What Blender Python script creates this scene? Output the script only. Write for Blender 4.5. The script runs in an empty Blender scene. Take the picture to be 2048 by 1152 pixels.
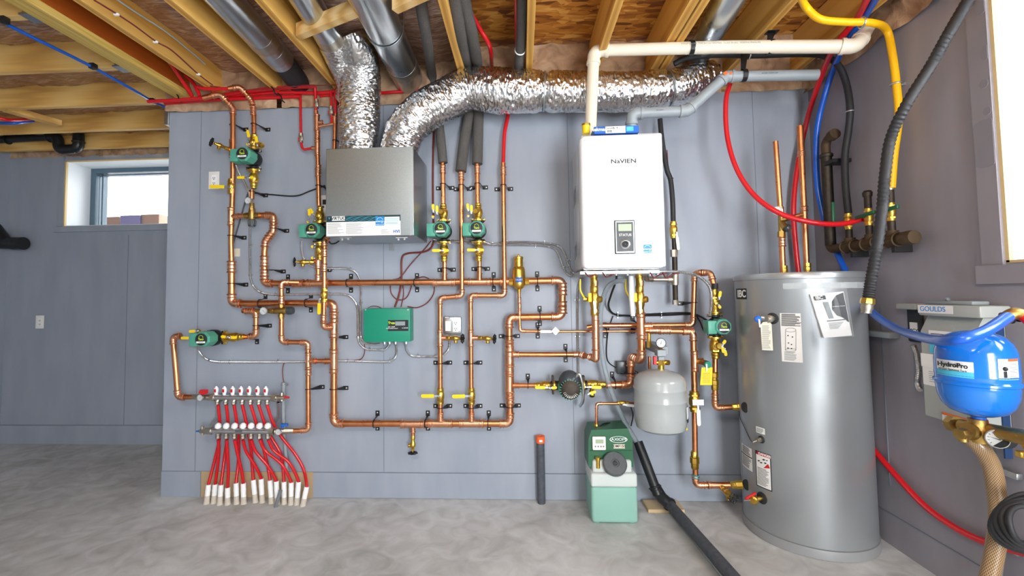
import bpy, bmesh, math, random
from mathutils import Vector, Matrix, noise
random.seed(7)
SC = bpy.context.scene; COL = SC.collection

# ---------------------------------------------------------------- camera
F, PX, PY = 910.0, 994.0, 546.0          # focal length and principal point for a 2048 x 1152 frame
DW, HC = 2.93, 1.284                      # distance of the camera from the back wall, height above the floor
Xc = Vector((1, .0165, .0522)).normalized()
Yc = Vector((48, -44, -F)).normalized()
Zc = Xc.cross(Yc).normalized(); Yc = Zc.cross(Xc).normalized()
ROT = Matrix((Xc, Yc, Zc))
CAM = Vector((0, -DW, HC))
cd = bpy.data.cameras.new('camera'); cam = bpy.data.objects.new('camera', cd); COL.objects.link(cam)
cam.matrix_world = Matrix.Translation(CAM) @ ROT.to_4x4()
cd.sensor_width = 36; cd.lens = F/2048*36; cd.clip_start = .05
cd.shift_x = (1024-PX)/2048; cd.shift_y = -(576-PY)/2048
SC.camera = cam
# ---------------------------------------------------------------- world, light, exposure
w = bpy.data.worlds.new('world'); SC.world = w; w.use_nodes = True
bg = w.node_tree.nodes['Background']; bg.inputs[0].default_value = (.86, .93, 1, 1); bg.inputs[1].default_value = .5
SC.view_settings.view_transform = 'Standard'; SC.view_settings.look = 'None'
SC.view_settings.gamma = 1; SC.view_settings.use_curve_mapping = False
SC.view_settings.exposure = .34

def ray(x, y):
    return (ROT @ Vector(((x-PX)/F, -(y-PY)/F, -1)))
def P(x, y, d=.07):                      # point at distance d in front of the back wall
    r = ray(x, y); t = (-d-CAM.y)/r.y; return CAM + r*t
def PZ(x, y, z):
    r = ray(x, y); t = (z-CAM.z)/r.z; return CAM + r*t
def PX_(x, y, X):
    r = ray(x, y); t = (X-CAM.x)/r.x; return CAM + r*t
XR = P(1634, 560, 0).x                   # right wall
XE = P(331, 620, 0).x                    # free end of the back wall
YF = PZ(160, 888, 0).y                   # far wall of the left recess
XL = P(10, 620, -YF).x                   # left wall
ZC = 2.655                                # underside of the joists
ZW = 2.565
def PR(x, y, d=.05): return PX_(x, y, XR-d)
def S(d=.07): return (DW-d)/F            # metres per pixel at that distance

def area(name, loc, rot, sx, sy, power, col):
    l = bpy.data.lights.new(name, 'AREA'); l.shape = 'RECTANGLE'; l.size = sx; l.size_y = sy; l.energy = power; l.color = col
    o = bpy.data.objects.new(name, l); COL.objects.link(o); o.location = loc; o.rotation_euler = rot; return o
# daylight through the right-hand window and the far-left window, plus two added lights behind the camera
area('daylight_right', (XR+.55, -2.15, 1.95), (0, math.radians(90), 0), 1.1, 1.2, 62, (.93, .97, 1))
area('added_daylight_rear', (1.35, -4.9, 1.25), (math.radians(90), 0, math.radians(14)), 1.0, 1.9, 135, (.96, .98, 1))  # added light from behind right, as if through an unseen door
area('added_fill_overhead', (-.5, -3.7, 2.6), (math.radians(12), 0, 0), .9, .9, 50, (1, .97, .92))  # fill light added overhead behind the camera for brightness, not a known lamp
area('daylight_left', (P(240, 385, -YF).x+.05, YF+1.6, 2.4), (math.radians(-90), 0, 0), 4.0, 2.2, 200, (.95, .98, 1))

# ---------------------------------------------------------------- materials
MATS = {}
def nt(name):
    m = bpy.data.materials.new(name); m.use_nodes = True; MATS[name] = m
    n = m.node_tree; return m, n, n.nodes['Principled BSDF']
def srgb(h):
    if isinstance(h, str): h = tuple(int(h[i:i+2], 16) for i in (0, 2, 4))
    f = lambda c: (c/255/12.92 if c/255 <= .04045 else ((c/255+.055)/1.055)**2.4)
    return (f(h[0]), f(h[1]), f(h[2]), 1)
def mat(name, col, rough=.5, metal=0, noise_s=None, amt=.12, bump=0, coat=0, trans=0, ior=1.45, alpha=1, scale=(1, 1, 1), bs=None, emit=0, detail=4):
    m, n, b = nt(name); c = srgb(col)
    b.inputs['Base Color'].default_value = c; b.inputs['Roughness'].default_value = rough; b.inputs['Metallic'].default_value = metal
    b.inputs['Coat Weight'].default_value = coat; b.inputs['Transmission Weight'].default_value = trans; b.inputs['IOR'].default_value = ior
    b.inputs['Alpha'].default_value = alpha
    if emit: b.inputs['Emission Color'].default_value = c; b.inputs['Emission Strength'].default_value = emit
    if noise_s or bump:
        tc = n.nodes.new('ShaderNodeTexCoord'); mp = n.nodes.new('ShaderNodeMapping'); mp.inputs['Scale'].default_value = scale
        n.links.new(tc.outputs['Object'], mp.inputs[0])
        nz = n.nodes.new('ShaderNodeTexNoise'); nz.inputs['Scale'].default_value = noise_s or 20; nz.inputs['Detail'].default_value = detail
        n.links.new(mp.outputs[0], nz.inputs['Vector'])
        mx = n.nodes.new('ShaderNodeMix'); mx.data_type = 'RGBA'
        mx.inputs[6].default_value = tuple(v*(1-amt) for v in c[:3])+(1,); mx.inputs[7].default_value = tuple(min(1, v*(1+amt)) for v in c[:3])+(1,)
        n.links.new(nz.outputs[0], mx.inputs[0]); n.links.new(mx.outputs[2], b.inputs['Base Color'])
        if bump:
            if bs:
                nz = n.nodes.new('ShaderNodeTexNoise'); nz.inputs['Scale'].default_value = bs; nz.inputs['Detail'].default_value = 5
                n.links.new(mp.outputs[0], nz.inputs['Vector'])
            bp = n.nodes.new('ShaderNodeBump'); bp.inputs['Strength'].default_value = bump; bp.inputs['Distance'].default_value = .01
            n.links.new(nz.outputs[0], bp.inputs['Height']); n.links.new(bp.outputs[0], b.inputs['Normal'])
    return m
def ramp_mat(name, stops, tex='noise', scale=(1, 1, 1), ts=5, rough=.6, metal=0, bump=0, dist=0, detail=6):
    m, n, b = nt(name); b.inputs['Roughness'].default_value = rough; b.inputs['Metallic'].default_value = metal
    tc = n.nodes.new('ShaderNodeTexCoord'); mp = n.nodes.new('ShaderNodeMapping'); mp.inputs['Scale'].default_value = scale
    n.links.new(tc.outputs['Object'], mp.inputs[0])
    if tex == 'noise':
        t = n.nodes.new('ShaderNodeTexNoise'); t.inputs['Detail'].default_value = detail; t.inputs['Distortion'].default_value = dist; o = 0
    elif tex == 'wave':
        t = n.nodes.new('ShaderNodeTexWave'); t.inputs['Distortion'].default_value = dist; t.inputs['Detail'].default_value = 3; o = 1
    else:
        t = n.nodes.new('ShaderNodeTexVoronoi'); o = 1
    t.inputs['Scale'].default_value = ts
    n.links.new(mp.outputs[0], t.inputs['Vector'])
    r = n.nodes.new('ShaderNodeValToRGB'); e = r.color_ramp.elements
    while len(e) < len(stops): e.new(.5)
    for k, (p, c) in enumerate(stops): e[k].position = p; e[k].color = srgb(c)
    n.links.new(t.outputs[o], r.inputs[0]); n.links.new(r.outputs[0], b.inputs['Base Color'])
    if bump:
        bp = n.nodes.new('ShaderNodeBump'); bp.inputs['Strength'].default_value = bump; bp.inputs['Distance'].default_value = .01
        n.links.new(t.outputs[0], bp.inputs['Height']); n.links.new(bp.outputs[0], b.inputs['Normal'])
    return m
M = MATS
ramp_mat('wall_panel', [(.3, '8d96a3'), (.7, '9aa2ae')], scale=(1, 1, .25), ts=6, rough=.42, bump=.015)
ramp_mat('wall_right', [(.3, '88858c'), (.7, '95929a')], scale=(1, 1, .25), ts=6, rough=.42, bump=.015)
mat('seam', '6f7884', .7)
mat('stain', '86858d', .6)
mat('board', 'b39a78', .8, noise_s=30, amt=.1)
mat('white_reveal', 'e8edf0', .5)
mat('wood_edge', 'd9c08c', .6)
mat('concrete_dust', 'c4bcae', .95, noise_s=60, amt=.15)
def concrete():
    m, n, b = nt('concrete'); b.inputs['Roughness'].default_value = .55
    tc = n.nodes.new('ShaderNodeTexCoord')
    def nz(s, d, dist=0):
        t = n.nodes.new('ShaderNodeTexNoise'); t.inputs['Scale'].default_value = s; t.inputs['Detail'].default_value = d; t.inputs['Distortion'].default_value = dist
        n.links.new(tc.outputs['Object'], t.inputs['Vector']); return t
    a, c = nz(1.3, 8, .6), nz(7, 10, 1.2)
    mth = n.nodes.new('ShaderNodeMath'); mth.operation = 'ADD'
    n.links.new(a.outputs[0], mth.inputs[0]); n.links.new(c.outputs[0], mth.inputs[1])
    m2 = n.nodes.new('ShaderNodeMath'); m2.operation = 'MULTIPLY'; m2.inputs[1].default_value = .5; n.links.new(mth.outputs[0], m2.inputs[0])
    r = n.nodes.new('ShaderNodeValToRGB'); e = r.color_ramp.elements; e.new(.5)
    for k, (p, q) in enumerate([(.34, 'a3a4a2'), (.5, 'c0c2c2'), (.66, 'd6d9da')]): e[k].position = p; e[k].color = srgb(q)
    n.links.new(m2.outputs[0], r.inputs[0]); n.links.new(r.outputs[0], b.inputs['Base Color'])
    bp = n.nodes.new('ShaderNodeBump'); bp.inputs['Strength'].default_value = .12; bp.inputs['Distance'].default_value = .01
    n.links.new(c.outputs[0], bp.inputs['Height']); n.links.new(bp.outputs[0], b.inputs['Normal'])
concrete()
def wood(name, cols, scale, ts=3):
    ramp_mat(name, [(0, cols[0]), (.45, cols[1]), (1, cols[2])], 'wave', scale, ts, .6, 0, .05, 6)
wood('joist_wood', ('bb8638', 'd09c46', 'dcae5c'), (1.5, .12, 3), 4)
wood('joist_wood_cross', ('c49650', 'd6aa5e', 'e2bc74'), (.12, 1.5, 3), 4)
wood('block_wood', ('c89a55', 'dab273', 'e2c288'), (1, 1, 6), 3)
ramp_mat('beam_side', [(.3, 'a04c10'), (.7, 'b85c18')], scale=(1, .3, 3), ts=5, rough=.55)
ramp_mat('beam_edge', [(.2, 'a08438'), (.5, 'c7a852'), (.8, 'dcc27c')], scale=(20, .5, 20), ts=6, rough=.7)
def osb():
    m, n, b = nt('osb'); b.inputs['Roughness'].default_value = .7
    tc = n.nodes.new('ShaderNodeTexCoord')
    outs = []
    for rot, s in ((.35, 1), (-.7, 1.3)):
        mp = n.nodes.new('ShaderNodeMapping'); mp.inputs['Rotation'].default_value = (0, 0, rot); mp.inputs['Scale'].default_value = (8*s, 24*s, 9)
        n.links.new(tc.outputs['Object'], mp.inputs[0])
        nz = n.nodes.new('ShaderNodeTexNoise'); nz.inputs['Scale'].default_value = 1.5
        n.links.new(mp.outputs[0], nz.inputs['Vector'])
        v = n.nodes.new('ShaderNodeTexVoronoi'); v.inputs['Scale'].default_value = 1.1
        n.links.new(mp.outputs[0], v.inputs['Vector'])
        outs.append(v)
    mx = n.nodes.new('ShaderNodeMix'); mx.data_type = 'RGBA'; mx.inputs[0].default_value = .5
    n.links.new(outs[0].outputs[1], mx.inputs[6]); n.links.new(outs[1].outputs[1], mx.inputs[7])
    bw = n.nodes.new('ShaderNodeRGBToBW'); n.links.new(mx.outputs[2], bw.inputs[0])
    r = n.nodes.new('ShaderNodeValToRGB'); e = r.color_ramp.elements; e.new(.4); e.new(.6)
    for k, (p, q) in enumerate([(.2, '6b3a10'), (.42, 'a2621c'), (.6, 'c4842f'), (.85, 'dca954')]): e[k].position = p; e[k].color = srgb(q)
    n.links.new(bw.outputs[0], r.inputs[0]); n.links.new(r.outputs[0], b.inputs['Base Color'])
osb()
ramp_mat('vapour_film', [(.3, '8a6552'), (.5, 'a9836c'), (.75, 'cdb8aa')], scale=(3, 14, 3), ts=4, rough=.2, metal=.35, bump=.4, dist=1)
ramp_mat('batt_insulation', [(.3, '85674f'), (.5, 'ab8a6c'), (.75, 'c9ad8e')], ts=9, rough=.9, bump=.8, dist=1)
# metals
def metal(name, col, col2, rough, ns=25, bump=.02, r2=.15):
    m, n, b = nt(name); b.inputs['Metallic'].default_value = 1
    tc = n.nodes.new('ShaderNodeTexCoord'); nz = n.nodes.new('ShaderNodeTexNoise'); nz.inputs['Scale'].default_value = ns; nz.inputs['Detail'].default_value = 5
    n.links.new(tc.outputs['Object'], nz.inputs['Vector'])
    mx = n.nodes.new('ShaderNodeMix'); mx.data_type = 'RGBA'; mx.inputs[6].default_value = srgb(col); mx.inputs[7].default_value = srgb(col2)
    n.links.new(nz.outputs[0], mx.inputs[0]); n.links.new(mx.outputs[2], b.inputs['Base Color'])
    mr = n.nodes.new('ShaderNodeMapRange'); mr.inputs[3].default_value = rough; mr.inputs[4].default_value = rough+r2
    n.links.new(nz.outputs[0], mr.inputs[0]); n.links.new(mr.outputs[0], b.inputs['Roughness'])
    if bump:
        bp = n.nodes.new('ShaderNodeBump'); bp.inputs['Strength'].default_value = bump; bp.inputs['Distance'].default_value = .01
        n.links.new(nz.outputs[0], bp.inputs['Height']); n.links.new(bp.outputs[0], b.inputs['Normal'])
    return m
metal('copper', 'd07a48', 'eda878', .22)
metal('copper_fitting', 'dc9468', 'f6bf9c', .24, 60, .05)
metal('brass', 'c79a35', 'e8c565', .25, 40, .04)
metal('old_brass', '9a7a3c', 'c2a260', .35, 40, .06)
metal('nickel', 'a8a294', 'd6d0c2', .3, 30, .03)
metal('steel', 'b5b8ba', 'dfe2e4', .28, 30, .02)
metal('galvanised', 'a9b0b4', 'ccd2d5', .3, 18, .02, .12)
metal('duct_metal', 'b4bcc2', 'd4dade', .24, 6, .015, .1)
metal('iron', '3c3733', '5e564e', .55, 40, .1)
metal('dusty_iron', '56483a', '7d6b56', .7, 30, .12)
metal('foil', 'cacacb', 'f2f2f2', .1, 45, .45, .1)
def sheet_hrv():
    m = metal('hrv_sheet', '949c9f', 'b4bcbe', .27, 300, .01, .12)
sheet_hrv()
mat('tank_grey', 'a4a9ac', .33, .6, noise_s=8, amt=.04)
mat('tank_rim', 'a0a2a4', .4, .4)
mat('black', '1a1b1c', .45)
mat('black_rubber', '26272a', .6, noise_s=80, amt=.3)
mat('abs_black', '1d1f22', .35, noise_s=30, amt=.3)
mat('dusty_black', '4a4e56', .7, noise_s=45, amt=.55, bump=.3)
mat('foam', '55524f', .9, noise_s=160, amt=.25, bump=.5, bs=200)
mat('white', 'eef0f0', .35)
mat('white_enamel', 'f1f3f5', .18, coat=.5)
mat('white_plastic', 'e6e6e2', .4)
mat('grey_plastic', '7b8085', .45)
mat('dark_plastic', '3b4247', .3)
mat('pvc_cream', 'e2d9c6', .35)
mat('pvc_grey', '8e979c', .4)
mat('yellow', 'f2cf12', .38)
mat('yellow_gas', 'f0b400', .4)
mat('red_pex', 'c8141e', .3, coat=.2)
mat('red', 'c51f26', .4)
mat('blue_pex', '1458c0', .3, coat=.2)
mat('blue', '1f5fb8', .4)
mat('brown_wire', '6e2a22', .5)
mat('pump_green', '4f9c86', .42)
mat('box_green', '15896c', .42)
mat('axiom_green', '1f5c3c', .4)
mat('dial', 'c8cccc', .3)
mat('ink', '22262a', .5)
mat('grey_ink', '7f8488', .6)
mat('lime', 'b8d92a', .4)
mat('paper', 'e9e9e5', .6)
mat('paper_cream', 'd8d1be', .7)
mat('sticker_blue', '1583c9', .4)
mat('cyan', '4db6d2', .4)
mat('teal_dark', '1b3b40', .4)
mat('orange', 'e5622a', .5)
mat('lcd', '9aab8c', .3)
mat('expansion_grey', 'a2a8a8', .22, coat=.4)
mat('hydro_blue', '0f6fd0', .16, coat=.6)
mat('box_grey', 'a4a9a5', .45)
mat('panel_navy', '1f3b63', .5)
mat('teal', '2b8f9a', .5)
mat('cap_grey', '54585b', .6, noise_s=60, amt=.2)
mat('jug', 'e0e9e6', .35, trans=.25, ior=1.2)
mat('jug_liquid', '98c8ba', .35, trans=.2, ior=1.2)
mat('clear_hose', 'b8c6cc', .15, trans=.6, alpha=.75)
mat('plastic_film', 'f2f6f8', .08, alpha=.13)
mat('tape', 'dfe6e8', .2, alpha=.45)
mat('cardboard', 'b4917d', .8)
mat('violet_box', '8f86a8', .7)
mat('plywood', 'c9b08a', .7, noise_s=12, amt=.12, scale=(1, 6, 1))
def glassm():
    m, n, b = nt('glass'); b.inputs['Transmission Weight'].default_value = 1; b.inputs['Roughness'].default_value = 0; b.inputs['IOR'].default_value = 1.05
glassm()
mat('window_frame', '5a7080', .4)
mat('skylight', 'f4f8fb', .6)

# ---------------------------------------------------------------- mesh building
ORG = {}
class MB:
    def __init__(s): s.b = bmesh.new(); s.mi = 0
    def _new(s, f):
        for x in f: x.material_index = s.mi
    def m(s, i): s.mi = i; return s
    def cyl(s, A, B, r, r2=None, n=16, caps=True):
        if r2 is None: r2 = r
        return s.tube([A, B], [r, r2], n, caps)
    def tube(s, pts, r, n=12, caps=True, closed=False, squash=None, wob=None):
        pts = [Vector(p) for p in pts]; N = len(pts)
        if not isinstance(r, (list, tuple)): r = [r]*N
        T = []
        for i in range(N):
            a = pts[(i-1) % N] if (closed or i > 0) else pts[i]; c = pts[(i+1) % N] if (closed or i < N-1) else pts[i]
            t = (c-a); T.append(t.normalized() if t.length > 1e-9 else (T[-1] if T else Vector((0, 0, 1))))
        u = T[0].cross(Vector((0, 0, 1)));
        if u.length < .1: u = T[0].cross(Vector((1, 0, 0)))
        u.normalize(); rings = []
        for i in range(N):
            u = (u - T[i]*u.dot(T[i])); u.normalize(); v = T[i].cross(u)
            ring = []
            for k in range(n):
                a = 2*math.pi*k/n; rr = r[i]
                if wob: rr *= wob(i, k, a)
                o = u*math.cos(a)*rr+v*math.sin(a)*rr
                ring.append(s.b.verts.new(pts[i]+o))
            rings.append(ring)
        fs = []
        R = range(N if closed else N-1)
        for i in R:
            a, b = rings[i], rings[(i+1) % N]
            for k in range(n): fs.append(s.b.faces.new((a[k], a[(k+1) % n], b[(k+1) % n], b[k])))
        if caps and not closed:
            fs.append(s.b.faces.new(rings[0][::-1])); fs.append(s.b.faces.new(rings[-1]))
        s._new(fs); return s
    def ring(s, C, ax, R, r, n=24, m=8):
        ax = Vector(ax).normalized(); u = ax.orthogonal().normalized(); v = ax.cross(u); C = Vector(C)
        return s.tube([C+(u*math.cos(2*math.pi*k/n)+v*math.sin(2*math.pi*k/n))*R for k in range(n)], r, m, closed=True)
    def lathe(s, O, ax, prof, n=32, sx=1, u=None):
        ax = Vector(ax).normalized(); u = Vector(u).normalized() if u else ax.orthogonal().normalized(); v = ax.cross(u); O = Vector(O)
        rings = []; fs = []
        for r, h in prof:
            if r < 1e-6: rings.append([s.b.verts.new(O+ax*h)])
            else: rings.append([s.b.verts.new(O+ax*h+(u*math.cos(2*math.pi*k/n)*sx+v*math.sin(2*math.pi*k/n))*r) for k in range(n)])
        for a, b in zip(rings, rings[1:]):
            for k in range(n):
                k2 = (k+1) % n
                if len(a) == 1 and len(b) == 1: continue
                if len(a) == 1: fs.append(s.b.faces.new((a[0], b[k2], b[k])))
                elif len(b) == 1: fs.append(s.b.faces.new((a[k], a[k2], b[0])))
                else: fs.append(s.b.faces.new((a[k], a[k2], b[k2], b[k])))
        for rg, rev in ((rings[0], True), (rings[-1], False)):
            if len(rg) > 2: fs.append(s.b.faces.new(rg[::-1] if rev else rg))
        s._new(fs); return s
    def box(s, lo, hi, bev=0, seg=2, rot=None, piv=None):
        lo, hi = Vector(lo), Vector(hi); c = (lo+hi)/2; z = hi-lo
        g = bmesh.ops.create_cube(s.b, size=1)['verts']
        for v in g: v.co = Vector((v.co.x*z.x, v.co.y*z.y, v.co.z*z.z))+c
        fs = set(f for v in g for f in v.link_faces)
        if bev:
            es = list(set(e for v in g for e in v.link_edges))
            r = bmesh.ops.bevel(s.b, geom=es, offset=bev, segments=seg, affect='EDGES', profile=.5)
            fs = set(f for f in fs if f.is_valid) | set(r['faces']); g = list(set(v for f in fs for v in f.verts))
        if rot is not None:
            p = Vector(piv) if piv is not None else c
            for v in g: v.co = rot @ (v.co-p)+p
        s._new(fs); return s
    def quad(s, *p):
        f = s.b.faces.new([s.b.verts.new(Vector(q)) for q in p]); s._new([f]); return s
    def prism(s, poly, off):               # polygon extruded by a vector
        off = Vector(off); a = [s.b.verts.new(Vector(p)) for p in poly]; b = [s.b.verts.new(Vector(p)+off) for p in poly]
        n = len(a); fs = [s.b.faces.new(a[::-1]), s.b.faces.new(b)]
        for k in range(n): fs.append(s.b.faces.new((a[k], a[(k+1) % n], b[(k+1) % n], b[k])))
        s._new(fs); return s
    def sph(s, C, r, n=16, sc=(1, 1, 1)):
        C = Vector(C); g = bmesh.ops.create_uvsphere(s.b, u_segments=n, v_segments=max(6, n//2), radius=r)['verts']
        for v in g: v.co = Vector((v.co.x*sc[0], v.co.y*sc[1], v.co.z*sc[2]))+C
        s._new(set(f for v in g for f in v.link_faces)); return s
    # pixel-space shorthands on planes parallel to the back wall
    def pb(s, x0, y0, x1, y1, d0, d1, bev=0, seg=2):
        a = P(x0, (y0+y1)/2, d1); b = P(x1, (y0+y1)/2, d1); t = P((x0+x1)/2, y0, d1); u = P((x0+x1)/2, y1, d1)
        return s.box((a.x, -d1, u.z), (b.x, -d0, t.z), bev, seg)
    def pc(s, x0, y0, d0, x1, y1, d1, r, r2=None, n=16):
        return s.cyl(P(x0, y0, d0), P(x1, y1, d1), r*S(d0), (r if r2 is None else r2)*S(d1), n)
    def build(s, name, mats, parent=None, smooth=True, kind=None, label=None):
        me = bpy.data.meshes.new(name)
        bmesh.ops.recalc_face_normals(s.b, faces=s.b.faces)
        s.b.to_mesh(me); s.b.free()
        if isinstance(mats, str): mats = [mats]
        for q in mats: me.materials.append(M[q])
        o = bpy.data.objects.new(name, me); COL.objects.link(o)
        if parent is None:
            xs = [v.co for v in me.vertices]
            c = Vector(((min(v.x for v in xs)+max(v.x for v in xs))/2, (min(v.y for v in xs)+max(v.y for v in xs))/2, min(v.z for v in xs)))
            o.location = c
        else:
            c = ORG[parent.name]; o.parent = parent
        for v in me.vertices: v.co -= c
        ORG[o.name] = c
        if smooth:
            for p in me.polygons: p.use_smooth = True
            me.set_sharp_from_angle(angle=math.radians(38))
        if kind: o['kind'] = kind
        if label: o['label'] = label
        return o
def thing(name, label, cat, loc, group=None):
    o = bpy.data.objects.new(name, None); COL.objects.link(o); o.empty_display_size = .05
    o.location = loc; ORG[o.name] = Vector(loc); o['label'] = label; o['category'] = cat
    if group: o['group'] = group
    return o
def tag(o, label, cat, group=None):
    o['label'] = label; o['category'] = cat
    if group: o['group'] = group
    return o
def struct(name, mb, mats, parent=None, smooth=False):
    o = mb.build(name, mats, parent, smooth)
    if parent is None: o['kind'] = 'structure'
    return o
def text(s, size, O, u, v, m, parent, name='lettering', align='CENTER', ext=.0004, sx=1, bold=0):
    c = bpy.data.curves.new('t', 'FONT'); c.body = s; c.size = size; c.align_x = align; c.align_y = 'CENTER'; c.extrude = ext; c.offset = bold
    t = bpy.data.objects.new('t', c); COL.objects.link(t)
    dg = bpy.context.evaluated_depsgraph_get(); dg.update()
    me = bpy.data.meshes.new_from_object(t.evaluated_get(dg)); bpy.data.objects.remove(t)
    u = Vector(u).normalized(); v = Vector(v).normalized(); n = u.cross(v)
    o = bpy.data.objects.new(name, me); me.name = name; me.materials.clear(); me.materials.append(M[m])
    COL.objects.link(o); o.parent = parent; c0 = ORG[parent.name]
    for w_ in me.vertices: w_.co = Vector(O)+u*w_.co.x*sx+v*w_.co.y+n*w_.co.z-c0
    ORG[o.name] = c0
    return o
XU, ZU, YU = Vector((1, 0, 0)), Vector((0, 0, 1)), Vector((0, 1, 0))
def wtext(s, hpx, x, y, d, m, parent, **k):     # lettering on a plane parallel to the back wall
    return text(s, hpx*1.4*S(d), P(x, y, d), XU, ZU, m, parent, **k)
def fillet(pts, rad, n=8):
    pts = [Vector(p) for p in pts]; out = [pts[0]]
    for i in range(1, len(pts)-1):
        a, b, c = pts[i-1], pts[i], pts[i+1]; u = (a-b); v = (c-b); lu, lv = u.length, v.length; u.normalize(); v.normalize()
        ang = u.angle(v)
        if ang > 3.05: out.append(b); continue
        t = min(rad/math.tan(ang/2), lu*.48, lv*.48); r = t*math.tan(ang/2)
        bis = (u+v).normalized(); C = b+bis*(r/math.sin(ang/2)); p0 = b+u*t-C; p1 = b+v*t-C; w_ = p0.angle(p1)
        for k in range(n+1):
            q = k/n
            out.append(C+(p0*math.sin((1-q)*w_)+p1*math.sin(q*w_))/math.sin(w_))
    out.append(pts[-1]); return out
def smooth_path(pts, n=10):              # Catmull-Rom
    p = [Vector(q) for q in pts]; p = [p[0]*2-p[1]]+p+[p[-1]*2-p[-2]]; out = []
    for i in range(1, len(p)-2):
        for k in range(n):
            t = k/n; a, b, c, d = p[i-1], p[i], p[i+1], p[i+2]
            out.append(.5*((2*b)+(c-a)*t+(2*a-5*b+4*c-d)*t*t+(3*b-a-3*c+d)*t**3))
    out.append(p[-2]); return out
def hose(name, label, pts, rpx, m, cat='pipe', group=None, d=.04, n=10, world=False, rw=None, seg=10, parent=None, tagit=True):
    """smooth tube through (x, y[, d]) pixel points"""
    w_ = pts if world else [q if isinstance(q, Vector) else P(*(q if len(q) == 3 else (q[0], q[1], d))) for q in pts]
    r = rw if rw else rpx*S(d)
    mb = MB(); mb.tube(smooth_path(w_, seg), r, n); o = mb.build(name, m, parent)
    if tagit and parent is None: tag(o, label, cat, group)
    return o
# ---------------------------------------------------------------- the room
YB = -5.2
m = MB(); m.box((XL-.2, YB, -.1), (XR+.2, YF+.2, 0)); struct('floor', m, 'concrete')
# main back wall, with its panel joints and the unpainted board behind the tube stubs
m = MB(); m.box((XE, 0, 0), (XR+.15, .14, ZW)); wall = struct('wall_back', m, 'wall_panel')
m = MB()
def vseam(x0, y0, x1, y1, w_=.9, d=.0015):
    a, b = P(x0, y0, d), P(x1, y1, d); h = w_*S(0)/2
    m.box((min(a.x, b.x)-h, -d, min(a.z, b.z)), (min(a.x, b.x)+h, .001, max(a.z, b.z)))
vseam(403, 208, 403, 994); vseam(768, 205, 768, 1000); vseam(1151, 205, 1151, 1000); vseam(1538, 180, 1538, 990)
zb = P(800, 945, 0).z
m.box((XE, -.0015, zb-.001), (XR, .001, zb+.0015)); struct('trim_1', m, 'seam')
m = MB(); a, b = P(403, 945, 0), P(627, 996, 0); m.box((a.x, -.003, 0), (b.x, .001, zb)); struct('trim_2', m, 'board')
m = MB(); m.box((XE, -.006, 0), (P(403, 900, 0).x, .001, zb)); m.box((P(627, 960, 0).x, -.006, .004), (XR-.002, .001, zb-.002)); struct('baseboard_back', m, 'wall_panel')
# right wall with a deep window opening
wy0, wy1 = PR(2010, 480, 0).y, -3.35       # far and near jamb
wz0 = PR(2012, 525, 0).z; wz1 = 2.56
m = MB(); T = .32
m.box((XR, wy0, 0), (XR+T, .14, ZW+.3)); m.box((XR, YB, 0), (XR+T, wy1, ZW+.3))
m.box((XR, wy1, 0), (XR+T, wy0, wz0)); m.box((XR, wy1, wz1), (XR+T, wy0, ZW+.3)); struct('wall_right', m, 'wall_right')
wn = thing('window_1', 'large bright window set deep in the right wall', 'window', (XR+.2, (wy0+wy1)/2, wz0)); wn['kind'] = 'structure'
m = MB(); e = .014
m.box((XR+e, wy0-.006, wz0), (XR+T, wy0+.001, wz1)); m.box((XR+e, wy1, wz0-.001), (XR+T, wy0, wz0+.006)); m.box((XR+e, wy1, wz1-.006), (XR+T, wy0, wz1+.001)); m.build('window_reveal', 'white_reveal', wn, False)
m = MB(); m.box((XR-.001, wy0-.012, wz0), (XR+e, wy0+.002, wz1)); m.box((XR-.001, wy1, wz0-.002), (XR+e, wy0, wz0+.008)); m.build('window_edge', 'wood_edge', wn, False)
m = MB()
for q in ((wy0-.07, wy0-.006, wz0, wz1), (wy1, wy1+.06, wz0, wz1), (wy1, wy0, wz0, wz0+.06), (wy1, wy0, wz1-.06, wz1)): m.box((XR+T-.09, q[0], q[2]), (XR+T-.02, q[1], q[3]))
m.build('window_frame', 'white_reveal', wn, False)
m = MB(); m.box((XR+T-.06, wy1+.05, wz0+.05), (XR+T-.054, wy0-.06, wz1-.05)); m.build('glass_pane', 'glass', wn, False)
# casing boards round that window
m = MB(); cw = abs(PR(1952, 300, 0).y-PR(1995, 300, 0).y)
m.box((XR-.012, wy0+.002, wz0-.02), (XR+.001, wy0+cw, ZW)); struct('trim_3', m, 'wall_right')
a, b = PR(1960, 532, .02), PR(1960, 568, .02)
m = MB(); m.box((XR-.02, wy1-.2, b.z), (XR+.001, a.y+.02, a.z)); struct('trim_4', m, 'wall_right')
# round patch of bare compound and scuffs on the right wall
m = MB()
for (x, y, r, q) in ((1969, 287, .095, .95), (1970, 105, .03, .6), (1967, 168, .018, 1), (1974, 222, .016, 1), (1960, 12, .035, .8)):
    c = PR(x, y, .013); m.prism([(XR-.0135, max(wy0+.004, min(wy0+cw-.003, c.y+r*q*math.cos(a))), c.z+r*math.sin(a)) for a in [2*math.pi*k/36 for k in range(36)]], (.002, 0, 0))
struct('trim_5', m, 'stain')
# skirting of the right wall, its joint line
m = MB(); m.box((XR-.004, YB, zb-.001), (XR+.001, -.002, zb+.002)); m.box((XR-.004, PR(1760, 600, 0).y-.002, 0.3), (XR, PR(1760, 600, 0).y+.002, 1.2)); struct('trim_6', m, 'seam')
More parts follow.
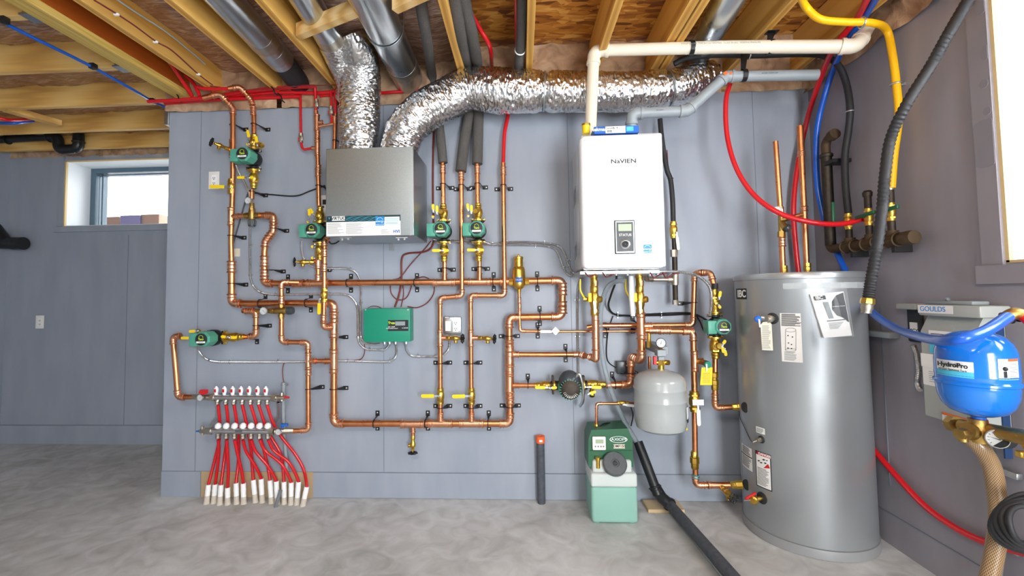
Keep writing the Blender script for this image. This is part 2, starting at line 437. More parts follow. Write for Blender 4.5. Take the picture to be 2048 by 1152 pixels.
# left recess: far wall with window, left wall
fx = lambda x, y: P(x, y, -YF)
a, b = fx(132, 322), fx(330, 448)
wx0, wz3, wz2 = a.x, a.z, b.z; wx1 = wx0+1.25; X2 = XE+1.6
m = MB(); T2 = .34; h2 = fx(160, 312).z
m.box((XL, YF, 0), (X2, YF+T2, wz2)); m.box((XL, YF, wz3), (X2, YF+T2, h2)); m.box((XL, YF, wz2), (wx0, YF+T2, wz3)); m.box((wx1, YF, wz2), (X2, YF+T2, wz3))
struct('wall_far', m, 'wall_panel')
m = MB(); m.box((XL-.15, YB, 0), (XL, YF, h2+.25)); struct('wall_left', m, 'wall_panel')
m = MB(); m.box((X2, .14, 0), (X2+.1, YF, 2.9)); struct('wall_inner', m, 'wall_panel')
zf = fx(100, 850).z; xs = fx(254, 600).x
m = MB(); m.box((XL, YF-.002, zf-.001), (X2, YF+.001, zf+.002)); m.box((xs-.0015, YF-.002, 0), (xs+.0015, YF+.001, fx(254, 470).z)); struct('trim_7', m, 'seam')
m = MB(); m.box((XL, YF-.008, 0), (X2, YF+.001, zf-.002)); struct('baseboard_far', m, 'wall_panel')
wn = thing('window_2', 'low wide window set deep in the far left wall', 'window', ((wx0+wx1)/2, YF+.2, wz2)); wn['kind'] = 'structure'
m = MB(); m.box((wx0-.001, YF+.015, wz2), (wx0+.008, YF+T2, wz3)); m.box((wx0, YF+.015, wz2-.001), (wx1, YF+T2, wz2+.008)); m.box((wx0, YF+.015, wz3-.008), (wx1, YF+T2, wz3+.001)); m.build('window_reveal', 'white_reveal', wn, False)
m = MB(); m.box((wx0-.004, YF-.004, wz2-.004), (wx0+.008, YF+.015, wz3)); m.box((wx0, YF-.004, wz3-.01), (wx1, YF+.015, wz3)); m.build('window_edge', 'wood_edge', wn, False)
m = MB()
fy0, fy1 = YF+T2-.1, YF+T2-.03
m.box((wx0+.008, fy0, wz2+.008), (wx0+.06, fy1, wz3-.008)); m.box((wx0+.06, fy0, wz3-.05), (wx1, fy1, wz3-.008)); m.box((wx0+.06, fy0, wz2+.008), (wx1, fy1, wz2+.03))
m.box((wx0+.105, fy0+.02, wz2+.03), (wx0+.12, fy1, wz3-.05)); m.box((wx0+.06, fy0+.02, wz3-.075), (wx1, fy1, wz3-.062))
m.build('window_frame', 'window_frame', wn, False)
m = MB(); m.box((wx0+.06, fy1-.03, wz2+.03), (wx1, fy1-.024, wz3-.05)); m.build('glass_pane', 'glass', wn, False)
# casing
a, b = fx(112, 450), fx(112, 465)
m = MB(); m.box((fx(110, 450).x, YF-.02, b.z), (wx1+.1, YF+.001, wz2-.004)); m.box((fx(117, 400).x, YF-.012, wz2), (wx0-.005, YF+.001, h2-.001)); struct('trim_8', m, 'wall_panel')
# ---------------------------------------------------------------- ceiling
ZS = ZC+.24
m = MB(); m.box((XL-.15, YB, ZS), (XR+.4, YF+.34, ZS+.03)); struct('ceiling', m, 'osb')
XB = PZ(31, 0, ZC).x                       # big beam
def film(name, x0, x1, y0, y1, z, nx=24, ny=60, amp=.02, label=None):
    mb = MB(); vs = []
    for i in range(nx+1):
        row = []
        for j in range(ny+1):
            x = x0+(x1-x0)*i/nx; y = y0+(y1-y0)*j/ny
            sag = -amp*1.2*math.sin(math.pi*i/nx) if (x1-x0) < (y1-y0) else -amp*1.2*math.sin(math.pi*j/ny)
            row.append(mb.b.verts.new((x, y, z+sag+amp*noise.noise(Vector((x*6, y*6, z)))+amp*.4*noise.noise(Vector((x*22, y*22, 3))))))
        vs.append(row)
    for i in range(nx):
        for j in range(ny): mb.b.faces.new((vs[i][j], vs[i][j+1], vs[i+1][j+1], vs[i+1][j]))
    return mb
joists = []
def joist_y(x0, wdt=.04, h=.235, mt='joist_wood', y0=None, y1=None, label='', nm='floor_joist'):
    mb = MB(); mb.box((x0, YB+.1 if y0 is None else y0, ZC), (x0+wdt, .12 if y1 is None else y1, ZC+h), .002, 1)
    return tag(mb.build(nm, mt, smooth=False), label, 'joist', 'floor joists over the mechanical wall')
jx = {}
lab = {2: 'wooden floor joist stapled with a brown wire, next right of the orange beam', 3: 'wooden floor joist left of the leftmost round duct', 4: 'wooden floor joist between the two round ducts on the left',
       5: 'wooden floor joist left of the big round duct above the foil ducts', 6: 'wooden floor joist between grey foam pipes', 7: 'wooden floor joist straight ahead at the middle of the ceiling',
       8: 'wooden floor joist right of the middle, above the white pipe elbow', 9: 'wooden floor joist left of the round duct on the right', 10: 'wooden floor joist right of the right-hand round duct', 11: 'last wooden floor joist before the right wall'}
for k, x in {2: 144, 3: 326, 4: 508, 5: 695, 6: 875, 7: 1055, 8: 1231, 9: 1404, 10: 1583, 11: 1760}.items():
    jx[k] = PZ(x, 0, ZC).x
    joist_y(jx[k], label=lab[k])
m = MB(); m.box((jx[9]-.05, YB+.1, ZC+.01), (jx[9]-.005, .12, ZC+.235)); tag(m.build('floor_joist', 'joist_wood', smooth=False), 'darker second joist doubled beside the joist left of the right-hand duct', 'joist', 'floor joists over the mechanical wall')
# main beam: laminated edge below, orange web
t = thing('support_beam', 'orange engineered beam with a yellow laminated flange crossing the ceiling', 'beam', (XB, -2, ZC-.02))
m = MB(); m.box((XB, YB+.1, ZC-.03), (XB+.09, YF, ZC+.01)); m.build('flange', 'beam_edge', t, False)
m = MB(); m.box((XB+.02, YB+.1, ZC+.01), (XB+.07, YF, ZS)); m.build('web', 'beam_side', t, False)
# joists of the left bay, hung on the beam
yj = [PZ(0, y, ZC).y for y in (33, 144, 217, 267, 302)]
nm = ['nearest cross joist in the left bay, at the top left corner', 'second cross joist of the left bay, with a metal hanger at the beam', 'third cross joist of the left bay, under the blue tube',
      'fourth cross joist of the left bay, above the black drain trap', 'last cross joist of the left bay, just before the far window']
for y, l in zip(yj, nm):
    m = MB(); m.box((XL, y, ZC), (XB+.02, y+.04, ZC+.235), .002, 1); tag(m.build('floor_joist', 'joist_wood_cross', smooth=False), 'pale wooden '+l, 'joist', 'cross joists of the left bay')
for y, l in zip(yj[:2], ('nearest the camera', 'on the second cross joist')):
    m = MB(); m.box((XB-.09, y-.02, ZC-.006), (XB+.0, y+.055, ZC+.002)); m.box((XB-.09, y-.004, ZC), (XB-.003, y, ZC+.1)); tag(m.build('joist_hanger', 'galvanised', smooth=False), 'galvanised joist hanger at the beam '+l, 'bracket', 'joist hangers')
# insulation film between the left joists and between the joists up to the fourth bay
lo = ['first', 'second', 'third', 'fourth', 'fifth']
ys = yj+[YF]
for i in range(5):
    m = film('f', XL+.01, XB-.002, ys[i]+.045, ys[i+1]-.005, ZC+.16-.01*i, 60, 20, .02)
    tag(m.build('insulation_film', 'vapour_film'), f'shiny printed insulation film in the {lo[i]} gap between cross joists, counted from the camera', 'insulation', 'insulation film between joists')
xs_ = [XB+.08, jx[2], jx[3], jx[4], jx[5], jx[6]]
nms = ['beside the orange beam', 'right of the joist with the brown wire', 'above the leftmost round duct', 'above the folded foil duct', 'above the big round duct', ]
for i in range(5):
    m = film('f', xs_[i]+(.043 if i else 0), xs_[i+1]-.003, YB+.2, -.02, ZC+.17, 16, 90, .02)
    tag(m.build('insulation_film', 'vapour_film'), 'brown printed insulation film '+nms[i], 'insulation', 'insulation film between joists')
# batts stuffed at the rim, over the back wall
def batt(name, x0, x1, label, y=0.0, z0=ZW-.01, z1=ZC+.23, dep=.14, ylen=None):
    mb = MB(); nx = max(8, int((x1-x0)/.02)); nz = 14; vs = []
    for i in range(nx+1):
        row = []
        for j in range(nz+1):
            x = x0+(x1-x0)*i/nx; z = z0+(z1-z0)*j/nz
            row.append(mb.b.verts.new((x, y-dep*.15-.035*noise.noise(Vector((x*7, z*9, 1)))-.015*noise.noise(Vector((x*25, z*25, 5)))-.05*(j/nz)**2, z)))
        vs.append(row)
    for i in range(nx):
        for j in range(nz): mb.b.faces.new((vs[i][j], vs[i+1][j], vs[i+1][j+1], vs[i][j+1]))
    return tag(mb.build(name, 'batt_insulation'), label, 'insulation', 'batts at the rim')
bl = [(XE, jx[3], 'behind the red tube bundle'), (jx[3]+.04, jx[4], 'behind the leftmost round duct'), (jx[4]+.04, jx[6], 'behind the foil ducts'), (jx[6]+.04, jx[7], 'behind the grey foam pipes'),
      (jx[7]+.04, jx[8], 'right of the middle joist'), (jx[8]+.04, jx[9]-.05, 'above the long foil duct'), (jx[9]+.04, jx[10], 'behind the duct on the right'), (jx[10]+.04, XR, 'in the right corner')]
for a, b, l in bl: batt('insulation_batt', a, b, 'brown fibre batt stuffed above the wall '+l)
batt('insulation_batt', XL, X2, 'brown fibre batt above the far wall over the left window', y=YF+.02, z0=h2-.01)
mb = MB()   # batt along the right wall top
n1, n2 = 90, 10; vs = []
for i in range(n1+1):
    row = []
    for j in range(n2+1):
        y = -3.6+3.6*i/n1; z = ZW-.03+(ZS-ZW+.02)*j/n2
        row.append(mb.b.verts.new((XR-.02-.03*noise.noise(Vector((y*7, z*9, 2)))-.015*noise.noise(Vector((y*25, z*25, 5))), y, z)))
    vs.append(row)
for i in range(n1):
    for j in range(n2): mb.b.faces.new((vs[i][j], vs[i+1][j], vs[i+1][j+1], vs[i][j+1]))
tag(mb.build('insulation_batt', 'batt_insulation'), 'brown fibre batt stuffed along the top of the right wall', 'insulation', 'batts at the rim')
# bright ground and boxes seen through the far window
m = MB(); m.box((wx0-2, YF+.7, wz2-.3), (wx1+2, YF+9, wz2-.25)); struct('trim_9', m, 'concrete')
def outbox(x0, y0, x1, y1, dd, mt, l):
    x1 -= 1.5; a, b = P(x0, y0, -YF-dd), P(x1, y1, -YF-dd); mb = MB(); mb.box((a.x, YF+dd, wz2-.25), (b.x, YF+dd+.3, a.z), .004, 1); tag(mb.build('cardboard_box', mt, smooth=False), l, 'box', 'boxes outside the left window')
outbox(206, 434, 240, 448, 1.0, 'cardboard', 'low plain cardboard box outside the left window, left of the others')
outbox(240, 431, 281, 448, .95, 'violet_box', 'violet printed box outside the left window, in the middle')
outbox(281, 429, 319, 448, .98, 'cardboard', 'tan cardboard box outside the left window, right of the violet one')
# ---------------------------------------------------------------- builders for plumbing
def vw(p, d=None): return P(*p) if len(p) == 3 else P(p[0], p[1], d)
def elbow(pts3, r, parent, bend, mt='copper_fitting', leg=None, name='elbow'):
    a, b, c = [Vector(q) for q in pts3]; u = (a-b); v = (c-b); ang = u.normalized().angle(v.normalized())
    t = min(bend/math.tan(ang/2), u.length*.6, v.length*.6); leg = leg if leg is not None else r*1.3
    u.normalize(); v.normalize()
    pa, pc = b+u*(t+leg), b+v*(t+leg)
    mb = MB(); path = fillet([pa, b, pc], bend, 8); mb.tube(path, r*1.16, 16)
    for q, ax in ((pa, u), (pc, v)):
        mb.ring(q, ax, r*1.18, r*.26, 16, 6); mb.ring(q-ax*r*.95, ax, r*1.16, r*.17, 16, 6)
    return mb.build(name, mt, parent)
def tee(C, axis, br, r, rb, parent, L=None, Lb=None, mt='copper_fitting', name='tee'):
    axis = Vector(axis).normalized(); C = Vector(C); L = L or r*3.4; mb = MB()
    mb.cyl(C-axis*L, C+axis*L, r*1.16, n=16)
    for s_ in (-1, 1):
        mb.ring(C+axis*L*s_, axis, r*1.18, r*.26, 16, 6); mb.ring(C+axis*(L-r*1.0)*s_, axis, r*1.16, r*.17, 16, 6)
    if br is not None:
        br = Vector(br).normalized(); Lb = Lb or (r+rb*2.2)
        mb.cyl(C, C+br*Lb, rb*1.14, n=16); mb.ring(C+br*Lb, br, rb*1.18, rb*.26, 16, 6); mb.ring(C+br*(Lb-rb*1.0), br, rb*1.16, rb*.17, 16, 6)
    return mb.build(name, mt, parent)
def coupling(C, axis, r, parent, L=None, mt='copper_fitting', name='coupling'):
    return tee(C, axis, None, r, r, parent, L or r*1.6, mt=mt, name=name)
def hanger(x, y, d, rpx, kind, parent):
    """split-ring hanger: black ring round the pipe, black tabs with a screw on the wall"""
    c = P(x, y, d); r = rpx*S(d); mb = MB(); k = S(0)
    vert = kind[0] == 'v'; ax = ZU if vert else XU
    mb.ring(c, ax, r*1.22, .0024, 20, 6)
    for ch in kind[1:]:
        dx, dz = {'L': (-1, 0), 'R': (1, 0), 'T': (0, 1), 'B': (0, -1)}[ch]
        if vert:
            t0, t1 = c.x+dx*(r+.012), c.x+dx*(r+.046); lo, hi = min(t0, t1), max(t0, t1)
            mb.m(0).box((lo, -.005, c.z-.02), (hi, 0, c.z+.006), .0015, 1)
            mb.prism([(c.x+dx*r*1.0, c.y, c.z+.003), (c.x+dx*r*1.25, c.y, c.z-.003), (c.x+dx*(r+.024), -.004, c.z-.018), (c.x+dx*(r+.012), -.004, c.z+.004)], (0, 0, -.003))
            mb.m(1).lathe((c.x+dx*(r+.034), -.005, c.z-.007), (0, -1, 0), [(.0055, 0), (.005, .003), (.002, .0042), (0, .0042)], 10).m(0)
        else:
            t0, t1 = c.z+dz*(r+.008), c.z+dz*(r+.042); lo, hi = min(t0, t1), max(t0, t1)
            mb.m(0).box((c.x-.012, -.005, lo), (c.x+.014, 0, hi), .0015, 1)
            mb.prism([(c.x-.003, c.y, c.z+dz*r), (c.x+.003, c.y, c.z+dz*r*1.25), (c.x+.008, -.004, c.z+dz*(r+.014)), (c.x-.008, -.004, c.z+dz*(r+.008))], (.003, 0, 0))
            mb.m(1).lathe((c.x, -.005, c.z+dz*(r+.03)), (0, -1, 0), [(.0055, 0), (.005, .003), (.002, .0042), (0, .0042)], 10).m(0)
    return mb.build('hanger', ['black', 'steel'], parent)
def run(label, pts, r, d=.07, bend=None, mt='copper', ft='copper_fitting', name='copper_pipe', hang=(), tees=(), coup=(), group='copper pipes on the wall', cat='pipe', elb=True, ends=()):
    """pipe run. pts px (x,y[,d]); tees (x,y,axis,branch,rb px[,r px]); coup (x,y,axis); hang (x,y,kind)"""
    W3 = [vw(p, d) for p in pts]; rr = r*S(d); bend = bend or rr*2.0
    base = min(W3, key=lambda q: q.z); t = thing(name, label, cat, base, group)
    mb = MB(); mb.tube(fillet(W3, bend, 8), rr, 16); mb.build('tube', mt, t)
    if elb:
        for i in range(1, len(W3)-1):
            a = (W3[i-1]-W3[i]).angle(W3[i+1]-W3[i])
            if a < 2.95: elbow(W3[i-1:i+2], rr, t, bend, ft)
    AX = {'h': XU, 'v': ZU, 'o': YU}; BR = {'u': ZU, 'd': -ZU, 'l': -XU, 'r': XU, 'f': -YU, 'b': YU, None: None}
    for q in tees:
        rq = (q[5] if len(q) > 5 else r)*S(d); dd = q[6] if len(q) > 6 else d
        tee(P(q[0], q[1], dd), AX[q[2]], BR[q[3]], rq, q[4]*S(d), t, mt=ft)
    for q in coup:
        dd = q[3] if len(q) > 3 else d; coupling(P(q[0], q[1], dd), AX[q[2]], rr, t, mt=ft)
    for q in hang: hanger(q[0], q[1], q[3] if len(q) > 3 else d, r, q[2], t)
    return t
def handle(parent, x0, y0, x1, y1, d, wpx=5, m='yellow', t=.004, stem=None, txt=None):
    """flat lever from (x0,y0) at the stem to (x1,y1) at the grip"""
    a, b = P(x0, y0, d), P(x1, y1, d); u = (b-a).normalized(); n = u.cross(YU).normalized(); w_ = wpx*S(d)/2
    a2 = a+u*(b-a).length*.28; mb = MB(); pl = []
    for k in range(9):
        q = math.pi*k/8; pl.append(b-u*w_+u*math.sin(q)*w_+n*math.cos(q)*w_)
    pl = [a2+n*w_]+pl+[a2-n*w_]
    mb.prism([p+YU*t/2 for p in pl], (0, -t, 0))
    h = mb.build('handle', m, parent)
    mb = MB(); mb.prism([a+n*w_*.5+YU*t*.3, a2+n*w_*.6+YU*t*.3, a2-n*w_*.6+YU*t*.3, a-n*w_*.5+YU*t*.3], (0, -t*.6, 0))
    mb.lathe(a+YU*.006, (0, -1, 0), [(w_*.75, 0), (w_*.75, .008), (w_*.45, .010), (w_*.4, .014), (0, .014)], 10)
    mb.build('stem', 'steel', parent)
    if txt:
        c = a*.38+b*.62; text(txt, w_*1.3, c-YU*(t/2+.0003), u if u.x >= -.1 else -u, (u if u.x >= -.1 else -u).cross(YU)*-1 if False else ZU if abs(u.x) > .5 else -XU, 'ink', h)
    return h
def brass_body(C, ax, L, r, parent, m='brass', name='body', n=16, bulge=1.45):
    """ball valve body: hexagonal ends and a round belly, centred on C"""
    ax = Vector(ax).normalized(); C = Vector(C); mb = MB(); h = L/2
    mb.lathe(C-ax*h, ax, [(r*1.1, 0), (r*1.25, h*.05), (r*1.25, h*.3), (r*1.05, h*.34), (r*1.1, h*.5), (r*bulge, h*.72), (r*bulge*1.03, h), (r*bulge, h*1.28), (r*1.1, h*1.5), (r*1.05, h*1.66), (r*1.25, h*1.7), (r*1.25, h*1.95), (r*1.1, h*2)], n)
    for s_ in (-1, 1): mb.lathe(C+ax*s_*h*.62-ax*h*.09, ax, [(r*1.42, 0), (r*1.42, h*.18)], 6)
    return mb.build(name, m, parent)
def ball_valve(label, x, y, ax, Lpx, rpx, d, hnd, m='brass', hm='yellow', hw=5, group='ball valves', hd=.03, txt=None):
    k = S(d); t = thing('ball_valve', label, 'valve', P(x, y, d), group)
    brass_body(P(x, y, d), {'h': XU, 'v': ZU}[ax], Lpx*k, rpx*k, t, m)
    mb = MB(); c = P(x, y, d); mb.lathe(c, (0, -1, 0), [(rpx*k*.8, 0), (rpx*k*.7, rpx*k*1.2), (rpx*k*.45, rpx*k*1.3), (rpx*k*.45, hd), (0, hd)], 10); mb.build('bonnet', m, t)
    if hnd: handle(t, hnd[0], hnd[1], hnd[2], hnd[3], d+hd, hw, hm, txt=txt)
    return t
def wheel_valve(label, x0, y0, d0, x1, y1, d1, rpx, group='drain valves', m='brass', wr=5.5, spout=(0, 1)):
    """hose bib: brass tube from (x0,y0) to a black spoked wheel at (x1,y1)"""
    a, b = P(x0, y0, d0), P(x1, y1, d1); u = (b-a).normalized(); L = (b-a).length; r = rpx*S(d0)
    t = thing('drain_valve', label, 'valve', a, group); mb = MB()
    mb.lathe(a, u, [(r*1.15, 0), (r*1.3, L*.05), (r*1.3, L*.2), (r, L*.23), (r*1.1, L*.4), (r*1.5, L*.45), (r*1.6, L*.6), (r*1.1, L*.68), (r*.9, L*.72), (r*.9, L*.84), (r*.4, L*.86), (r*.4, L*.99)], 14)
    s_ = (a*.42+b*.58); sp = XU*spout[0]*1.0+ZU*-spout[1]
    sp = (sp-u*sp.dot(u)*.6).normalized()
    mb.cyl(s_, s_+sp*r*2.6, r*.8, r*.95, 12); mb.ring(s_+sp*r*2.4, sp, r*.95, r*.2, 12, 6)
    mb.build('body', m, t)
    w_ = wr*S(d1); mb = MB(); ax = u; e = ax.orthogonal().normalized(); f = ax.cross(e)
    N = 48; mb.tube([b+(e*math.cos(2*math.pi*k/N)+f*math.sin(2*math.pi*k/N))*w_*(1+.13*math.cos(8*2*math.pi*k/N)) for k in range(N)], w_*.16, 6, closed=True)
    for k in range(8):
        q = 2*math.pi*k/8; mb.cyl(b, b+(e*math.cos(q)+f*math.sin(q))*w_, w_*.09, n=5)
    mb.lathe(b-ax*w_*.2, ax, [(w_*.3, 0), (w_*.3, w_*.4), (0, w_*.4)], 10); mb.build('wheel', 'black', t)
    return t
def dial(parent, C, n, R, name='gauge', rim='steel', num=True, needle=.8):
    n = Vector(n).normalized(); C = Vector(C); mb = MB()
    mb.lathe(C, n, [(R*.8, -R*.5), (R, -R*.3), (R*1.0, R*.12), (R*.9, R*.15), (R*.9, 0.02*R)], 24); g = mb.build(name, rim, parent)
    mb = MB(); mb.lathe(C+n*R*.05, n, [(0, 0), (R*.9, 0), (R*.9, R*.02), (0, R*.02)], 24); mb.build('dial_face', 'dial', g)
    u = n.orthogonal() if abs(n.z) > .9 else ZU.cross(n).normalized(); v = n.cross(u); mb = MB(); c = C+n*R*.09
    for k in range(11):
        a = math.radians(225-27*k); q = u*math.cos(a)+v*math.sin(a); s_ = v*math.cos(a)-u*math.sin(a)
        mb.prism([c+q*R*.62-s_*R*.02, c+q*R*.62+s_*R*.02, c+q*R*.8+s_*R*.02, c+q*R*.8-s_*R*.02], n*R*.01)
    q = (u*math.cos(needle)+v*math.sin(needle)); s_ = n.cross(q)
    mb.prism([c-q*R*.25-s_*R*.05, c-q*R*.25+s_*R*.05, c+q*R*.65], n*R*.02); mb.build('dial_marks', 'ink', g)
    return g
def pump(label, x, y, d=.09, rot=0, k=1.0, out=None, flip=1, head=1.0, sc=None):
    """circulator pump; rot 0: pipe runs up, 90: pipe runs across. Motor stands out from the wall."""
    C = P(x, y, d); t = thing('circulator_pump', label, 'pump', C, 'green circulator pumps'); A = ZU if rot == 0 else XU; B = XU if rot == 0 else -ZU
    q = k; mb = MB()
    mb.lathe(C-A*.062*q, A, [(.032*q, 0), (.032*q, .007*q), (.019*q, .011*q), (.019*q, .03*q), (.034*q, .045*q), (.04*q, .062*q), (.034*q, .079*q), (.019*q, .094*q), (.019*q, .113*q), (.032*q, .117*q), (.032*q, .124*q)], 20)
    mb.lathe(C, -YU, [(.046*q, -.02*q), (.05*q, -.01*q), (.052*q, .03*q), (.044*q, .042*q)], 24)
    for s_ in (-1, 1): mb.box(C+A*s_*.058*q-Vector((.042*q if rot == 0 else .004*q, .02*q, .004*q if rot == 0 else .042*q)), C+A*s_*.058*q+Vector((.042*q if rot == 0 else .004*q, .02*q, .004*q if rot == 0 else .042*q)), .002, 1)
    for a_ in range(8):
        w_ = math.radians(22.5+45*a_); e = (XU*math.cos(w_)+ZU*math.sin(w_))
        mb.cyl(C+e*.047*q-YU*.03*q, C+e*.047*q-YU*.045*q, .005*q, n=8)
    mb.build('housing', 'iron' if False else 'black', t)
    mb = MB()
    for s_ in (-1, 1):
        mb.lathe(C+A*s_*.066*q, A*s_, [(.03*q, 0), (.034*q, .002), (.034*q, .007*q), (.02*q, .010*q)], 20)
        mb.box(C+A*s_*.069*q-Vector((.044*q if rot == 0 else .004*q, .019*q, .004*q if rot == 0 else .044*q)), C+A*s_*.069*q+Vector((.044*q if rot == 0 else .004*q, .019*q, .004*q if rot == 0 else .044*q)), .003, 2)
    mb.build('flange', 'brass', t)
    mb = MB()
    for s_ in (-1, 1):
        for w_ in (-1, 1):
            c = C+A*s_*.064*q+B*w_*.037*q
            mb.cyl(c-A*.013*q, c+A*.013*q, .0035*q, n=8); mb.cyl(c-A*s_*.012*q, c-A*s_*.004*q, .0065*q, n=6); mb.cyl(c+A*s_*.009*q, c+A*s_*.014*q, .006*q, n=6)
    mb.build('bolt', 'steel', t)
    # motor: octagonal green body, junction box
    w0, w1 = .042*q, .125*q; mb = MB(); R = .05*q
    def oc(R, R2=None): return [C+XU*R*math.cos(math.radians(22.5+45*k_))*1.04+ZU*R*math.sin(math.radians(22.5+45*k_))*.98 for k_ in range(8)]
    mb.prism([p-YU*w0 for p in oc(R)], -YU*(w1-w0-.008*q)); g = mb.build('motor', 'pump_green', t, False)
    mb = MB(); o1, o2 = [p-YU*(w1-.008*q) for p in oc(R)], [p-YU*w1 for p in oc(R*.86)]
    va = [mb.b.verts.new(p) for p in o1]; vb = [mb.b.verts.new(p) for p in o2]
    for k_ in range(8): mb.b.faces.new((va[k_], va[(k_+1) % 8], vb[(k_+1) % 8], vb[k_]))
    mb.b.faces.new(vb); mb.build('motor_cover', 'pump_green', g, False)
    jb = MB(); jx0, jx1 = C.x-flip*.088*q, C.x-flip*.035*q
    jb.box((min(jx0, jx1), C.y-.115*q, C.z-.044*q), (max(jx0, jx1), C.y-.035*q, C.z+.036*q), .005*q, 2); jb.build('junction_box', 'pump_green', t)
    mb = MB(); mb.lathe(C-YU*w1, -YU, [(.037*q, 0), (.037*q, .003*q), (.034*q, .004*q), (0, .004*q)], 24); lb = mb.build('label_disc', 'ink', t)
    f = C-YU*(w1+.0045*q)
    text('Taco', .017*q, f+ZU*.001*q, XU, ZU, 'lime', lb, bold=.0006*q)
    mb = MB(); pts = [f+ZU*.012*q+(XU*math.cos(a_)+ZU*math.sin(a_))*.013*q for a_ in [math.radians(-20+22*k_) for k_ in range(11)]]; mb.tube(pts, .0012*q, 5); mb.build('emblem', 'lime', lb)
    mb = MB(); mb.box((C.x-.028*q, f.y-.001, C.z-.023*q), (C.x+.028*q, f.y+.001, C.z-.012*q)); st = mb.build('label_strip', 'paper', lb, False)
    text('0015e3', .009*q, f-YU*.0012-ZU*.0175*q, XU, ZU, 'grey_ink', lb)
    return t
def iso_valve(label, x, y, d, s_, rot=0, Lpx=22, rpx=5.5, levers=(), side=None, purge=None, k=1.0):
    """flanged isolation valve next to a pump; s_ +1 above/right, -1 below/left of the pump; (x,y) is the flange end"""
    C = P(x, y, d); A = (ZU if rot == 0 else XU)*s_; kk = S(d); r = rpx*kk; L = Lpx*kk
    t = thing('isolation_valve', label, 'valve', C, 'brass isolation valves'); mb = MB()
    mb.lathe(C, A, [(r*2.2, -6.5*kk), (r*2.2, -3.5*kk), (r*1.25, -2.5*kk), (r*1.2, 0), (r*1.5, L*.08), (r*1.75, L*.3), (r*1.7, L*.48), (r*1.25, L*.6), (r*1.1, L*.66), (r*1.3, L*.7), (r*1.3, L*.82), (r*1.12, L*.86), (r*1.2, L*.95), (r*1.05, L)], 16)
    mb.lathe(C+A*L*.3, -YU, [(r*.9, 0), (r*.9, r*2), (r*.6, r*2.2), (0, r*2.2)], 12); mb.lathe(C+A*L*.48, A, [(r*1.65, 0), (r*1.65, L*.12)], 6)
    mb.build('body', 'brass', t)
    if purge:
        c = C+A*L*.3; e = P(x+purge[0], y+purge[1], d+purge[2]); u = (e-c); l = u.length; u.normalize(); mb = MB()
        mb.lathe(c, u, [(r*.7, 0), (r*.7, l*.5), (r*1.0, l*.52), (r*1.0, l*.95), (r*.9, l), (0, l)], 14); mb.build('purge_port', 'brass', t)
    for (x0, y0, x1, y1, dd) in levers: handle(t, x0, y0, x1, y1, d+dd, 5.6, 'yellow', .005)
    return t
def conduit(label, pts, rpx=2.2, d=.012, clips=(), group='metal conduits', name='flexible_conduit'):
    w_ = [vw(p, d) for p in pts]; path = smooth_path(w_, 14); L = 0
    for q in path: q.y = min(q.y, -.009)
    res = [path[0]]; step = .0028
    for a, b in zip(path, path[1:]):
        l = (b-a).length; n_ = max(1, int(l/step))
        for k in range(1, n_+1): res.append(a+(b-a)*k/n_)
    r = rpx*S(d); base = min(w_, key=lambda q: q.z); t = thing(name, label, 'conduit', base, group)
    mb = MB(); mb.tube(res, [r*(1.12 if i % 2 else .86) for i in range(len(res))], 8); mb.build('armour', 'steel', t)
    for (x, y, ax) in clips:
        c = P(x, y, d); mb = MB(); A = {'h': XU, 'v': ZU}[ax]; B = {'h': ZU, 'v': XU}[ax]
        mb.ring(c, A, r*1.2, .0016, 14, 6)
        for q in (-1, 1): mb.lathe(c+B*q*(r+.006)+YU*(d), -YU, [(.005, 0), (.005, .004), (.003, .006), (0, .006)], 8)
        mb.build('clip', 'steel', t)
    return t
# ---------------------------------------------------------------- copper on the left half of the wall
run('tall copper riser at the far left, bending down from a red tube',
    [(406, 196, .14), (440, 188, .12), (466, 216, .08), (466, 360), (462, 480), (463, 530)], 5.2, .07, bend=.035,
    hang=[(466, 250, 'vR'), (462, 471, 'vR')], tees=[(465, 297, 'v', 'l', 3.2), (462, 433, 'v', 'r', 4.6)])
run('thick copper loop running right under the pumps and down to the bottom header',
    [(463, 522), (463.5, 607), (668, 606), (668, 847), (1020, 847), (1020, 780)], 6.7, .07, bend=.032,
    hang=[(464, 567, 'vR'), (519, 607, 'hTB'), (612, 606, 'hTB'), (668, 674, 'vR'), (668, 778, 'vR'), (748, 847, 'hTB'), (851, 847, 'hTB'), (976, 847, 'hTB'), (1020, 814, 'vLR')],
    tees=[(668, 722, 'v', 'l', 5), (826, 848, 'h', 'd', 4), (881, 847, 'h', 'u', 4.7), (943, 847, 'h', 'u', 4.7), (668, 652, 'v', 'l', 4.6)], coup=[(463.3, 534, 'v'), (1020, 795, 'v'), (668.5, 634, 'v')])
run('thick copper riser at mid wall, looping right and up to the brass air separator',
    [(1019, 784), (1019, 726), (1018, 635), (1124, 633), (1125, 561), (1055, 562)], 6.9, .07, bend=.034,
    hang=[(1018, 672, 'vLR'), (1080, 633, 'hTB'), (1075, 562, 'hTB')], tees=[(1019, 709, 'v', 'r', 5), (1019, 771, 'v', 'r', 4.8)], coup=[(1019, 692, 'v'), (1019, 740, 'v'), (1125, 578, 'v'), (1125, 615, 'v')])
m = MB(); m.cyl(P(1019, 692, .07), P(1019, 785, .07), 9*S(), n=18)
for y in (694, 712, 728, 742, 783): m.ring(P(1019, y, .07), ZU, 9.2*S(), .0025, 20, 6)
tag(m.build('reducing_sleeve', 'copper_fitting'), 'fat copper sleeve with raised rings on the thick middle riser', 'pipe fitting')
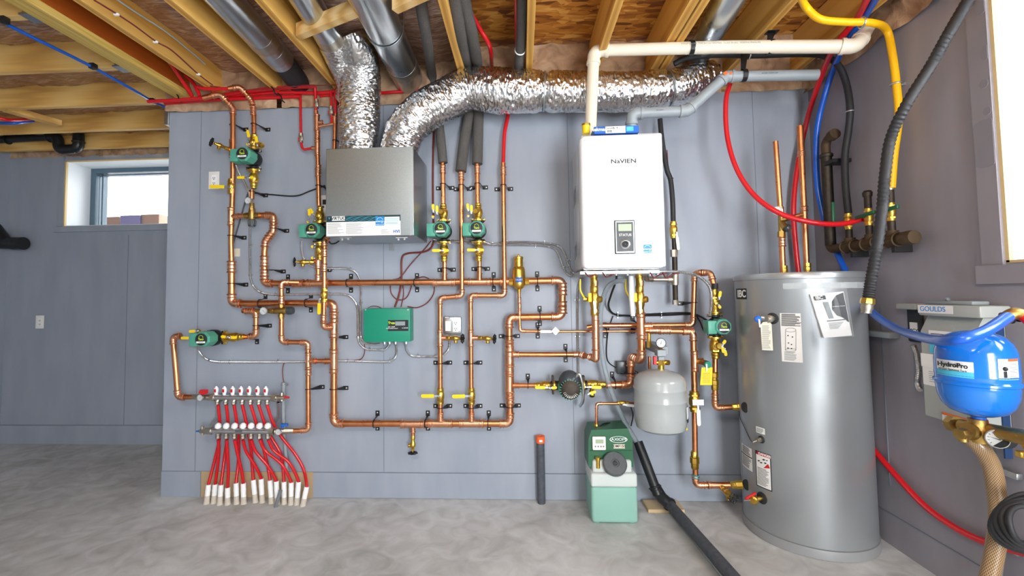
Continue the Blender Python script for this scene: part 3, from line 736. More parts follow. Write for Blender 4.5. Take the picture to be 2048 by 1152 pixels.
run('long copper header running left from the air separator and curling up to the mixing valve',
    [(1022, 563), (529, 567), (529, 505), (531, 483), (547, 462), (548, 431), (513, 431)], 6.3, .07, bend=.022,
    hang=[(541, 540, 'vR'), (565, 567, 'hTB'), (694, 566, 'hTB'), (829, 565, 'hTB'), (986, 563, 'hTB'), (548, 457, 'vR')],
    tees=[(636, 566.5, 'h', 'u', 4.7), (889, 565, 'h', 'u', 4.7), (959, 564, 'h', 'u', 4.7)], coup=[(1012, 563, 'h'), (529, 523, 'v'), (529, 550, 'v'), (597, 566.6, 'h')])
run('short copper riser feeding the topmost pump on the left, bent from a red tube',
    [(457, 177, .15), (480, 174, .13), (503, 200, .09), (508, 233), (508, 268)], 4.8, .09, bend=.03, hang=[(508, 248, 'vR')], coup=[(507, 222, 'v')])
run('short copper stub between the topmost left pump and its mixing valve', [(504, 380), (504, 398)], 4.6, .09, hang=[(503, 383, 'vR')], group=None)
run('copper arm from the tall left riser to the upper mixing valve', [(462, 433), (497, 432)], 4.4, .07, coup=[(484, 432, 'h')], group=None)
run('copper riser left of the silver metal box, with red tube branches at its top',
    [(632, 222), (635, 290), (638, 412)], 4.6, .07, hang=[(637, 371, 'vR')], tees=[(634, 245, 'v', 'r', 3.2), (635, 296, 'v', 'l', 3.2)], coup=[(635, 270, 'v'), (636, 345, 'v'), (636.5, 338, 'v')])
run('short copper drop from the pump beside the metal box into the long header', [(636, 520), (636, 560)], 4.6, .07, hang=[(636, 537, 'vR')], tees=[(636, 522, 'v', 'l', 3.6)], group=None)
run('copper pipe partly hidden behind the folded foil duct', [(671, 225), (669, 300)], 4.2, .07, coup=[(670, 240, 'v')], hang=[(670, 281, 'vR')], group=None)
m = MB(); m.tube(fillet([P(637, 253, .07), P(671, 247, .07)], .01), 2.6*S(), 12); tag(m.build('copper_link', 'copper_fitting'), 'thin copper cross link high on the wall left of the foil duct', 'pipe')
run('front copper pipe crossing two others from under the metal box to a yellow lever',
    [(657, 474, .10), (649, 483, .14), (648.5, 580, .14), (647, 655, .14), (664, 655, .10)], 4.7, .14, bend=.02, coup=[(649, 506, 'v', .14), (648.5, 536, 'v', .14), (647, 638, 'v', .14)])
ball_valve('brass ball valve with a hanging yellow lever, left of the green control box', 648.5, 590, 'v', 30, 5, .14, (639, 598, 638, 629), hw=7, txt=None)
run('copper arm curving down from the long header into the lower mixing valve', [(598, 565, .09), (562.5, 564, .13), (563, 608, .13)], 4.7, .12, bend=.02, coup=[(563, 600, 'v', .13)])
run('stepped copper pipe from the lower mixing valve down to the blue-levered manifold rail',
    [(563, 636, .12), (563, 684, .12), (616, 685, .1), (617, 860, .1), (584, 862, .12)], 4.8, .1, bend=.022, hang=[(617, 778, 'vR')], tees=[(616.5, 722, 'v', 'r', 4.6, 4.8, .1)], coup=[(617, 742, 'v', .1)])
run('short copper cross link between the stepped pipe and the thick loop', [(622, 722, .09), (662, 722, .075)], 4.6, .09, group=None)
run('hooked copper pipe joining the small left pump to the gauge of the lower mixing valve',
    [(486, 622, .06), (512, 622, .08), (512, 672, .08), (488, 674, .08)], 4.9, .08, bend=.022, hang=[(512, 651, 'vR', .08), (500, 673, 'hTB')], coup=[(499, 622, 'h', .08)])
run('leaning copper pipe at the far left, from the level pump down to the manifold',
    [(362, 672, .10), (346, 673, .10), (356, 794, .12), (388, 794, .12)], 5.2, .11, bend=.022)
run('copper pipe dropping from the second grey foam sleeve and jogging left to the bottom header',
    [(922.5, 342), (924, 592), (880, 596), (881, 842)], 4.7, .085, bend=.02, hang=[(922.5, 370, 'vLR', .085), (881, 727, 'vLR', .085), (881, 816, 'vLR', .085)], tees=[(880, 676, 'v', 'r', 4, 4.7, .085)], coup=[(881, 834, 'v', .085), (922.6, 352, 'v', .085)])
run('copper pipe dropping from the red tube and jogging left to the bottom header',
    [(1006.5, 326), (1009, 591), (941, 591), (943, 842)], 4.7, .085, bend=.02, hang=[(1006.7, 370, 'vLR', .085), (943, 727, 'vLR', .085), (943, 816, 'vLR', .085)], tees=[(941.5, 676, 'v', 'r', 4, 4.7, .085)], coup=[(943, 834, 'v', .085), (1006.6, 342, 'v', .085)])
run('copper pipe above the third pump, coming out of the first grey foam sleeve', [(885.5, 325), (886.5, 410)], 4.7, .085, hang=[(886, 368, 'vLR', .085)], coup=[(885.7, 339, 'v', .085)])
run('copper pipe above the fourth pump, coming out of the third grey foam sleeve', [(954.5, 328), (955.5, 408)], 4.7, .085, hang=[(955, 367, 'vLR', .085)], coup=[(954.7, 340, 'v', .085)])
run('short copper stub under the third pump', [(889, 522), (889, 560)], 4.4, .085, hang=[(889, 536, 'vLR', .085)], group=None)
run('short copper stub under the fourth pump', [(959, 520), (959, 560)], 4.4, .085, hang=[(959, 534, 'vLR', .085)], group=None)
run('short copper stub hanging from the bottom header above the drain valve', [(826, 852), (826, 872)], 3.9, .07, group=None)
ball_valve('ball valve with yellow lever pointing left, on the left drop above the bottom header', 881, 792, 'v', 32, 5.2, .085, (878, 792, 842, 792), hw=7)
ball_valve('ball valve with yellow lever pointing left, on the right drop above the bottom header', 943, 792, 'v', 32, 5.2, .085, (940, 792, 904, 793), hw=7)
ball_valve('brass ball valve on the tall left riser, its yellow lever reaching over the wall socket', 463, 373, 'v', 32, 5.4, .07, (460, 374, 419, 373), hw=7)
wheel_valve('slanting drain valve with a black wheel on the tall left riser', 458, 299, .08, 423, 284, .17, 3.2, wr=8)
wheel_valve('drain valve with a black wheel pointing left, under the pump beside the metal box', 628, 524, .08, 589, 524, .11, 3.6, wr=8)
wheel_valve('drain valve with a black wheel under the double socket box', 893, 676, .09, 925, 677, .12, 3.6, wr=8)
wheel_valve('drain valve with a black wheel on the second drop, right of the socket box', 957, 676, .09, 989, 678, .12, 3.6, wr=8)
wheel_valve('drain valve hanging under the bottom header', 826, 871, .07, 825.5, 906, .07, 3.6, wr=8, spout=(-1, 0))
# mixing valves
def mixing(label, x, y, d, rot, kp):
    t = thing('mixing_valve', label, 'valve', P(x, y, d), 'mixing valves'); k = S(d)*kp; C = P(x, y, d)
    A = ZU if rot == 0 else XU; B = -XU if rot == 0 else ZU; mb = MB()
    mb.lathe(C-A*9*k, A, [(6*k, 0), (7*k, 2*k), (7*k, 16*k), (6.5*k, 20*k)] if rot == 0 else [(6*k, -6*k), (7*k, -3*k), (7*k, 20*k), (6.5*k, 22*k)], 16)
    for s_ in (-1, 1):
        mb.lathe(C+B*s_*6*k, B*s_, [(5*k, 0), (5*k, 2*k), (6.5*k, 2.2*k), (6.5*k, 7*k), (5.4*k, 7.2*k), (5.4*k, 10*k)], 8)
    mb.lathe(C+A*8*k if rot == 0 else C-A*15*k, A if rot == 0 else -A, [(5*k, 0), (6.3*k, 1*k), (6.3*k, 7*k), (5*k, 8*k), (4.6*k, 18*k)], 8); mb.build('body', 'old_brass', t)
    mb = MB(); D = -ZU if rot == 0 else XU; o = C+D*(9 if rot == 0 else 11)*k
    mb.lathe(o, D, [(6.5*k, 0), (7.4*k, 1*k), (7.4*k, 11*k), (6.6*k, 14*k), (0, 14*k)], 16)
    for a in range(12):
        q = 2*math.pi*a/12; e = (YU*math.cos(q)+(D.cross(YU))*math.sin(q)); mb.cyl(o+e*7.2*k+D*1.5*k, o+e*7.2*k+D*11*k, .9*k, n=6)
    mb.build('knob', 'dark_plastic', t); return t
t = mixing('upper brass mixing valve with a grey knob below, under the topmost left pump', 504, 431, .09, 0, 1)
dial(t, P(496, 401, .15), (-.15, -1, 0), 7.2*S(.15), needle=-.5)
m = MB(); m.pc(503, 402, .09, 497, 401, .14, 2.5); m.build('gauge_stem', 'brass', t)
t = mixing('lower brass mixing valve lying sideways, with a grey knob at its right', 563, 621.5, .12, 1, 1)
dial(t, P(527, 622, .16), (-.1, -1, 0), 8.2*S(.16), needle=-.7)
m = MB(); m.pc(513, 622, .085, 532, 622, .10, 4); m.pc(530, 622, .1, 552, 621.5, .12, 4.5, 6); m.build('side_union', 'brass', t)
# pumps
pump('green pump at the upper left, on the bent copper riser', 508, 319, .09)
iso_valve('flanged brass valve above the topmost left pump, with three yellow levers', 508, 294, .09, 1, Lpx=26, rpx=5.3, levers=[(514, 290, 512, 272, .05), (497, 288, 493, 290, .04), (499, 280, 495, 260, .03)], purge=(17, -3, .05))
iso_valve('flanged brass valve below the topmost left pump, with yellow levers', 508, 347, .09, -1, Lpx=32, rpx=5.4, levers=[(495, 355, 474, 355, .05), (498, 355, 508, 355, .06)])
pump('green pump left of the silver metal box', 641, 465, .09)
iso_valve('flanged brass valve above the pump beside the metal box', 640, 441, .09, 1, Lpx=28, rpx=5.3, levers=[(620, 436, 618, 418, .05), (617, 442, 615, 446, .04), (628, 430, 620, 417, .04)])
iso_valve('flanged brass valve below the pump beside the metal box', 640, 491, .09, -1, Lpx=30, rpx=5.4, levers=[(628, 494, 622, 493, .05), (628, 516, 622, 516, .05)])
pump('green pump on the right side of the metal box, under the first foam sleeve', 888, 463, .09)
iso_valve('flanged brass valve above the third pump, lever standing upright', 887, 437, .09, 1, Lpx=30, rpx=5.3, levers=[(874, 428, 874, 411, .06), (867, 424, 866, 408, .05), (866, 436, 866, 431, .04)], purge=(-6, -14, .06))
iso_valve('flanged brass valve below the third pump, yellow levers level', 888, 490, .09, -1, Lpx=34, rpx=5.4, levers=[(886, 501, 864, 501, .05), (884, 501, 898, 501, .055)])
pump('green pump rightmost of the pair under the foam sleeves', 957, 462, .09)
iso_valve('flanged brass valve above the fourth pump, lever standing upright', 956.5, 436, .09, 1, Lpx=30, rpx=5.3, levers=[(943, 427, 943, 410, .06), (937, 422, 935, 407, .05), (937, 434, 936, 430, .04)], purge=(-6, -14, .06))
iso_valve('flanged brass valve below the fourth pump, yellow levers level', 957.5, 489, .09, -1, Lpx=34, rpx=5.4, levers=[(956, 500, 934, 500, .05), (954, 500, 968, 500, .055)])
pump('small green pump lying level at the left, above the red tube manifold', 430, 675, .10, 90, flip=1)
iso_valve('flanged brass valve at the left of the level pump', 405, 675, .10, -1, 90, Lpx=26, rpx=5.0, levers=[(384, 676, 362, 676, .06), (395, 662, 378, 663, .05)], purge=(-9, -14, .03))
iso_valve('flanged brass valve at the right of the level pump', 456, 674, .10, 1, 90, Lpx=34, rpx=5.3, levers=[(455, 674, 442, 673, .06), (458, 675, 474, 675, .06)])
# brass air separator
t = thing('air_separator', 'tall brass air separator with a blue label on the long copper header', 'air separator', P(1038, 575, .08)); k = S(.08)
m = MB(); m.lathe(P(1038, 575, .08), ZU, [(3.5*k, -10*k), (4.5*k, -4*k), (9*k, -1*k), (12.5*k, 3*k), (13*k, 8*k), (13*k, 34*k), (11.5*k, 40*k), (9*k, 42*k), (9*k, 56*k), (9.8*k, 57*k), (9.8*k, 61*k), (8*k, 62*k), (2*k, 62.5*k), (2*k, 65*k), (1.2*k, 67*k), (0, 67*k)], 28)
m.build('body', 'brass', t)
m = MB(); m.cyl(P(1018, 564, .08), P(1026, 564, .08), 7.8*k, n=8); m.cyl(P(1050, 563, .08), P(1058, 562.6, .08), 7.8*k, n=8); m.build('union_nut', 'brass', t)
m = MB(); c = P(1038, 560, .08)
pl = [c+XU*13.3*k*math.sin(q)-YU*13.3*k*math.cos(q) for q in [math.radians(-28+56*i/8) for i in range(9)]]
for a, b in zip(pl, pl[1:]): m.quad(a-ZU*5*k, b-ZU*5*k, b+ZU*5*k, a+ZU*5*k)
lb = m.build('label', 'blue', t); text('CALEFFI', 4*k, c-YU*13.7*k, XU, ZU, 'paper', lb)
# thin drain line of the separator with the flat lever valve
run('thin copper line dropping from the air separator and turning right', [(1038, 585), (1040, 662), (1101, 663)], 3.1, .085, bend=.02, coup=[(1038.5, 600, 'v', .085), (1039, 612, 'v', .085), (1039, 625, 'v', .085)], hang=[(1076, 663, 'hTB', .085)], cat='pipe')
run('thin copper line running right from the pale lever valve behind the white boiler pipes', [(1117, 663), (1278, 662)], 2.3, .06, elb=False, hang=[(1213, 662, 'hTB', .06)])
t = ball_valve('small valve with a pale flat lever on the thin copper line', 1111, 663, 'h', 16, 2.8, .07, (1113, 663, 1080, 663), hm='nickel', hw=5)
m = MB(); c = P(1111, 662, .12); q = 8*S(.12); m.prism([c+XU*q, c+ZU*q, c-XU*q, c-ZU*q], (0, -.003, 0)); m.build('butterfly_grip', 'steel', t, False)
# ---------------------------------------------------------------- boiler piping
run('copper pipe from the middle riser to the left boiler connection, turning up toward the camera',
    [(1024, 709, .07), (1160, 709, .07), (1192, 717, .2), (1191, 655, .2), (1190, 622, .2)], 5.0, .07, bend=.03, hang=[(1133, 709, 'hTB')])
m = MB(); m.tube(fillet([P(1187, 716, .19), P(1192, 719, .2), P(1191, 655, .2), P(1190, 618, .2)], .03), 7*S(.2), 18)
for y in (700, 676, 640, 626): m.ring(P(1191, y, .2), ZU, 7.4*S(.2), .0025, 20, 6)
tag(m.build('copper_riser', 'copper_fitting'), 'thick vertical copper piece below the left boiler valve', 'pipe')
run('thick copper pipe below the right boiler valve, stepping left and down to the wall pump',
    [(1282, 625, .2), (1283, 722, .2), (1262, 712, .09), (1262, 769, .09), (1212, 770, .09)], 6.8, .12, bend=.028, hang=[(1262, 746, 'vL', .09), (1230, 769, 'hT', .09)], tees=[(1282, 652, 'v', 'r', 5.4, 7, .2)])
run('copper pipe running right from the boiler tee and down beside the storage tank',
    [(1290, 661, .2), (1386, 663, .2), (1389, 790, .2)], 5.6, .2, bend=.03, coup=[(1308, 661, 'h', .2), (1330, 661.5, 'h', .2), (1376, 663, 'h', .2)], tees=[(1389, 722, 'v', 'r', 4.5, 5.6, .2)])
run('lower copper pipe from the white lever valve into the bottom of the storage tank',
    [(1389, 822, .2), (1391, 970, .2), (1465, 970, .22)], 5.2, .2, bend=.025, tees=[(1436, 970, 'h', None, 4, 5.4, .21)])
ball_valve('big brass ball valve with a white hanging lever, beside the expansion tank', 1389, 803, 'v', 40, 7, .2, (1396, 808, 1398, 852), hm='white', hw=7)
m = MB(); m.pb(1385, 799, 1408, 811, .262, .268, .001, 1); tag(m.build('lever_plate', 'sticker_blue' if False else 'steel', smooth=False), 'pale metal tag plate across the big brass valve', 'plate')
t = thing('pipe_union', 'brass pipe union near the bottom of the pipe right of the expansion tank', 'pipe fitting', P(1390, 935, .2)); k = S(.2)
m = MB(); m.lathe(P(1390, 938, .2), ZU, [(6*k, 0), (7.5*k, 3*k), (7.5*k, 11*k), (9*k, 12*k), (9*k, 22*k), (7*k, 23*k), (7*k, 32*k), (5.6*k, 34*k)], 8); m.build('nut', 'brass', t)
m = MB(); m.lathe(P(1391, 956, .2), ZU, [(6.8*k, 0), (7*k, 3*k), (6.5*k, 6*k)], 16); m.build('tape_band', 'teal', t)
wheel_valve('slanting drain valve with a silver wheel at the foot of the storage tank', 1444, 975, .23, 1467, 997, .36, 4.2, wr=8)
m = MB(); m.lathe(P(1462, 970, .22), (P(1488, 969, .25)-P(1462, 970, .22)), [(6*k, 0), (7*k, 3*k), (7*k, 9*k), (8*k, 10*k), (8*k, 28*k)], 8); tag(m.build('brass_adapter', 'brass'), 'brass adapter screwed into the bottom port of the storage tank', 'pipe fitting', None)
run('copper pipe running level behind the boiler pipes, then arching over the right pump',
    [(1174, 655, .09), (1196, 651, .10), (1386, 650, .10), (1389, 546, .12), (1421, 545, .2), (1429, 575, .22)], 4.9, .12, bend=.028, hang=[(1388, 605, 'vL', .11), (1273, 651, 'hTB', .1)])
pump('green pump at the right, beside the top of the storage tank', 1430, 651, .2, 0, k=.93, flip=1)
iso_valve('brass valve above the right pump with a yellow lever', 1430, 620, .2, 1, Lpx=42, rpx=5.2, levers=[(1438, 598, 1441, 582, .05), (1437, 610, 1441, 617, .05)])
iso_valve('brass valve below the right pump with three yellow levers', 1430, 680, .2, -1, Lpx=36, rpx=6.2, levers=[(1445, 690, 1451, 680, .04), (1444, 690, 1447, 706, .05), (1449, 697, 1452, 712, .03)], purge=(10, 12, .05))
m = MB(); m.cyl(P(1429.4, 567, .22), P(1429.7, 578, .22), 6*S(.2), n=16); tag(m.build('rubber_sleeve', 'black_rubber'), 'black rubber sleeve on the copper arch above the right pump', 'sleeve')
run('copper pipe under the right pump, turning right into the storage tank', [(1430, 712, .2), (1430, 816, .2), (1466, 814, .2)], 5.0, .2, bend=.022, coup=[(1430, 797, 'v', .2)])
t = thing('pipe_union', 'brass pipe union under the right pump, level with the expansion tank top', 'pipe fitting', P(1430, 780, .2))
m = MB(); m.lathe(P(1430, 780, .2), ZU, [(6*k, 0), (7*k, 2*k), (7*k, 10*k), (8*k, 11*k), (8*k, 19*k), (6*k, 20*k), (6*k, 24*k), (7.5*k, 25*k), (7.5*k, 33*k), (5.6*k, 35*k)], 8); m.build('nut', 'brass', t)
m = MB(); m.lathe(P(1464, 814, .2), (P(1490, 813, .22)-P(1464, 814, .2)), [(5.5*k, 0), (6.5*k, 3*k), (6.5*k, 9*k), (7.5*k, 10*k), (7.5*k, 26*k)], 8); tag(m.build('brass_adapter', 'brass'), 'brass adapter screwed into the middle port of the storage tank', 'pipe fitting')
# boiler valves
for x, l in ((1189.5, 'left'), (1280.5, 'right')):
    d = .2; k = S(d)
    t = thing('boiler_valve', f'brass service valve under the {l} pipe of the white boiler, yellow lever at its left', 'valve', P(x, 630, d), 'service valves under the boiler'); mb = MB()
    mb.lathe(P(x, 632, d), ZU, [(6.5*k, 0), (8*k, 2*k), (8*k, 12*k), (7*k, 14*k), (9*k, 22*k), (10*k, 32*k), (8.5*k, 42*k), (7*k, 46*k), (8*k, 48*k), (8*k, 58*k), (6.8*k, 60*k), (6.6*k, 74*k), (7.6*k, 75*k), (7.6*k, 82*k), (8.6*k, 84*k), (8.6*k, 98*k), (7*k, 100*k)], 16)
    mb.lathe(P(x, 600, d), (.75, -.65, .1), [(6*k, 0), (6.5*k, 12*k), (5.5*k, 15*k), (3*k, 16*k), (0, 16*k)], 14)
    mb.pc(x, 600, d, x-19, 598, d+.03, 4); mb.pc(x-17, 598, d+.03, x-23, 598, d+.03, 5); mb.build('body', 'brass', t)
    mb = MB(); mb.tube(smooth_path([P(x-20, 597, d+.04), P(x-26, 587, d+.05), P(x-29, 578, d+.05), P(x-29, 558, d+.05)]), 1.7*k, 8); mb.build('long_lever', 'yellow', t)
    mb = MB(); mb.pb(x-13, 586, x-6, 604, d+.04, d+.055, .002, 2); mb.build('side_lever', 'yellow', t)
    mb = MB(); mb.prism([P(x-3, 602, d+.05), P(x+2, 603, d+.05), P(x+3, 625, d+.05), P(x-1, 628, d+.05)], (0, -.002, 0)); mb.build('key_tag', 'steel', t)
    mb = MB(); mb.cyl(P(x, 572, d), P(x, 561, d), 6.8*k, n=16); mb.build('copper_nipple', 'copper', t)
# wall pump seen end-on with black cap
t = thing('circulator_pump', 'green finned pump with a black dome cap, level, left of the grey expansion tank', 'pump', P(1135, 785, .1), 'green circulator pumps'); k = S(.15); C = P(1137, 772, .1)
m = MB(); m.lathe(C, (0, -1, 0), [(19*k, 0), (22*k, .02), (22*k, .05), (17*k, .06)], 24)
for a in range(24):
    q = 2*math.pi*a/24; e = XU*math.cos(q)+ZU*math.sin(q); m.box(C+e*0-Vector((.0014, .12, 0)), C+Vector((.0014, -.03, 21*k)), rot=Matrix.Rotation(q, 3, 'Y'), piv=C)
m.build('fins', 'pump_green', t, False)
m = MB(); m.lathe(C-YU*.1, -YU, [(19*k, 0), (18*k, .02), (12*k, .03), (5*k, .032), (0, .032)], 24); m.build('motor_end', 'iron', t)
m = MB()
for a in range(10):
    q = math.radians(200+14*a); e = XU*math.cos(q)+ZU*math.sin(q); m.prism([C-YU*.132+e*9*k, C-YU*.132+e*15*k+XU*k, C-YU*.132+e*15*k-XU*k], (0, -.002, 0))
m.build('end_mark', 'paper', t)
m = MB(); c = C+ZU*14*k-YU*.06; m.lathe(c, (.0, -1, .35), [(20*k, -.02), (21*k, 0), (19*k, .03), (13*k, .05), (5*k, .06), (0, .061)], 24, sx=1.0); m.build('dome_cap', 'dark_plastic', t)
m = MB(); m.pb(1122, 758, 1152, 763, .165, .17, .001, 1); m.build('name_plate', 'paper', t, False)
m = MB(); m.cyl(P(1102, 771, .1), P(1174, 770, .1), 9*S(.1), n=16)
for x in (1106, 1168): m.pb(x-2, 752, x+2, 789, .08, .12, .002, 1)
m.build('housing', 'iron', t)
iso_valve('brass valve at the left of the black-capped pump, yellow lever level', 1103, 771, .1, -1, 90, Lpx=34, rpx=5, levers=[(1098, 775, 1070, 775, .06), (1100, 776, 1114, 775, .06)])
iso_valve('brass valve at the right of the black-capped pump, yellow levers level and below', 1172, 769, .1, 1, 90, Lpx=38, rpx=5.2, levers=[(1176, 774, 1203, 775, .06), (1174, 774, 1160, 774, .06), (1176, 788, 1192, 783, .06)], purge=(12, 24, .05))
run('short copper stub between the middle riser and the black-capped pump', [(1026, 771, .08), (1070, 771, .1)], 4.8, .08, hang=[(1056, 771, 'hT', .09)], group=None)
hose('flexible_conduit', 'short flexible metal cable curving over the black-capped pump', [(1148, 762, .18), (1158, 748, .2), (1165, 770, .19), (1166, 800, .15), (1160, 812, .08)], 3, 'steel', 'conduit')
# ---------------------------------------------------------------- ventilation box
def star_label(x0, y0, x1, y1, d, parent):
    m = MB(); m.pb(x0, y0, x1, y1, d-.002, d+.001); o = m.build('energy_label', 'sticker_blue', parent, False)
    cx, cy, w_ = (x0+x1)/2, (y0+y1)/2, (x1-x0)/2
    m = MB(); c = P(cx, cy-w_*.1, d+.0015); R = w_*.72*S(d)
    m.tube([c+XU*R*math.cos(a)+ZU*R*math.sin(a) for a in [math.radians(15+15*k) for k in range(11)]], R*.05, 5); m.build('arc', 'white', o)
    wtext('energy', w_*.5, cx-w_*.05, cy+w_*.05, d+.0015, 'white', o); wtext('ENERGY STAR', w_*.22, cx, cy+w_*.78, d+.0015, 'white', o)
    return o
D0 = .425
t = thing('ventilation_unit', 'shiny galvanised ventilator box hanging on the wall under two foil ducts', 'ventilator', P(740, 472, .2))
m = MB(); m.pb(652.5, 296, 826, 472, .02, D0-.02, .004, 1); m.build('cabinet', 'hrv_sheet', t, False)
m = MB(); m.pb(651.5, 295, 827, 473, D0-.02, D0, .003, 1); m.pb(819.5, 297, 821.5, 471, D0, D0+.002); dr = m.build('front_panel', 'hrv_sheet', t, False)
m = MB(); m.pb(653, 431, 801, 471, D0, D0+.001); lb = m.build('information_label', 'paper', t, False)
m = MB(); m.pb(653, 431, 801, 443, D0+.001, D0+.0015); m.build('header_band', 'teal_dark', lb, False)
m = MB(); m.pb(664, 432.5, 690, 441.5, D0+.0015, D0+.002); m.build('name_field', 'paper', lb, False)
m = MB()
for k, yy in enumerate((433.5, 436, 438.5, 441)):
    pts = []
    for i in range(17):
        xx = 692+i*4; pts.append(P(xx, yy+(1.3 if (i+k) % 4 in (1, 2) else -.6), D0+.0018))
    m.tube(pts, .0007, 4)
m.build('wave_pattern', 'cyan', lb)
wtext('VIRTUO', 6.2, 677, 437, D0+.0025, 'ink', lb, bold=.0006)
m = MB(); m.pb(655, 432.5, 662, 441.5, D0+.0015, D0+.002); m.build('badge', 'ink', lb, False); wtext('V', 5, 658.5, 437, D0+.0025, 'cyan', lb)
star_label(751, 433, 768.5, 451, D0+.001, lb)
m = MB(); m.pb(769, 433.5, 799, 450.5, D0+.001, D0+.002); m.build('side_field', 'white', lb, False)
m = MB()
for yy in (437, 440.5, 444, 447): m.pb(771, yy, 796, yy+1, D0+.002, D0+.0025)
m.build('fine_print', 'cyan', lb, False)
m = MB(); random.seed(3)
for x0, x1, y0, y1 in ((655, 688, 446, 468), (692, 729, 446, 468), (762, 781, 459, 467)):
    yy = y0
    while yy < y1:
        m.pb(x0, yy, x0+(x1-x0)*random.uniform(.6, 1), yy+.7, D0+.001, D0+.0014); yy += 1.9
m.build('fine_print', 'grey_ink', lb, False)
m = MB()
for a, b in (((733, 468), (733, 454)), ((733, 454), (742, 450)), ((745, 468), (745, 456)), ((745, 456), (757, 456)), ((757, 456), (757, 462)), ((736, 447), (748, 447))): m.tube([P(*a, D0+.0015), P(*b, D0+.0015)], .0006, 4)
m.build('line_drawing', 'grey_ink', lb); wtext('HVI', 6, 793, 463, D0+.0015, 'blue', lb, bold=.0008)
for x in (690, 803):
    m = MB(); m.pb(x-12, 474, x+12, 476, D0-.03, D0-.01, .001, 1); m.pb(x-8, 475, x-4, 481, D0-.03, D0-.02, .001, 1); m.pb(x+4, 475, x+8, 480, D0-.03, D0-.02, .001, 1); m.build('latch', 'steel', t)
t = thing('wall_bracket', 'small slotted steel strap on the wall below the ventilator box', 'bracket', P(783, 500, .0))
m = MB(); m.pb(779, 485, 788, 501, 0, .004, .001, 1); m.build('strap', 'galvanised', t, False)
m = MB(); m.lathe(P(783.5, 494, .004), -YU, [(.006, 0), (.004, .004), (0, .004)], 10); m.build('screw', 'steel', t)
t = thing('wall_controller', 'white wall control with a dark screen, half hidden behind the ventilator box', 'thermostat', P(650, 430, .0))
m = MB(); m.pb(640, 390, 668, 433, 0, .03, .004, 2); m.build('case', 'white_plastic', t)
m = MB(); m.pb(645, 399, 664, 409, .03, .031); m.build('screen', 'ink', t, False); m = MB(); m.lathe(P(646, 414, .03), -YU, [(.009, 0), (.008, .004), (0, .004)], 12); m.build('button', 'dark_plastic', t)
# ---------------------------------------------------------------- foil ducts
def foil_duct(label, pts, rads, seed=0, straps=(), nr=96, name='foil_duct', group='insulated foil ducts'):
    w_ = smooth_path(pts, 24); L = [0]
    for a, b in zip(w_, w_[1:]): L.append(L[-1]+(b-a).length)
    N = int(L[-1]/.0045); res = []; rr = []; j = 0
    for i in range(N+1):
        s_ = L[-1]*i/N
        while j < len(L)-2 and L[j+1] < s_: j += 1
        f = (s_-L[j])/max(1e-6, L[j+1]-L[j]); res.append(w_[j].lerp(w_[j+1], f)); q = s_/L[-1]*(len(rads)-1); a = min(int(q), len(rads)-2); rr.append(rads[a]+(rads[a+1]-rads[a])*(q-a))
    base = min(pts, key=lambda q: q.z); t = thing(name, label, 'duct', base, group)
    def wob(i, k, a):
        x, y, z = math.cos(a)*1.6, math.sin(a)*1.6, i*.0045
        v = 1+.03*noise.noise(Vector((x, y, z*7+seed)))+.03*noise.noise(Vector((x*2, y*2, z*28+seed)))
        rid = abs(noise.noise(Vector((x*2.4+seed, y*2.4, z*75)))); rid2 = abs(noise.noise(Vector((x*5, y*5+seed, z*110))))
        v += .10*(.4-rid)+.05*(.35-rid2)
        for q in straps: v -= .13*math.exp(-((i/N-q)/.012)**2)
        return v
    m = MB(); m.tube(res, rr, nr, wob=wob); o = m.build('jacket', 'foil', t)
    for p in o.data.polygons: p.use_smooth = True
    for q in straps:
        i = int(q*N); ax = res[i+1]-res[i]; m = MB(); m.ring(res[i], ax, rr[i]*.95, .006, 40, 6); m.build('strap', 'galvanised', t)
    return t
foil_duct('upright foil duct rising from the left of the ventilator box to the ceiling', [P(716, 318, .21), P(717, 280, .22), P(719, 230, .23), P(722, 170, .24), P(722, 125, .30), P(716, 96, .38), P(709, 78, .42), P(706, 71, .43)], [.108, .112, .118, .12, .118, .115, .108, .095, .078], 1)
foil_duct('foil duct curling from the ventilator box and running right along the wall top',
    [P(797, 318, .21), P(800, 290, .22), P(815, 255, .23), P(850, 222, .23), P(895, 198, .22), P(940, 178, .21), P(1000, 182, .205), P(1070, 183, .205), P(1160, 184, .205), P(1250, 184, .205), P(1330, 178, .2), P(1385, 165, .18), P(1425, 150, .15)],
    [.11, .115, .118, .118, .12, .132, .122, .118, .115, .112, .11, .11, .10, .085], 5, straps=(.515, .86))
# round sheet metal ducts in the joist bays
def round_duct(label, a, b, r, z, collars=(), ext=1.5, group='round sheet metal ducts'):
    A, B = PZ(a[0], a[1], z), PZ(b[0], b[1], z); u = (A-B).normalized(); E = A+u*ext
    t = thing('round_duct', label, 'duct', B, group); m = MB(); m.cyl(B, E, r, n=40, caps=False); m.build('pipe', 'duct_metal', t)
    for q in collars:
        C = PZ(q[0], q[1], z); C = B+u*((C-B).dot(u)); m = MB()
        m.lathe(C, u, [(r*1.005, -.04), (r*1.02, -.035), (r*1.035, -.02), (r*1.02, -.01), (r*1.035, 0), (r*1.02, .012), (r*1.03, .03), (r*1.005, .045)], 40); m.build('collar' if len(q) < 3 else q[2], 'galvanised' if len(q) < 3 else 'nickel', t)
    return t, A, B, u
ZD = ZC+.085
t, A, B, u = round_duct('leftmost round metal duct between two ceiling joists', (452, 0), (562, 120), .078, ZD, ((520, 80, 'tape_band'), (545, 104)))
m = MB(); m.tube(smooth_path([B, B-u*.12-ZU*.01, B-u*.3-ZU*.03, B-u*.5-ZU*.06]), .07, 20); tag(m.build('flexible_duct', 'black_rubber'), 'dark flexible sleeve at the end of the leftmost round duct', 'duct')
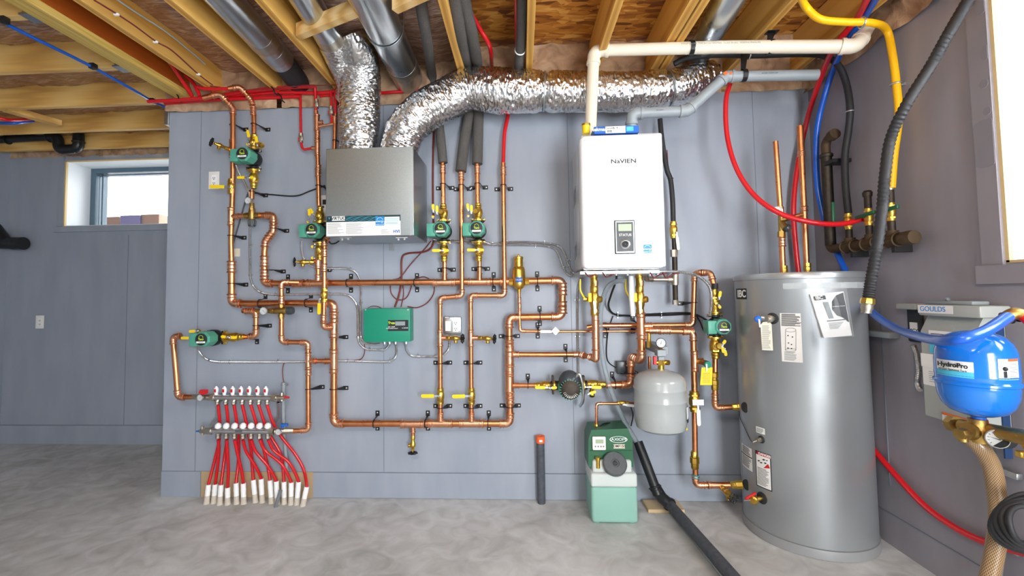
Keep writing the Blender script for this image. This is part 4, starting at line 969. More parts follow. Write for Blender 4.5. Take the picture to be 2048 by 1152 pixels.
t, A, B, u = round_duct('middle round metal duct behind the small wooden block on the ceiling', (612, 0), (668, 92), .072, ZD, ((655, 74, 'tape_band'),))
foil_duct('short crumpled foil elbow dropping from the middle round duct', [B+u*.05, B-u*.08-ZU*.03, B-u*.2-ZU*.12+XU*.02, P(690, 195, .10)], [.075, .075, .07, .06], 9)
t, A, B, u = round_duct('big round metal duct hanging by a strap above the second foil duct', (742, 0), (822, 168), .095, ZC+.06, ((805, 132, 'tape_band'),))
m = MB(); C = PZ(772, 60, ZC+.06); C = B+u*((C-B).dot(u)); 
pts = [C+XU*.1*math.cos(q)-ZU*.1*math.sin(q) for q in [math.radians(-5+10*k) for k in range(20)]]
for a, b in zip([C+XU*.1+ZU*.13]+pts, pts+[C-XU*.1+ZU*.13]): m.prism([a-u*.012, a+u*.012, b+u*.012, b-u*.012], ((a+b)/2-C).normalized()*.0015)
tag(m.build('hanging_strap', 'galvanised'), 'perforated steel strap looping under the big round duct', 'strap')
round_duct('round metal duct at the right between two joists, above the white pipe', (1458, 0), (1398, 105), .075, ZD, ())
t = thing('wood_block', 'knotty wooden block nailed between joists across the middle round duct', 'block', PZ(590, 75, ZC-.03))
A, B = PZ(598, 76, ZC-.01), PZ(712, 30, ZC-.01); m = MB(); u = (B-A); n = u.cross(ZU).normalized()*.02
m.prism([A-n, B-n, B+n, A+n], ZU*.07); m.build('block', 'block_wood', t, False)
t = thing('wood_block', 'wooden block running from the strapped duct to the right between joists', 'block', PZ(800, 20, ZC-.03))
A, B = PZ(790, 24, ZC-.01), PZ(868, -12, ZC-.01); m = MB(); u = (B-A); n = u.cross(ZU).normalized()*.02
m.prism([A-n, B-n, B+n, A+n], ZU*.07); m.build('block', 'block_wood', t, False)
A, B = PZ(10, 222, ZC-.005), PZ(118, 252, ZC-.005); m = MB(); u = (B-A); n = u.cross(ZU).normalized()*.035
m.prism([A-n, B-n, B+n, A+n], ZU*.04); tag(m.build('wood_block', 'joist_wood_cross', smooth=False), 'slanting board nailed under the cross joists at the left', 'block')
# ---------------------------------------------------------------- boiler
DB = .58
t = thing('boiler', 'white wall-hung boiler with a dark control panel', 'boiler', P(1247, 536, .3))
m = MB(); m.pb(1165, 267, 1329, 535, .03, DB-.12, .012, 3); m.build('cabinet', 'white_enamel', t)
m = MB(); m.pb(1163, 266, 1331, 537, DB-.14, DB, .03, 5); m.build('front_cover', 'white_enamel', t)
m = MB(); x_ = P(1165, 400, DB).x
for (y0, y1, n_) in ((345, 380, 9), (470, 500, 8)):
    for k in range(n_):
        zt = P(1165, y0+(y1-y0)*k/n_, DB).z; zb_ = zt-.03
        m.prism([(x_-.0008, -.2, zb_), (x_-.0008, -.2, zb_-.004), (x_-.0008, -.3, zt-.005), (x_-.0008, -.3, zt)], (.003, 0, 0))
m.build('side_vents', 'pvc_grey', t)
wtext('NaVIEN', 8.5, 1247, 322.5, DB+.0005, 'ink', t, bold=.0005, sx=1.28)
m = MB(); m.pb(1229.5, 440, 1270.5, 508, DB, DB+.01, .004, 3); cp = m.build('control_panel', 'dark_plastic', t)
m = MB(); m.pb(1231.5, 442, 1268.5, 506, DB+.01, DB+.012, .001, 1); m.build('panel_rim', 'steel', cp); m = MB(); m.pb(1233, 444, 1267, 503, DB+.012, DB+.013, .0, 1); m.build('panel_face', 'cap_grey', cp)
m = MB(); m.pb(1236.5, 448, 1263, 462, DB+.013, DB+.0145, .001, 1); m.build('screen', 'lcd', cp)
wtext('STATUS', 5, 1250.5, 470, DB+.0135, 'paper', cp)
m = MB(); m.lathe(P(1250.5, 488.5, DB+.012), -YU, [(9.5*S(DB), 0), (9.5*S(DB), .004), (8*S(DB), .006), (7.5*S(DB), .005), (0, .005)], 28); m.build('dial_ring', 'steel', cp)
m = MB(); m.lathe(P(1250.5, 488.5, DB+.014), -YU, [(7*S(DB), 0), (6*S(DB), .008), (2.5*S(DB), .011), (2*S(DB), .009), (0, .009)], 28); m.build('dial_knob', 'ink', cp)
star_label(1287, 489, 1303.5, 506, DB, t)
m = MB(); m.pb(1160, 541, 1320, 548, .05, DB-.16, .002, 1); m.build('base_plate', 'galvanised', t, False)
m = MB()
for x in (1172, 1210, 1232, 1255, 1300, 1315): m = MB(); m.pc(x, 540, .35, x, 551, .35, 5, 4, 12); m.build('connection_stub', 'steel', t)
m = MB()
for k, (x, l) in enumerate(((1170, 10), (1205, 14), (1300, 12), (1325, 9))):
    m.tube(smooth_path([P(x, 545, .42), P(x+8, 553+k, .44), P(x+20, 549, .42), P(x+34, 546, .40)]), .0035, 6)
m.build('wiring', 'brown_wire', t)
# carton on top of the boiler
t = thing('carton', 'flat blue and white carton lying on top of the white boiler', 'box', P(1232, 267, .5))
m = MB(); m.pb(1188, 252, 1278, 266.5, .40, .555, .002, 1); m.build('body', 'blue', t, False)
m = MB(); m.pb(1211, 252.5, 1251, 266, .555, .5565); m.build('white_label', 'paper', t, False)
m = MB(); m.pb(1253, 253, 1267, 262, .555, .5565); m.build('blue_label', 'cyan', t, False)
wtext('tekmar', 7, 1199, 259, .5575, 'white', t, bold=.0006); wtext('519', 4.5, 1231, 256, .5575, 'ink', t); wtext('Thermostat', 2.4, 1220, 256, .5575, 'ink', t)
m = MB()
for k in range(9): m.pb(1214+k*1.2, 260, 1214.5+k*1.2+.3*(k % 2), 265, .5565, .557)
m.build('barcode', 'ink', t, False)
t = thing('yellow_duct_cap', 'yellow taped pipe cap standing on the boiler left of the carton', 'cap', P(1172, 270, .5))
m = MB(); m.lathe(P(1172, 268, .48), ZU, [(7.5*S(.48), 0), (7.5*S(.48), 14*S(.48)), (8*S(.48), 15*S(.48)), (8*S(.48), 17*S(.48)), (0, 17.5*S(.48))], 20); m.build('sleeve', 'yellow', t)
m = MB(); m.lathe(P(1172, 252, .48), ZU, [(8.3*S(.48), 0), (8.5*S(.48), 4*S(.48)), (5*S(.48), 6*S(.48)), (0, 6*S(.48))], 20); m.build('rim', 'old_brass', t)
# flue pipes
def plastic_pipe(name, label, pts, r, mt, bend, bands, group=None):
    base = min(pts, key=lambda q: q.z); t = thing(name, label, 'pipe', base, group); m = MB(); m.tube(fillet(pts, bend), r, 24); m.build('tube', mt, t)
    for i in range(1, len(pts)-1):
        a, b, c = pts[i-1], pts[i], pts[i+1]; ang = (a-b).angle(c-b)
        if ang > 3.0: continue
        u, v = (a-b).normalized(), (c-b).normalized(); tt = bend/math.tan(ang/2); lg = r*.9
        m = MB(); m.tube(fillet([b+u*(tt+lg), b, b+v*(tt+lg)], bend), r*1.1, 24)
        m.lathe(b+u*(tt+lg), u, [(r*1.22, -r*.5), (r*1.22, 0), (r*1.02, .001)], 24); m.lathe(b+v*(tt+lg), v, [(r*1.22, -r*.5), (r*1.22, 0), (r*1.02, .001)], 24); m.build('elbow', mt, t)
    return t
pv = [P(1180, 280, .36), P(1188, 101, .36), P(1460, 94, .5), P(1712, 93, .66), P(1738, 50, .62)]
t = plastic_pipe('flue_pipe', 'cream plastic flue pipe rising from the boiler and running right to the corner', pv, .0325, 'pvc_cream', .05, ())
text('SYSTEM 636 PVC TYPE BH GAS VENTING   CLASS IIA 65C   POSITIVE PRESSURE', .011, P(1440, 86, .56)-YU*.0, pv[3]-pv[1], ZU, 'grey_ink', t, name='printing')
def joist_strap(label, x, y0, y1, c, r):
    t = thing('strap_hanger', label, 'hanger', c, 'black strap hangers on the joists'); m = MB(); pts = [c+ZU*r*1.12*math.cos(q)-YU*r*1.12*math.sin(q) for q in [math.radians(-150+20*k) for k in range(18)]]
    ax = XU*.012
    for a, b in zip(pts, pts[1:]): m.prism([a-ax, a+ax, b+ax, b-ax], ((a+b)/2-c).normalized()*.002)
    m.build('loop', 'black', t)
    m = MB(); a = c+ZU*r*1.1; b = Vector((a.x+.03, a.y+.03, ZC)); m.prism([a-ax, a+ax, b+ax*1.8, b-ax*1.8], (0, .004, 0)); m.box((b.x-.03, b.y-.02, ZC-.004), (b.x+.03, b.y+.02, ZC), .001, 1); m.build('arm', 'black', t, False)
joist_strap('black strap holding the cream flue pipe, left one', 1378, 0, 0, P(1382, 96, .46), .0325)
joist_strap('black strap holding the cream flue pipe, right one', 1540, 0, 0, P(1540, 94, .545), .0325)
pg = [P(1262, 268, .36), P(1264, 227, .38), P(1374, 222, .40), P(1452, 153, .40), P(1635, 150, .44)]
t = plastic_pipe('intake_pipe', 'grey plastic intake pipe stepping up from the boiler toward the right corner', pg, .0285, 'pvc_grey', .035, ())
text('SYSTEM 15 DWV XFR', .009, P(1540, 146, .475), XU, ZU, 'ink', t, name='printing'); text('PVC DWV', .009, P(1320, 220, .435), XU, ZU, 'ink', t, name='printing')
m = MB(); m.prism([P(1446, 146, .432), P(1453, 142, .432), P(1456, 147, .432), P(1449, 151, .432)], (0, -.001, 0)); m.pb(1459, 144, 1470, 149, .43, .4325); m.build('orange_mark', 'orange', t, False)
joist_strap('black strap holding the grey intake pipe', 1487, 0, 0, P(1487, 151, .41), .0285)
# ---------------------------------------------------------------- control box
t = thing('zone_control_box', 'green control box on the wall with a small black display', 'control box', P(775, 686, .0))
m = MB(); m.pb(727, 617, 820, 684, .002, .095, .004, 2); m.build('case', 'box_green', t)
m = MB(); m.pb(776, 640, 816.5, 662, .095, .0965, .0); dp = m.build('display_panel', 'ink', t, False)
m = MB(); m.pb(790.5, 643, 810, 651, .0965, .098); m.build('screen', 'cyan' if False else 'pvc_grey', dp, False)
wtext('Taco', 4.8, 783, 646, .0975, 'lime', dp, bold=.001); wtext('ZC EXP', 3, 783, 654, .0975, 'paper', dp); wtext('SWITCHING RELAY', 2, 784, 657, .0975, 'paper', dp); wtext('6 ZONE', 2.5, 810, 656, .0975, 'paper', dp)
m = MB()
for x in (731, 816): m.pb(x-1.5, 618, x+1.5, 621, .095, .097)
for x in (769, 779, 791, 812): m.pc(x, 683, .05, x, 688, .05, 3.2, 2.8, 8)
m.build('cable_connectors', 'steel', t)
# ---------------------------------------------------------------- sockets
def outlet(label, x0, y0, x1, y1, d, wall_d=0, decora=True, grp='white wall sockets'):
    t = thing('wall_socket', label, 'outlet', P((x0+x1)/2, y1, wall_d), grp); m = MB(); m.pb(x0, y0, x1, y1, wall_d, wall_d+.006, .002, 2); m.build('cover_plate', 'white_plastic', t)
    w_, h = x1-x0, y1-y0; m = MB(); m.pb(x0+w_*.25, y0+h*.18, x1-w_*.25, y1-h*.18, wall_d+.006, wall_d+.009, .001, 1); f = m.build('receptacle', 'white', t)
    m = MB()
    for yy in (.33, .62):
        for xx in (.4, .56): m.pb(x0+w_*xx, y0+h*yy, x0+w_*(xx+.05), y0+h*(yy+.07), wall_d+.009, wall_d+.0095)
        m.lathe(P(x0+w_*.5, y0+h*(yy+.11), wall_d+.009), -YU, [(w_*.05*S(wall_d), 0), (w_*.05*S(wall_d), .0006), (0, .0006)], 8)
    m.build('slots', 'ink', f, False); return t
outlet('white double socket high on the wall, behind the yellow lever at the left', 417, 343, 438, 378, 0)
outlet('white double socket low on the dim far wall at the left', 71, 631, 87, 657, 0, wall_d=-YF+0.0)
t = thing('socket_box', 'surface metal box with a blank half and a white double socket', 'outlet', P(905, 668, .0))
m = MB(); m.pb(888, 634, 922, 668, 0, .04, .006, 2); m.pb(889, 633, 899, 637, .0, .042, .002, 1); m.build('metal_box', 'galvanised', t)
m = MB(); m.pb(890.5, 642, 901.5, 662, .04, .045, .001, 1); m.build('blank_plate', 'white', t)
m = MB(); m.pb(905.5, 642, 916.5, 664, .04, .045, .001, 1); rc = m.build('receptacle', 'white', t)
m = MB()
for yy in (644, 655.5):
    for xx in (908.5, 912.5): m.pb(xx, yy, xx+.9, yy+3, .045, .0455)
    m.lathe(P(911, yy+4.8, .045), -YU, [(.003, 0), (.003, .0006), (0, .0006)], 8)
m.build('slots', 'ink', rc, False)
m = MB(); m.pb(468, 497, 480, 513, 0, .001); o = m.build('paper_sticker', 'paper_cream', smooth=False); tag(o, 'small printed sticker on the wall right of the tall left riser', 'sticker')
m = MB(); a, b = P(326, 206, 0), P(339, 250, 0); m.box((XE-.035, -.01, b.z), (XE-.001, .07, a.z), .003, 1)
tag(m.build('junction_box', 'galvanised', smooth=False), 'steel junction box on the free end of the wall near its top', 'junction box')
# transformer, small boxes
t = thing('power_adapter', 'dark grey power adapter on the wall left of the expansion tank', 'adapter', P(1245, 747, .0))
m = MB(); m.pb(1234, 723, 1259, 747, .01, .05, .004, 2); m.build('case', 'dark_plastic', t)
# ---------------------------------------------------------------- expansion tank
t = thing('expansion_tank', 'pale grey expansion tank hanging below its valve block', 'expansion tank', P(1322, 862, .3)); k = S(.3); O = P(1322, 862, .3)
m = MB(); m.lathe(O, ZU, [(0, -1*k), (20*k, 0), (38*k, 3*k), (45.5*k, 8*k), (48*k, 18*k), (48.5*k, 40*k), (48.5*k, 58*k), (49.3*k, 60*k), (49.3*k, 62*k), (48.3*k, 64*k), (48.5*k, 80*k), (49.4*k, 82*k), (49.4*k, 85*k), (48.3*k, 87*k), (48*k, 98*k), (44*k, 105*k), (36*k, 111*k), (20*k, 117*k), (5*k, 119*k), (0, 119*k)], 64); m.build('vessel', 'expansion_grey', t)
def cpatch(mb, O, R, t0, t1, z0, z1, n=10):
    for i in range(n):
        a, b = t0+(t1-t0)*i/n, t0+(t1-t0)*(i+1)/n; f = lambda q, z: Vector((O.x+R*math.sin(q), O.y-R*math.cos(q), z))
        mb.quad(f(a, z0), f(b, z0), f(b, z1), f(a, z1))
m = MB(); z0, z1 = P(1368, 838, .3).z, P(1368, 808, .3).z; cpatch(m, O, 49.8*k, math.radians(52), math.radians(82), z0, z1); lb = m.build('sticker', 'paper', t)
m = MB(); cpatch(m, O, 50.1*k, math.radians(52), math.radians(82), z0, z0+.02, 8); m.build('sticker_band', 'ink', lb)
m = MB(); m.prism([P(1342, 865, .30), P(1374, 856, .26), P(1376, 860, .26), P(1345, 868, .30)], (0, 0, .003)); m.build('paper_slip', 'yellow', t, False)
t = thing('tank_valve_block', 'valve block with pressure gauge and red lever above the expansion tank', 'valve', P(1322, 742, .3))
m = MB(); m.pc(1322, 744, .3, 1322, 728, .3, 6); m.pc(1322, 730, .3, 1322, 720, .3, 8, 6.5, 6); m.pc(1330, 724, .3, 1334, 724, .3, 4); m.cyl(P(1311, 725, .3), P(1334, 725, .3), 3.5*k, n=10); m.lathe(P(1334, 725, .3), (.6, -.8, 0), [(5*k, -3*k), (5*k, 4*k), (0, 4*k)], 12); m.build('body', 'brass', t)
m = MB(); m.pb(1315, 700, 1333, 713, .27, .33, .003, 1); m.pb(1317, 713, 1329, 721, .285, .315, .003, 1); m.build('block', 'pvc_grey', t, False)
m = MB(); m.pb(1307.5, 713, 1313.5, 730, .31, .33, .002, 1); m.build('lever', 'red', t)
m = MB(); a, b = P(1292, 690, .02), P(1330, 706, .3); m.box((a.x, -.28, b.z-.012), (a.x+.055, 0, b.z+.035), .002, 1); m.build('support_arm', 'pvc_grey', t, False)
dial(t, P(1322, 686, .32), (-.2, -1, .0), 9.5*k, rim='ink', needle=1.3); m = MB(); m.pc(1322, 700, .3, 1322, 692, .31, 2.5); m.build('gauge_stem', 'brass', t); m = MB(); m.pc(1298, 665, .2, 1298, 683, .2, 3.5); m.pc(1298, 683, .2, 1298, 695, .2, 4.5, 4.5, 6); m.build('fitting', 'brass', t)
m = MB(); m.pc(1299, 713, .06, 1299, 745, .06, 3); tag(m.build('copper_pipe', 'copper'), 'short thin copper pipe on the wall just left of the expansion tank valve', 'pipe')
# ---------------------------------------------------------------- glycol feeder
yj_ = PZ(1228, 1049, 0).y; dj = -yj_; t = thing('glycol_feeder', 'green glycol feeder unit on a translucent jug of pale green liquid', 'feeder', (P(1228, 1000, dj-.14).x, yj_+.14, 0))
a, b = P(1183, 1000, dj), P(1276, 1000, dj); zt = P(1228, 948, dj).z; zl = P(1228, 975, dj).z
m = MB(); m.box((a.x, -dj, .004), (b.x, -dj+.24, zl), .018, 3); jg = m.build('liquid', 'jug_liquid', t)
m = MB()
x0, x1, y0, y1 = a.x, b.x, -dj, -dj+.24; zq = P(1228, 925, dj).z
m.box((x0, y0, zl-.001), (x1, y1, zt), .012, 3)
m.box((x0+.015, y0+.03, zt-.02), (x1-.02, y1, zq), .015, 3); m.build('jug', 'jug', t)
m = MB()
for xx in (x0+.03, x1-.03): m.lathe((xx, y0+.03, 0), ZU, [(.018, 0), (.028, .012), (.02, .02)], 12)
m.build('jug_feet', 'jug_liquid', t)
dh = dj-.05
m = MB()
pl = [(1177, 933), (1177, 878), (1183, 860), (1256, 857), (1265, 880), (1267, 934)]
m.prism([P(x, y, dh) for x, y in pl], (0, .17, 0)); m.build('housing', 'axiom_green', t, False)
m = MB(); m.pb(1181, 901, 1265, 903, dh, dh+.006, .001, 1); m.build('shelf_ridge', 'axiom_green', t, False)
m = MB(); m.pb(1185, 874, 1212, 901, dh, dh+.02, .006, 3); kp = m.build('keypad', 'white_plastic', t)
m = MB(); m.pb(1191, 879, 1207, 887, dh+.02, dh+.0215); m.build('screen', 'lcd', kp, False)
m = MB()
for x in (1191, 1196.5, 1202, 1207): m.lathe(P(x, 893, dh+.02), -YU, [(.005, 0), (.004, .002), (0, .002)], 8)
m.build('buttons', 'grey_plastic', kp)
m = MB(); k = S(dh); m.lathe(P(1237, 879, dh), -YU, [(6.2*k, 0), (6.2*k, .001), (0, .001)], 32, sx=1); lo = m.build('logo', 'white', t)
for v in lo.data.vertices: pass
cx_ = P(1237, 879, dh)-ORG[lo.name]
for v in lo.data.vertices: v.co.x = cx_.x+(v.co.x-cx_.x)*2.75
m = MB(); m.lathe(P(1237, 879, dh+.001), -YU, [(5.4*k, 0), (5.4*k, .001), (0, .001)], 32); l2 = m.build('logo_field', 'axiom_green', lo)
for v in l2.data.vertices: v.co.x = cx_.x+(v.co.x-cx_.x)*2.85
wtext('AXIOM', 5.4, 1237, 879, dh+.0025, 'white', lo, sx=1.15)
m = MB(); m.pb(1227, 888.5, 1250, 897, dh, dh+.0015); pl_ = m.build('name_plate', 'paper_cream', t, False); wtext('DMF150', 4.8, 1238.5, 892.5, dh+.002, 'ink', pl_, bold=.0003)
k = S(dj); c = P(1229, 929, dj-.02); ax = Vector((0, -.8, .6)).normalized()
m = MB(); m.lathe(c-ax*.03, ax, [(20*k, -.02), (20*k, .03), (23*k, .032), (23*k, .05), (21*k, .056), (8*k, .058), (7*k, .052), (0, .052)], 40)
m.build('cap', 'cap_grey', t)
m = MB(); m.ring(c+ax*.024, ax, 4*k, .002, 16, 6); m.prism([c+ax*.023-XU*.003-ZU*.014, c+ax*.023+XU*.003-ZU*.014, c+ax*.023+XU*.003+ZU*.014, c+ax*.023-XU*.003+ZU*.014], ax*.004); m.build('cap_vent', 'ink', t)
m = MB(); m.pc(1196, 936, dj-.03, 1196, 916, dj-.03, 4); m.pc(1196, 918, dj-.03, 1196, 914, dj-.03, 5.2); m.build('tap', 'brass', t)
run('thin copper line from a small lever valve bending down into the glycol feeder', [(1267, 807, .14), (1193, 807, .16), (1193, 852, .16)], 2.6, .15, bend=.02)
t = ball_valve('small brass valve with a white lever, left of the expansion tank', 1246, 806, 'h', 22, 3, .15, (1246, 809, 1270, 812), hm='white', hw=5)
m = MB(); m.lathe(P(1193, 862, .17), ZU, [(7*S(.17), 0), (7*S(.17), 2*S(.17)), (4.5*S(.17), 3*S(.17)), (4.5*S(.17), 12*S(.17)), (3*S(.17), 14*S(.17))], 10); tag(m.build('inlet_fitting', 'brass'), 'brass inlet fitting on top of the glycol feeder', 'pipe fitting')
m = MB(); c = PZ(1318, 1006, .0); m.box((c.x-.1, -.16, 0), (c.x+.11, -.03, .02), .002, 1); tag(m.build('plywood_scrap', 'plywood', smooth=False), 'scrap of pale board lying on the floor under the black drain pipe', 'board')
# black stub with orange cap
t = thing('floor_stub_pipe', 'black capped pipe stub standing out of the floor at the wall', 'pipe', PZ(1083, 1008, 0)); c = PZ(1083, 1006, 0); r = 8*S(.1); zt = P(1083, 872, -c.y).z
m = MB(); m.lathe(c, ZU, [(r*.95, -.005), (r, .02), (r*1.02, .3), (r, zt-.04)], 20); m.build('pipe', 'dusty_black', t)
m = MB(); m.lathe(c+ZU*(zt-.04), ZU, [(r*1.1, 0), (r*1.12, .04), (r*.5, .041), (r*.45, .03), (0, .03)], 20); cpp = m.build('cap', 'orange', t)
m = MB(); f = c+ZU*(zt-.022)-YU*r*1.14; m.box(f-Vector((.008, .001, .006)), f+Vector((.012, .001, .006))); m.build('sticker', 'paper', cpp, False)
# large black drain pipe on the floor
t = thing('drain_pipe', 'black plastic drain pipe slanting down and along the floor toward the camera', 'pipe', PZ(1420, 1152, 0))
A, B = P(1276, 884, .1), P(1316, 990, .22); C = PZ(1334, 1003, .07); Dp = PZ(1480, 1170, .05); E = C+(Dp-C)*1.5
m = MB(); m.tube([A, B], .028, 20); m.build('upper_pipe', 'abs_black', t)
m = MB(); m.tube(fillet([A+(B-A)*.86, B+(C-B)*.4, C+(E-C)*.03], .05), .033, 20); m.ring(A+(B-A)*.86, B-A, .033, .005, 20); m.ring(C+(E-C)*.03, E-C, .034, .005, 20); m.build('elbow', 'abs_black', t)
m = MB(); m.tube([C, E], .029, 20); m.build('lower_pipe', 'dusty_black', t)
m = MB(); F0 = PZ(1335, 1012, .012); F1 = PZ(1445, 1152, .012); F2 = F1+(F1-F0)*.4; m.tube([F0, F1, F2], .009, 8); tag(m.build('thin_conduit', 'pvc_grey'), 'thin pale tube lying on the floor along the black drain pipe', 'conduit')
hose('condensate_hose', 'clear bluish hose hanging from the boiler into the black drain pipe', [(1248, 562, .3), (1232, 563, .26), (1215, 575, .2), (1203, 610, .15), (1201, 660, .13), (1206, 720, .12), (1222, 780, .12), (1245, 835, .12), (1280, 895, .1)], 4.5, 'clear_hose', 'hose')
m = MB(); m.pc(1262, 552, .3, 1263, 600, .3, 5); m.pc(1263, 600, .3, 1266, 632, .3, 4.5); tag(m.build('siphon_trap', 'white_plastic'), 'cream plastic siphon between the boiler pipes', 'trap')
# ---------------------------------------------------------------- conduits and wires
conduit('flexible metal conduit from the upper mixing valve down and round to the green box', [(500, 456), (500, 520), (502, 560), (514, 580), (536, 588), (580, 589), (640, 588), (688, 589), (706, 598), (715, 618), (716, 660), (718, 684), (730, 697), (748, 699.5), (768, 699), (777, 692), (779, 686)],
    clips=[(500, 490, 'v'), (500, 550, 'v'), (550, 589, 'h'), (660, 588, 'h'), (714, 611, 'v'), (716, 675, 'v'), (739, 699, 'h'), (763, 699.5, 'h')])
conduit('flexible metal conduit from the pump beside the metal box to the green box', [(603, 482, .06), (604, 505, .04), (612, 524), (632, 535), (660, 536.5), (692, 537), (709, 543), (719, 558), (722, 580), (721, 625), (721, 668), (728, 684), (745, 689), (760, 688)],
    clips=[(665, 537, 'h'), (701, 538, 'h'), (721, 605, 'v')])
conduit('flexible metal conduit from the level pump running right to the green box', [(395, 691, .08), (398, 702, .04), (410, 716), (430, 723), (470, 724), (560, 724), (640, 723), (700, 722), (765, 724), (783, 721), (792, 711), (793, 698), (791, 686)],
    clips=[(459, 724, 'h'), (555, 723, 'h'), (695, 722, 'h'), (780, 722, 'h')])
conduit('flexible metal conduit from the green box to the double socket box', [(811.5, 686), (813, 700), (822, 711), (838, 713), (872, 713), (886, 710), (897, 698), (899, 682), (899, 670)], clips=[(836, 712.5, 'h'), (870, 713, 'h')])
conduit('lower of two flexible metal conduits running right behind pipes to the boiler', [(866, 478, .10), (880, 480, .06), (910, 482, .03), (945, 487, .02), (985, 489.5), (1050, 490), (1090, 492), (1110, 498), (1120, 515), (1127, 535), (1137, 550), (1160, 553, .1), (1178, 546, .2)], clips=[(985, 489, 'h'), (1071, 490, 'h'), (1130, 533, 'v')])
conduit('upper of two flexible metal conduits running right behind pipes to the boiler', [(932, 476, .10), (950, 478, .08), (966, 482, .05), (985, 488.6, .03), (1000, 486), (1040, 484), (1085, 486), (1115, 491), (1128, 505), (1137, 530), (1146, 545), (1165, 548, .1), (1180, 542, .2)], clips=[(1014, 486, 'h'), (1089, 486, 'h'), (1137, 520, 'v')])
conduit('flexible metal conduit dropping from the boiler to the black-capped pump', [(1163, 555), (1156, 580), (1155, 640), (1156, 700), (1157, 755)], clips=[(1154.5, 600, 'v'), (1155, 673, 'v')])
conduit('flexible metal conduit arching from the boiler to the right pump', [(1288, 545, .3), (1320, 543, .22), (1360, 544, .2), (1395, 552, .22), (1418, 572, .24), (1423, 600, .27), (1420, 632, .27)], rpx=2.6)
conduit('armoured flexible cable of the topmost left pump', [(472, 330, .15), (478, 345, .12), (488, 362, .1), (496, 380, .1), (499, 393, .1)], rpx=1.6)
BW = 'brown thermostat wires'
def wire(label, pts, r=1.1, m='brown_wire', d=.012, grp=None, cat='wire', name='thermostat_wire'): return hose(name, label, pts, r, m, cat, grp, d, 6)
wire('thick brown wire bundle dropping along the right side of the metal box', [(868, 255), (866, 330), (866, 400), (867, 450), (866, 488), (850, 503), (815, 507), (804, 518), (803, 560), (798, 590), (790, 614)], 2)
wire('brown wire slanting from the right pumps to the loops above the green box', [(862, 482, .04), (850, 497), (820, 530), (800, 555), (783, 562), (782, 585), (795, 599), (812, 596), (822, 575), (822, 560)])
wire('brown wire looping wide right of the bundle into the top of the green box', [(835, 556), (850, 554), (866, 565), (868, 585), (855, 605), (835, 615), (815, 613)])
wire('brown wire dropping straight into the green box top', [(806, 570), (807, 590), (802, 614)])
wire('short brown wire arch over the top left of the green box', [(736, 616, .02), (745, 612), (756, 613), (764, 617)], .7)
wire('brown wire hanging from the green box to the level conduit', [(729, 688), (729, 705), (722, 718), (705, 721)], .9)
wire('brown wire from the conduit down to the manifold conduit', [(577, 723), (568, 727), (565, 745), (568, 768)], .9)
wire('brown wire running along the wall top at the left', [(420, 172, .16), (500, 180, .13), (600, 172, .13), (680, 170, .13)], 1.0)
wire('thin brown wire beside the iron pipe right of the boiler', [(1334, 300, .1), (1338, 360, .1), (1345, 420, .1)], 1)
K = 'black_cable'
wire('black cable from the topmost left pump to the wall controller', [(505, 386, .03), (540, 389), (590, 392), (620, 382), (650, 371)], 1.4, 'black', cat='cable', name=K)
wire('black cable hanging left of the upper mixing valve down to the riser', [(498, 380), (490, 405), (480, 440), (466, 490), (458, 535)], 1.3, 'black', cat='cable', name=K)
wire('black cable loop under the metal box', [(655, 478, .05), (662, 487, .03), (672, 486, .03), (680, 480, .05)], 1.4, 'black', cat='cable', name=K)
wire('thick black cable from the boiler down and along the wall behind the pipes', [(1233, 545, .3), (1232, 562, .2), (1222, 590, .1), (1217, 612, .05), (1228, 628, .02), (1260, 631), (1330, 630), (1382, 628), (1400, 633, .06), (1414, 641, .15)], 2, 'black', cat='cable', name=K)
wire('second black cable along the wall above the long level copper', [(1238, 632), (1300, 628), (1380, 626), (1398, 640, .05), (1408, 662, .12), (1420, 668, .15)], 1.4, 'black', cat='cable', name=K)
wire('thin black lead looping from the cable bundle to the power adapter', [(1226, 632), (1217, 660), (1213, 700), (1216, 722), (1228, 733), (1236, 734, .03)], 1, 'black', cat='cable', name=K)
wire('thin black lead from the power adapter toward the expansion tank', [(1258, 737, .03), (1270, 742, .03), (1277, 750, .03), (1278, 790)], 1, 'black', cat='cable', name=K)
wire('black plug lead lying on the glycol feeder', [(1196, 857, .2), (1206, 848, .16), (1220, 846, .12), (1232, 852, .1), (1245, 852, .08), (1258, 855, .06)], 1.4, 'black', cat='cable', name=K)
wire('black lead hanging left of the expansion tank', [(1262, 815, .1), (1266, 830, .05), (1262, 852, .03)], 1.2, 'black', cat='cable', name=K)
for x, l in ((1235, 'left'), (1322, 'right')):
    m = MB(); m.ring(P(x, 630, .012), XU, .011, .002, 14, 6); m.lathe(P(x, 625, 0), -YU, [(.005, 0), (.004, .01), (0, .01)], 8); m.lathe(P(x, 635, 0), -YU, [(.005, 0), (.004, .01), (0, .01)], 8); tag(m.build('cable_clip', 'steel'), f'steel clip holding the black cables, {l} one', 'clip')
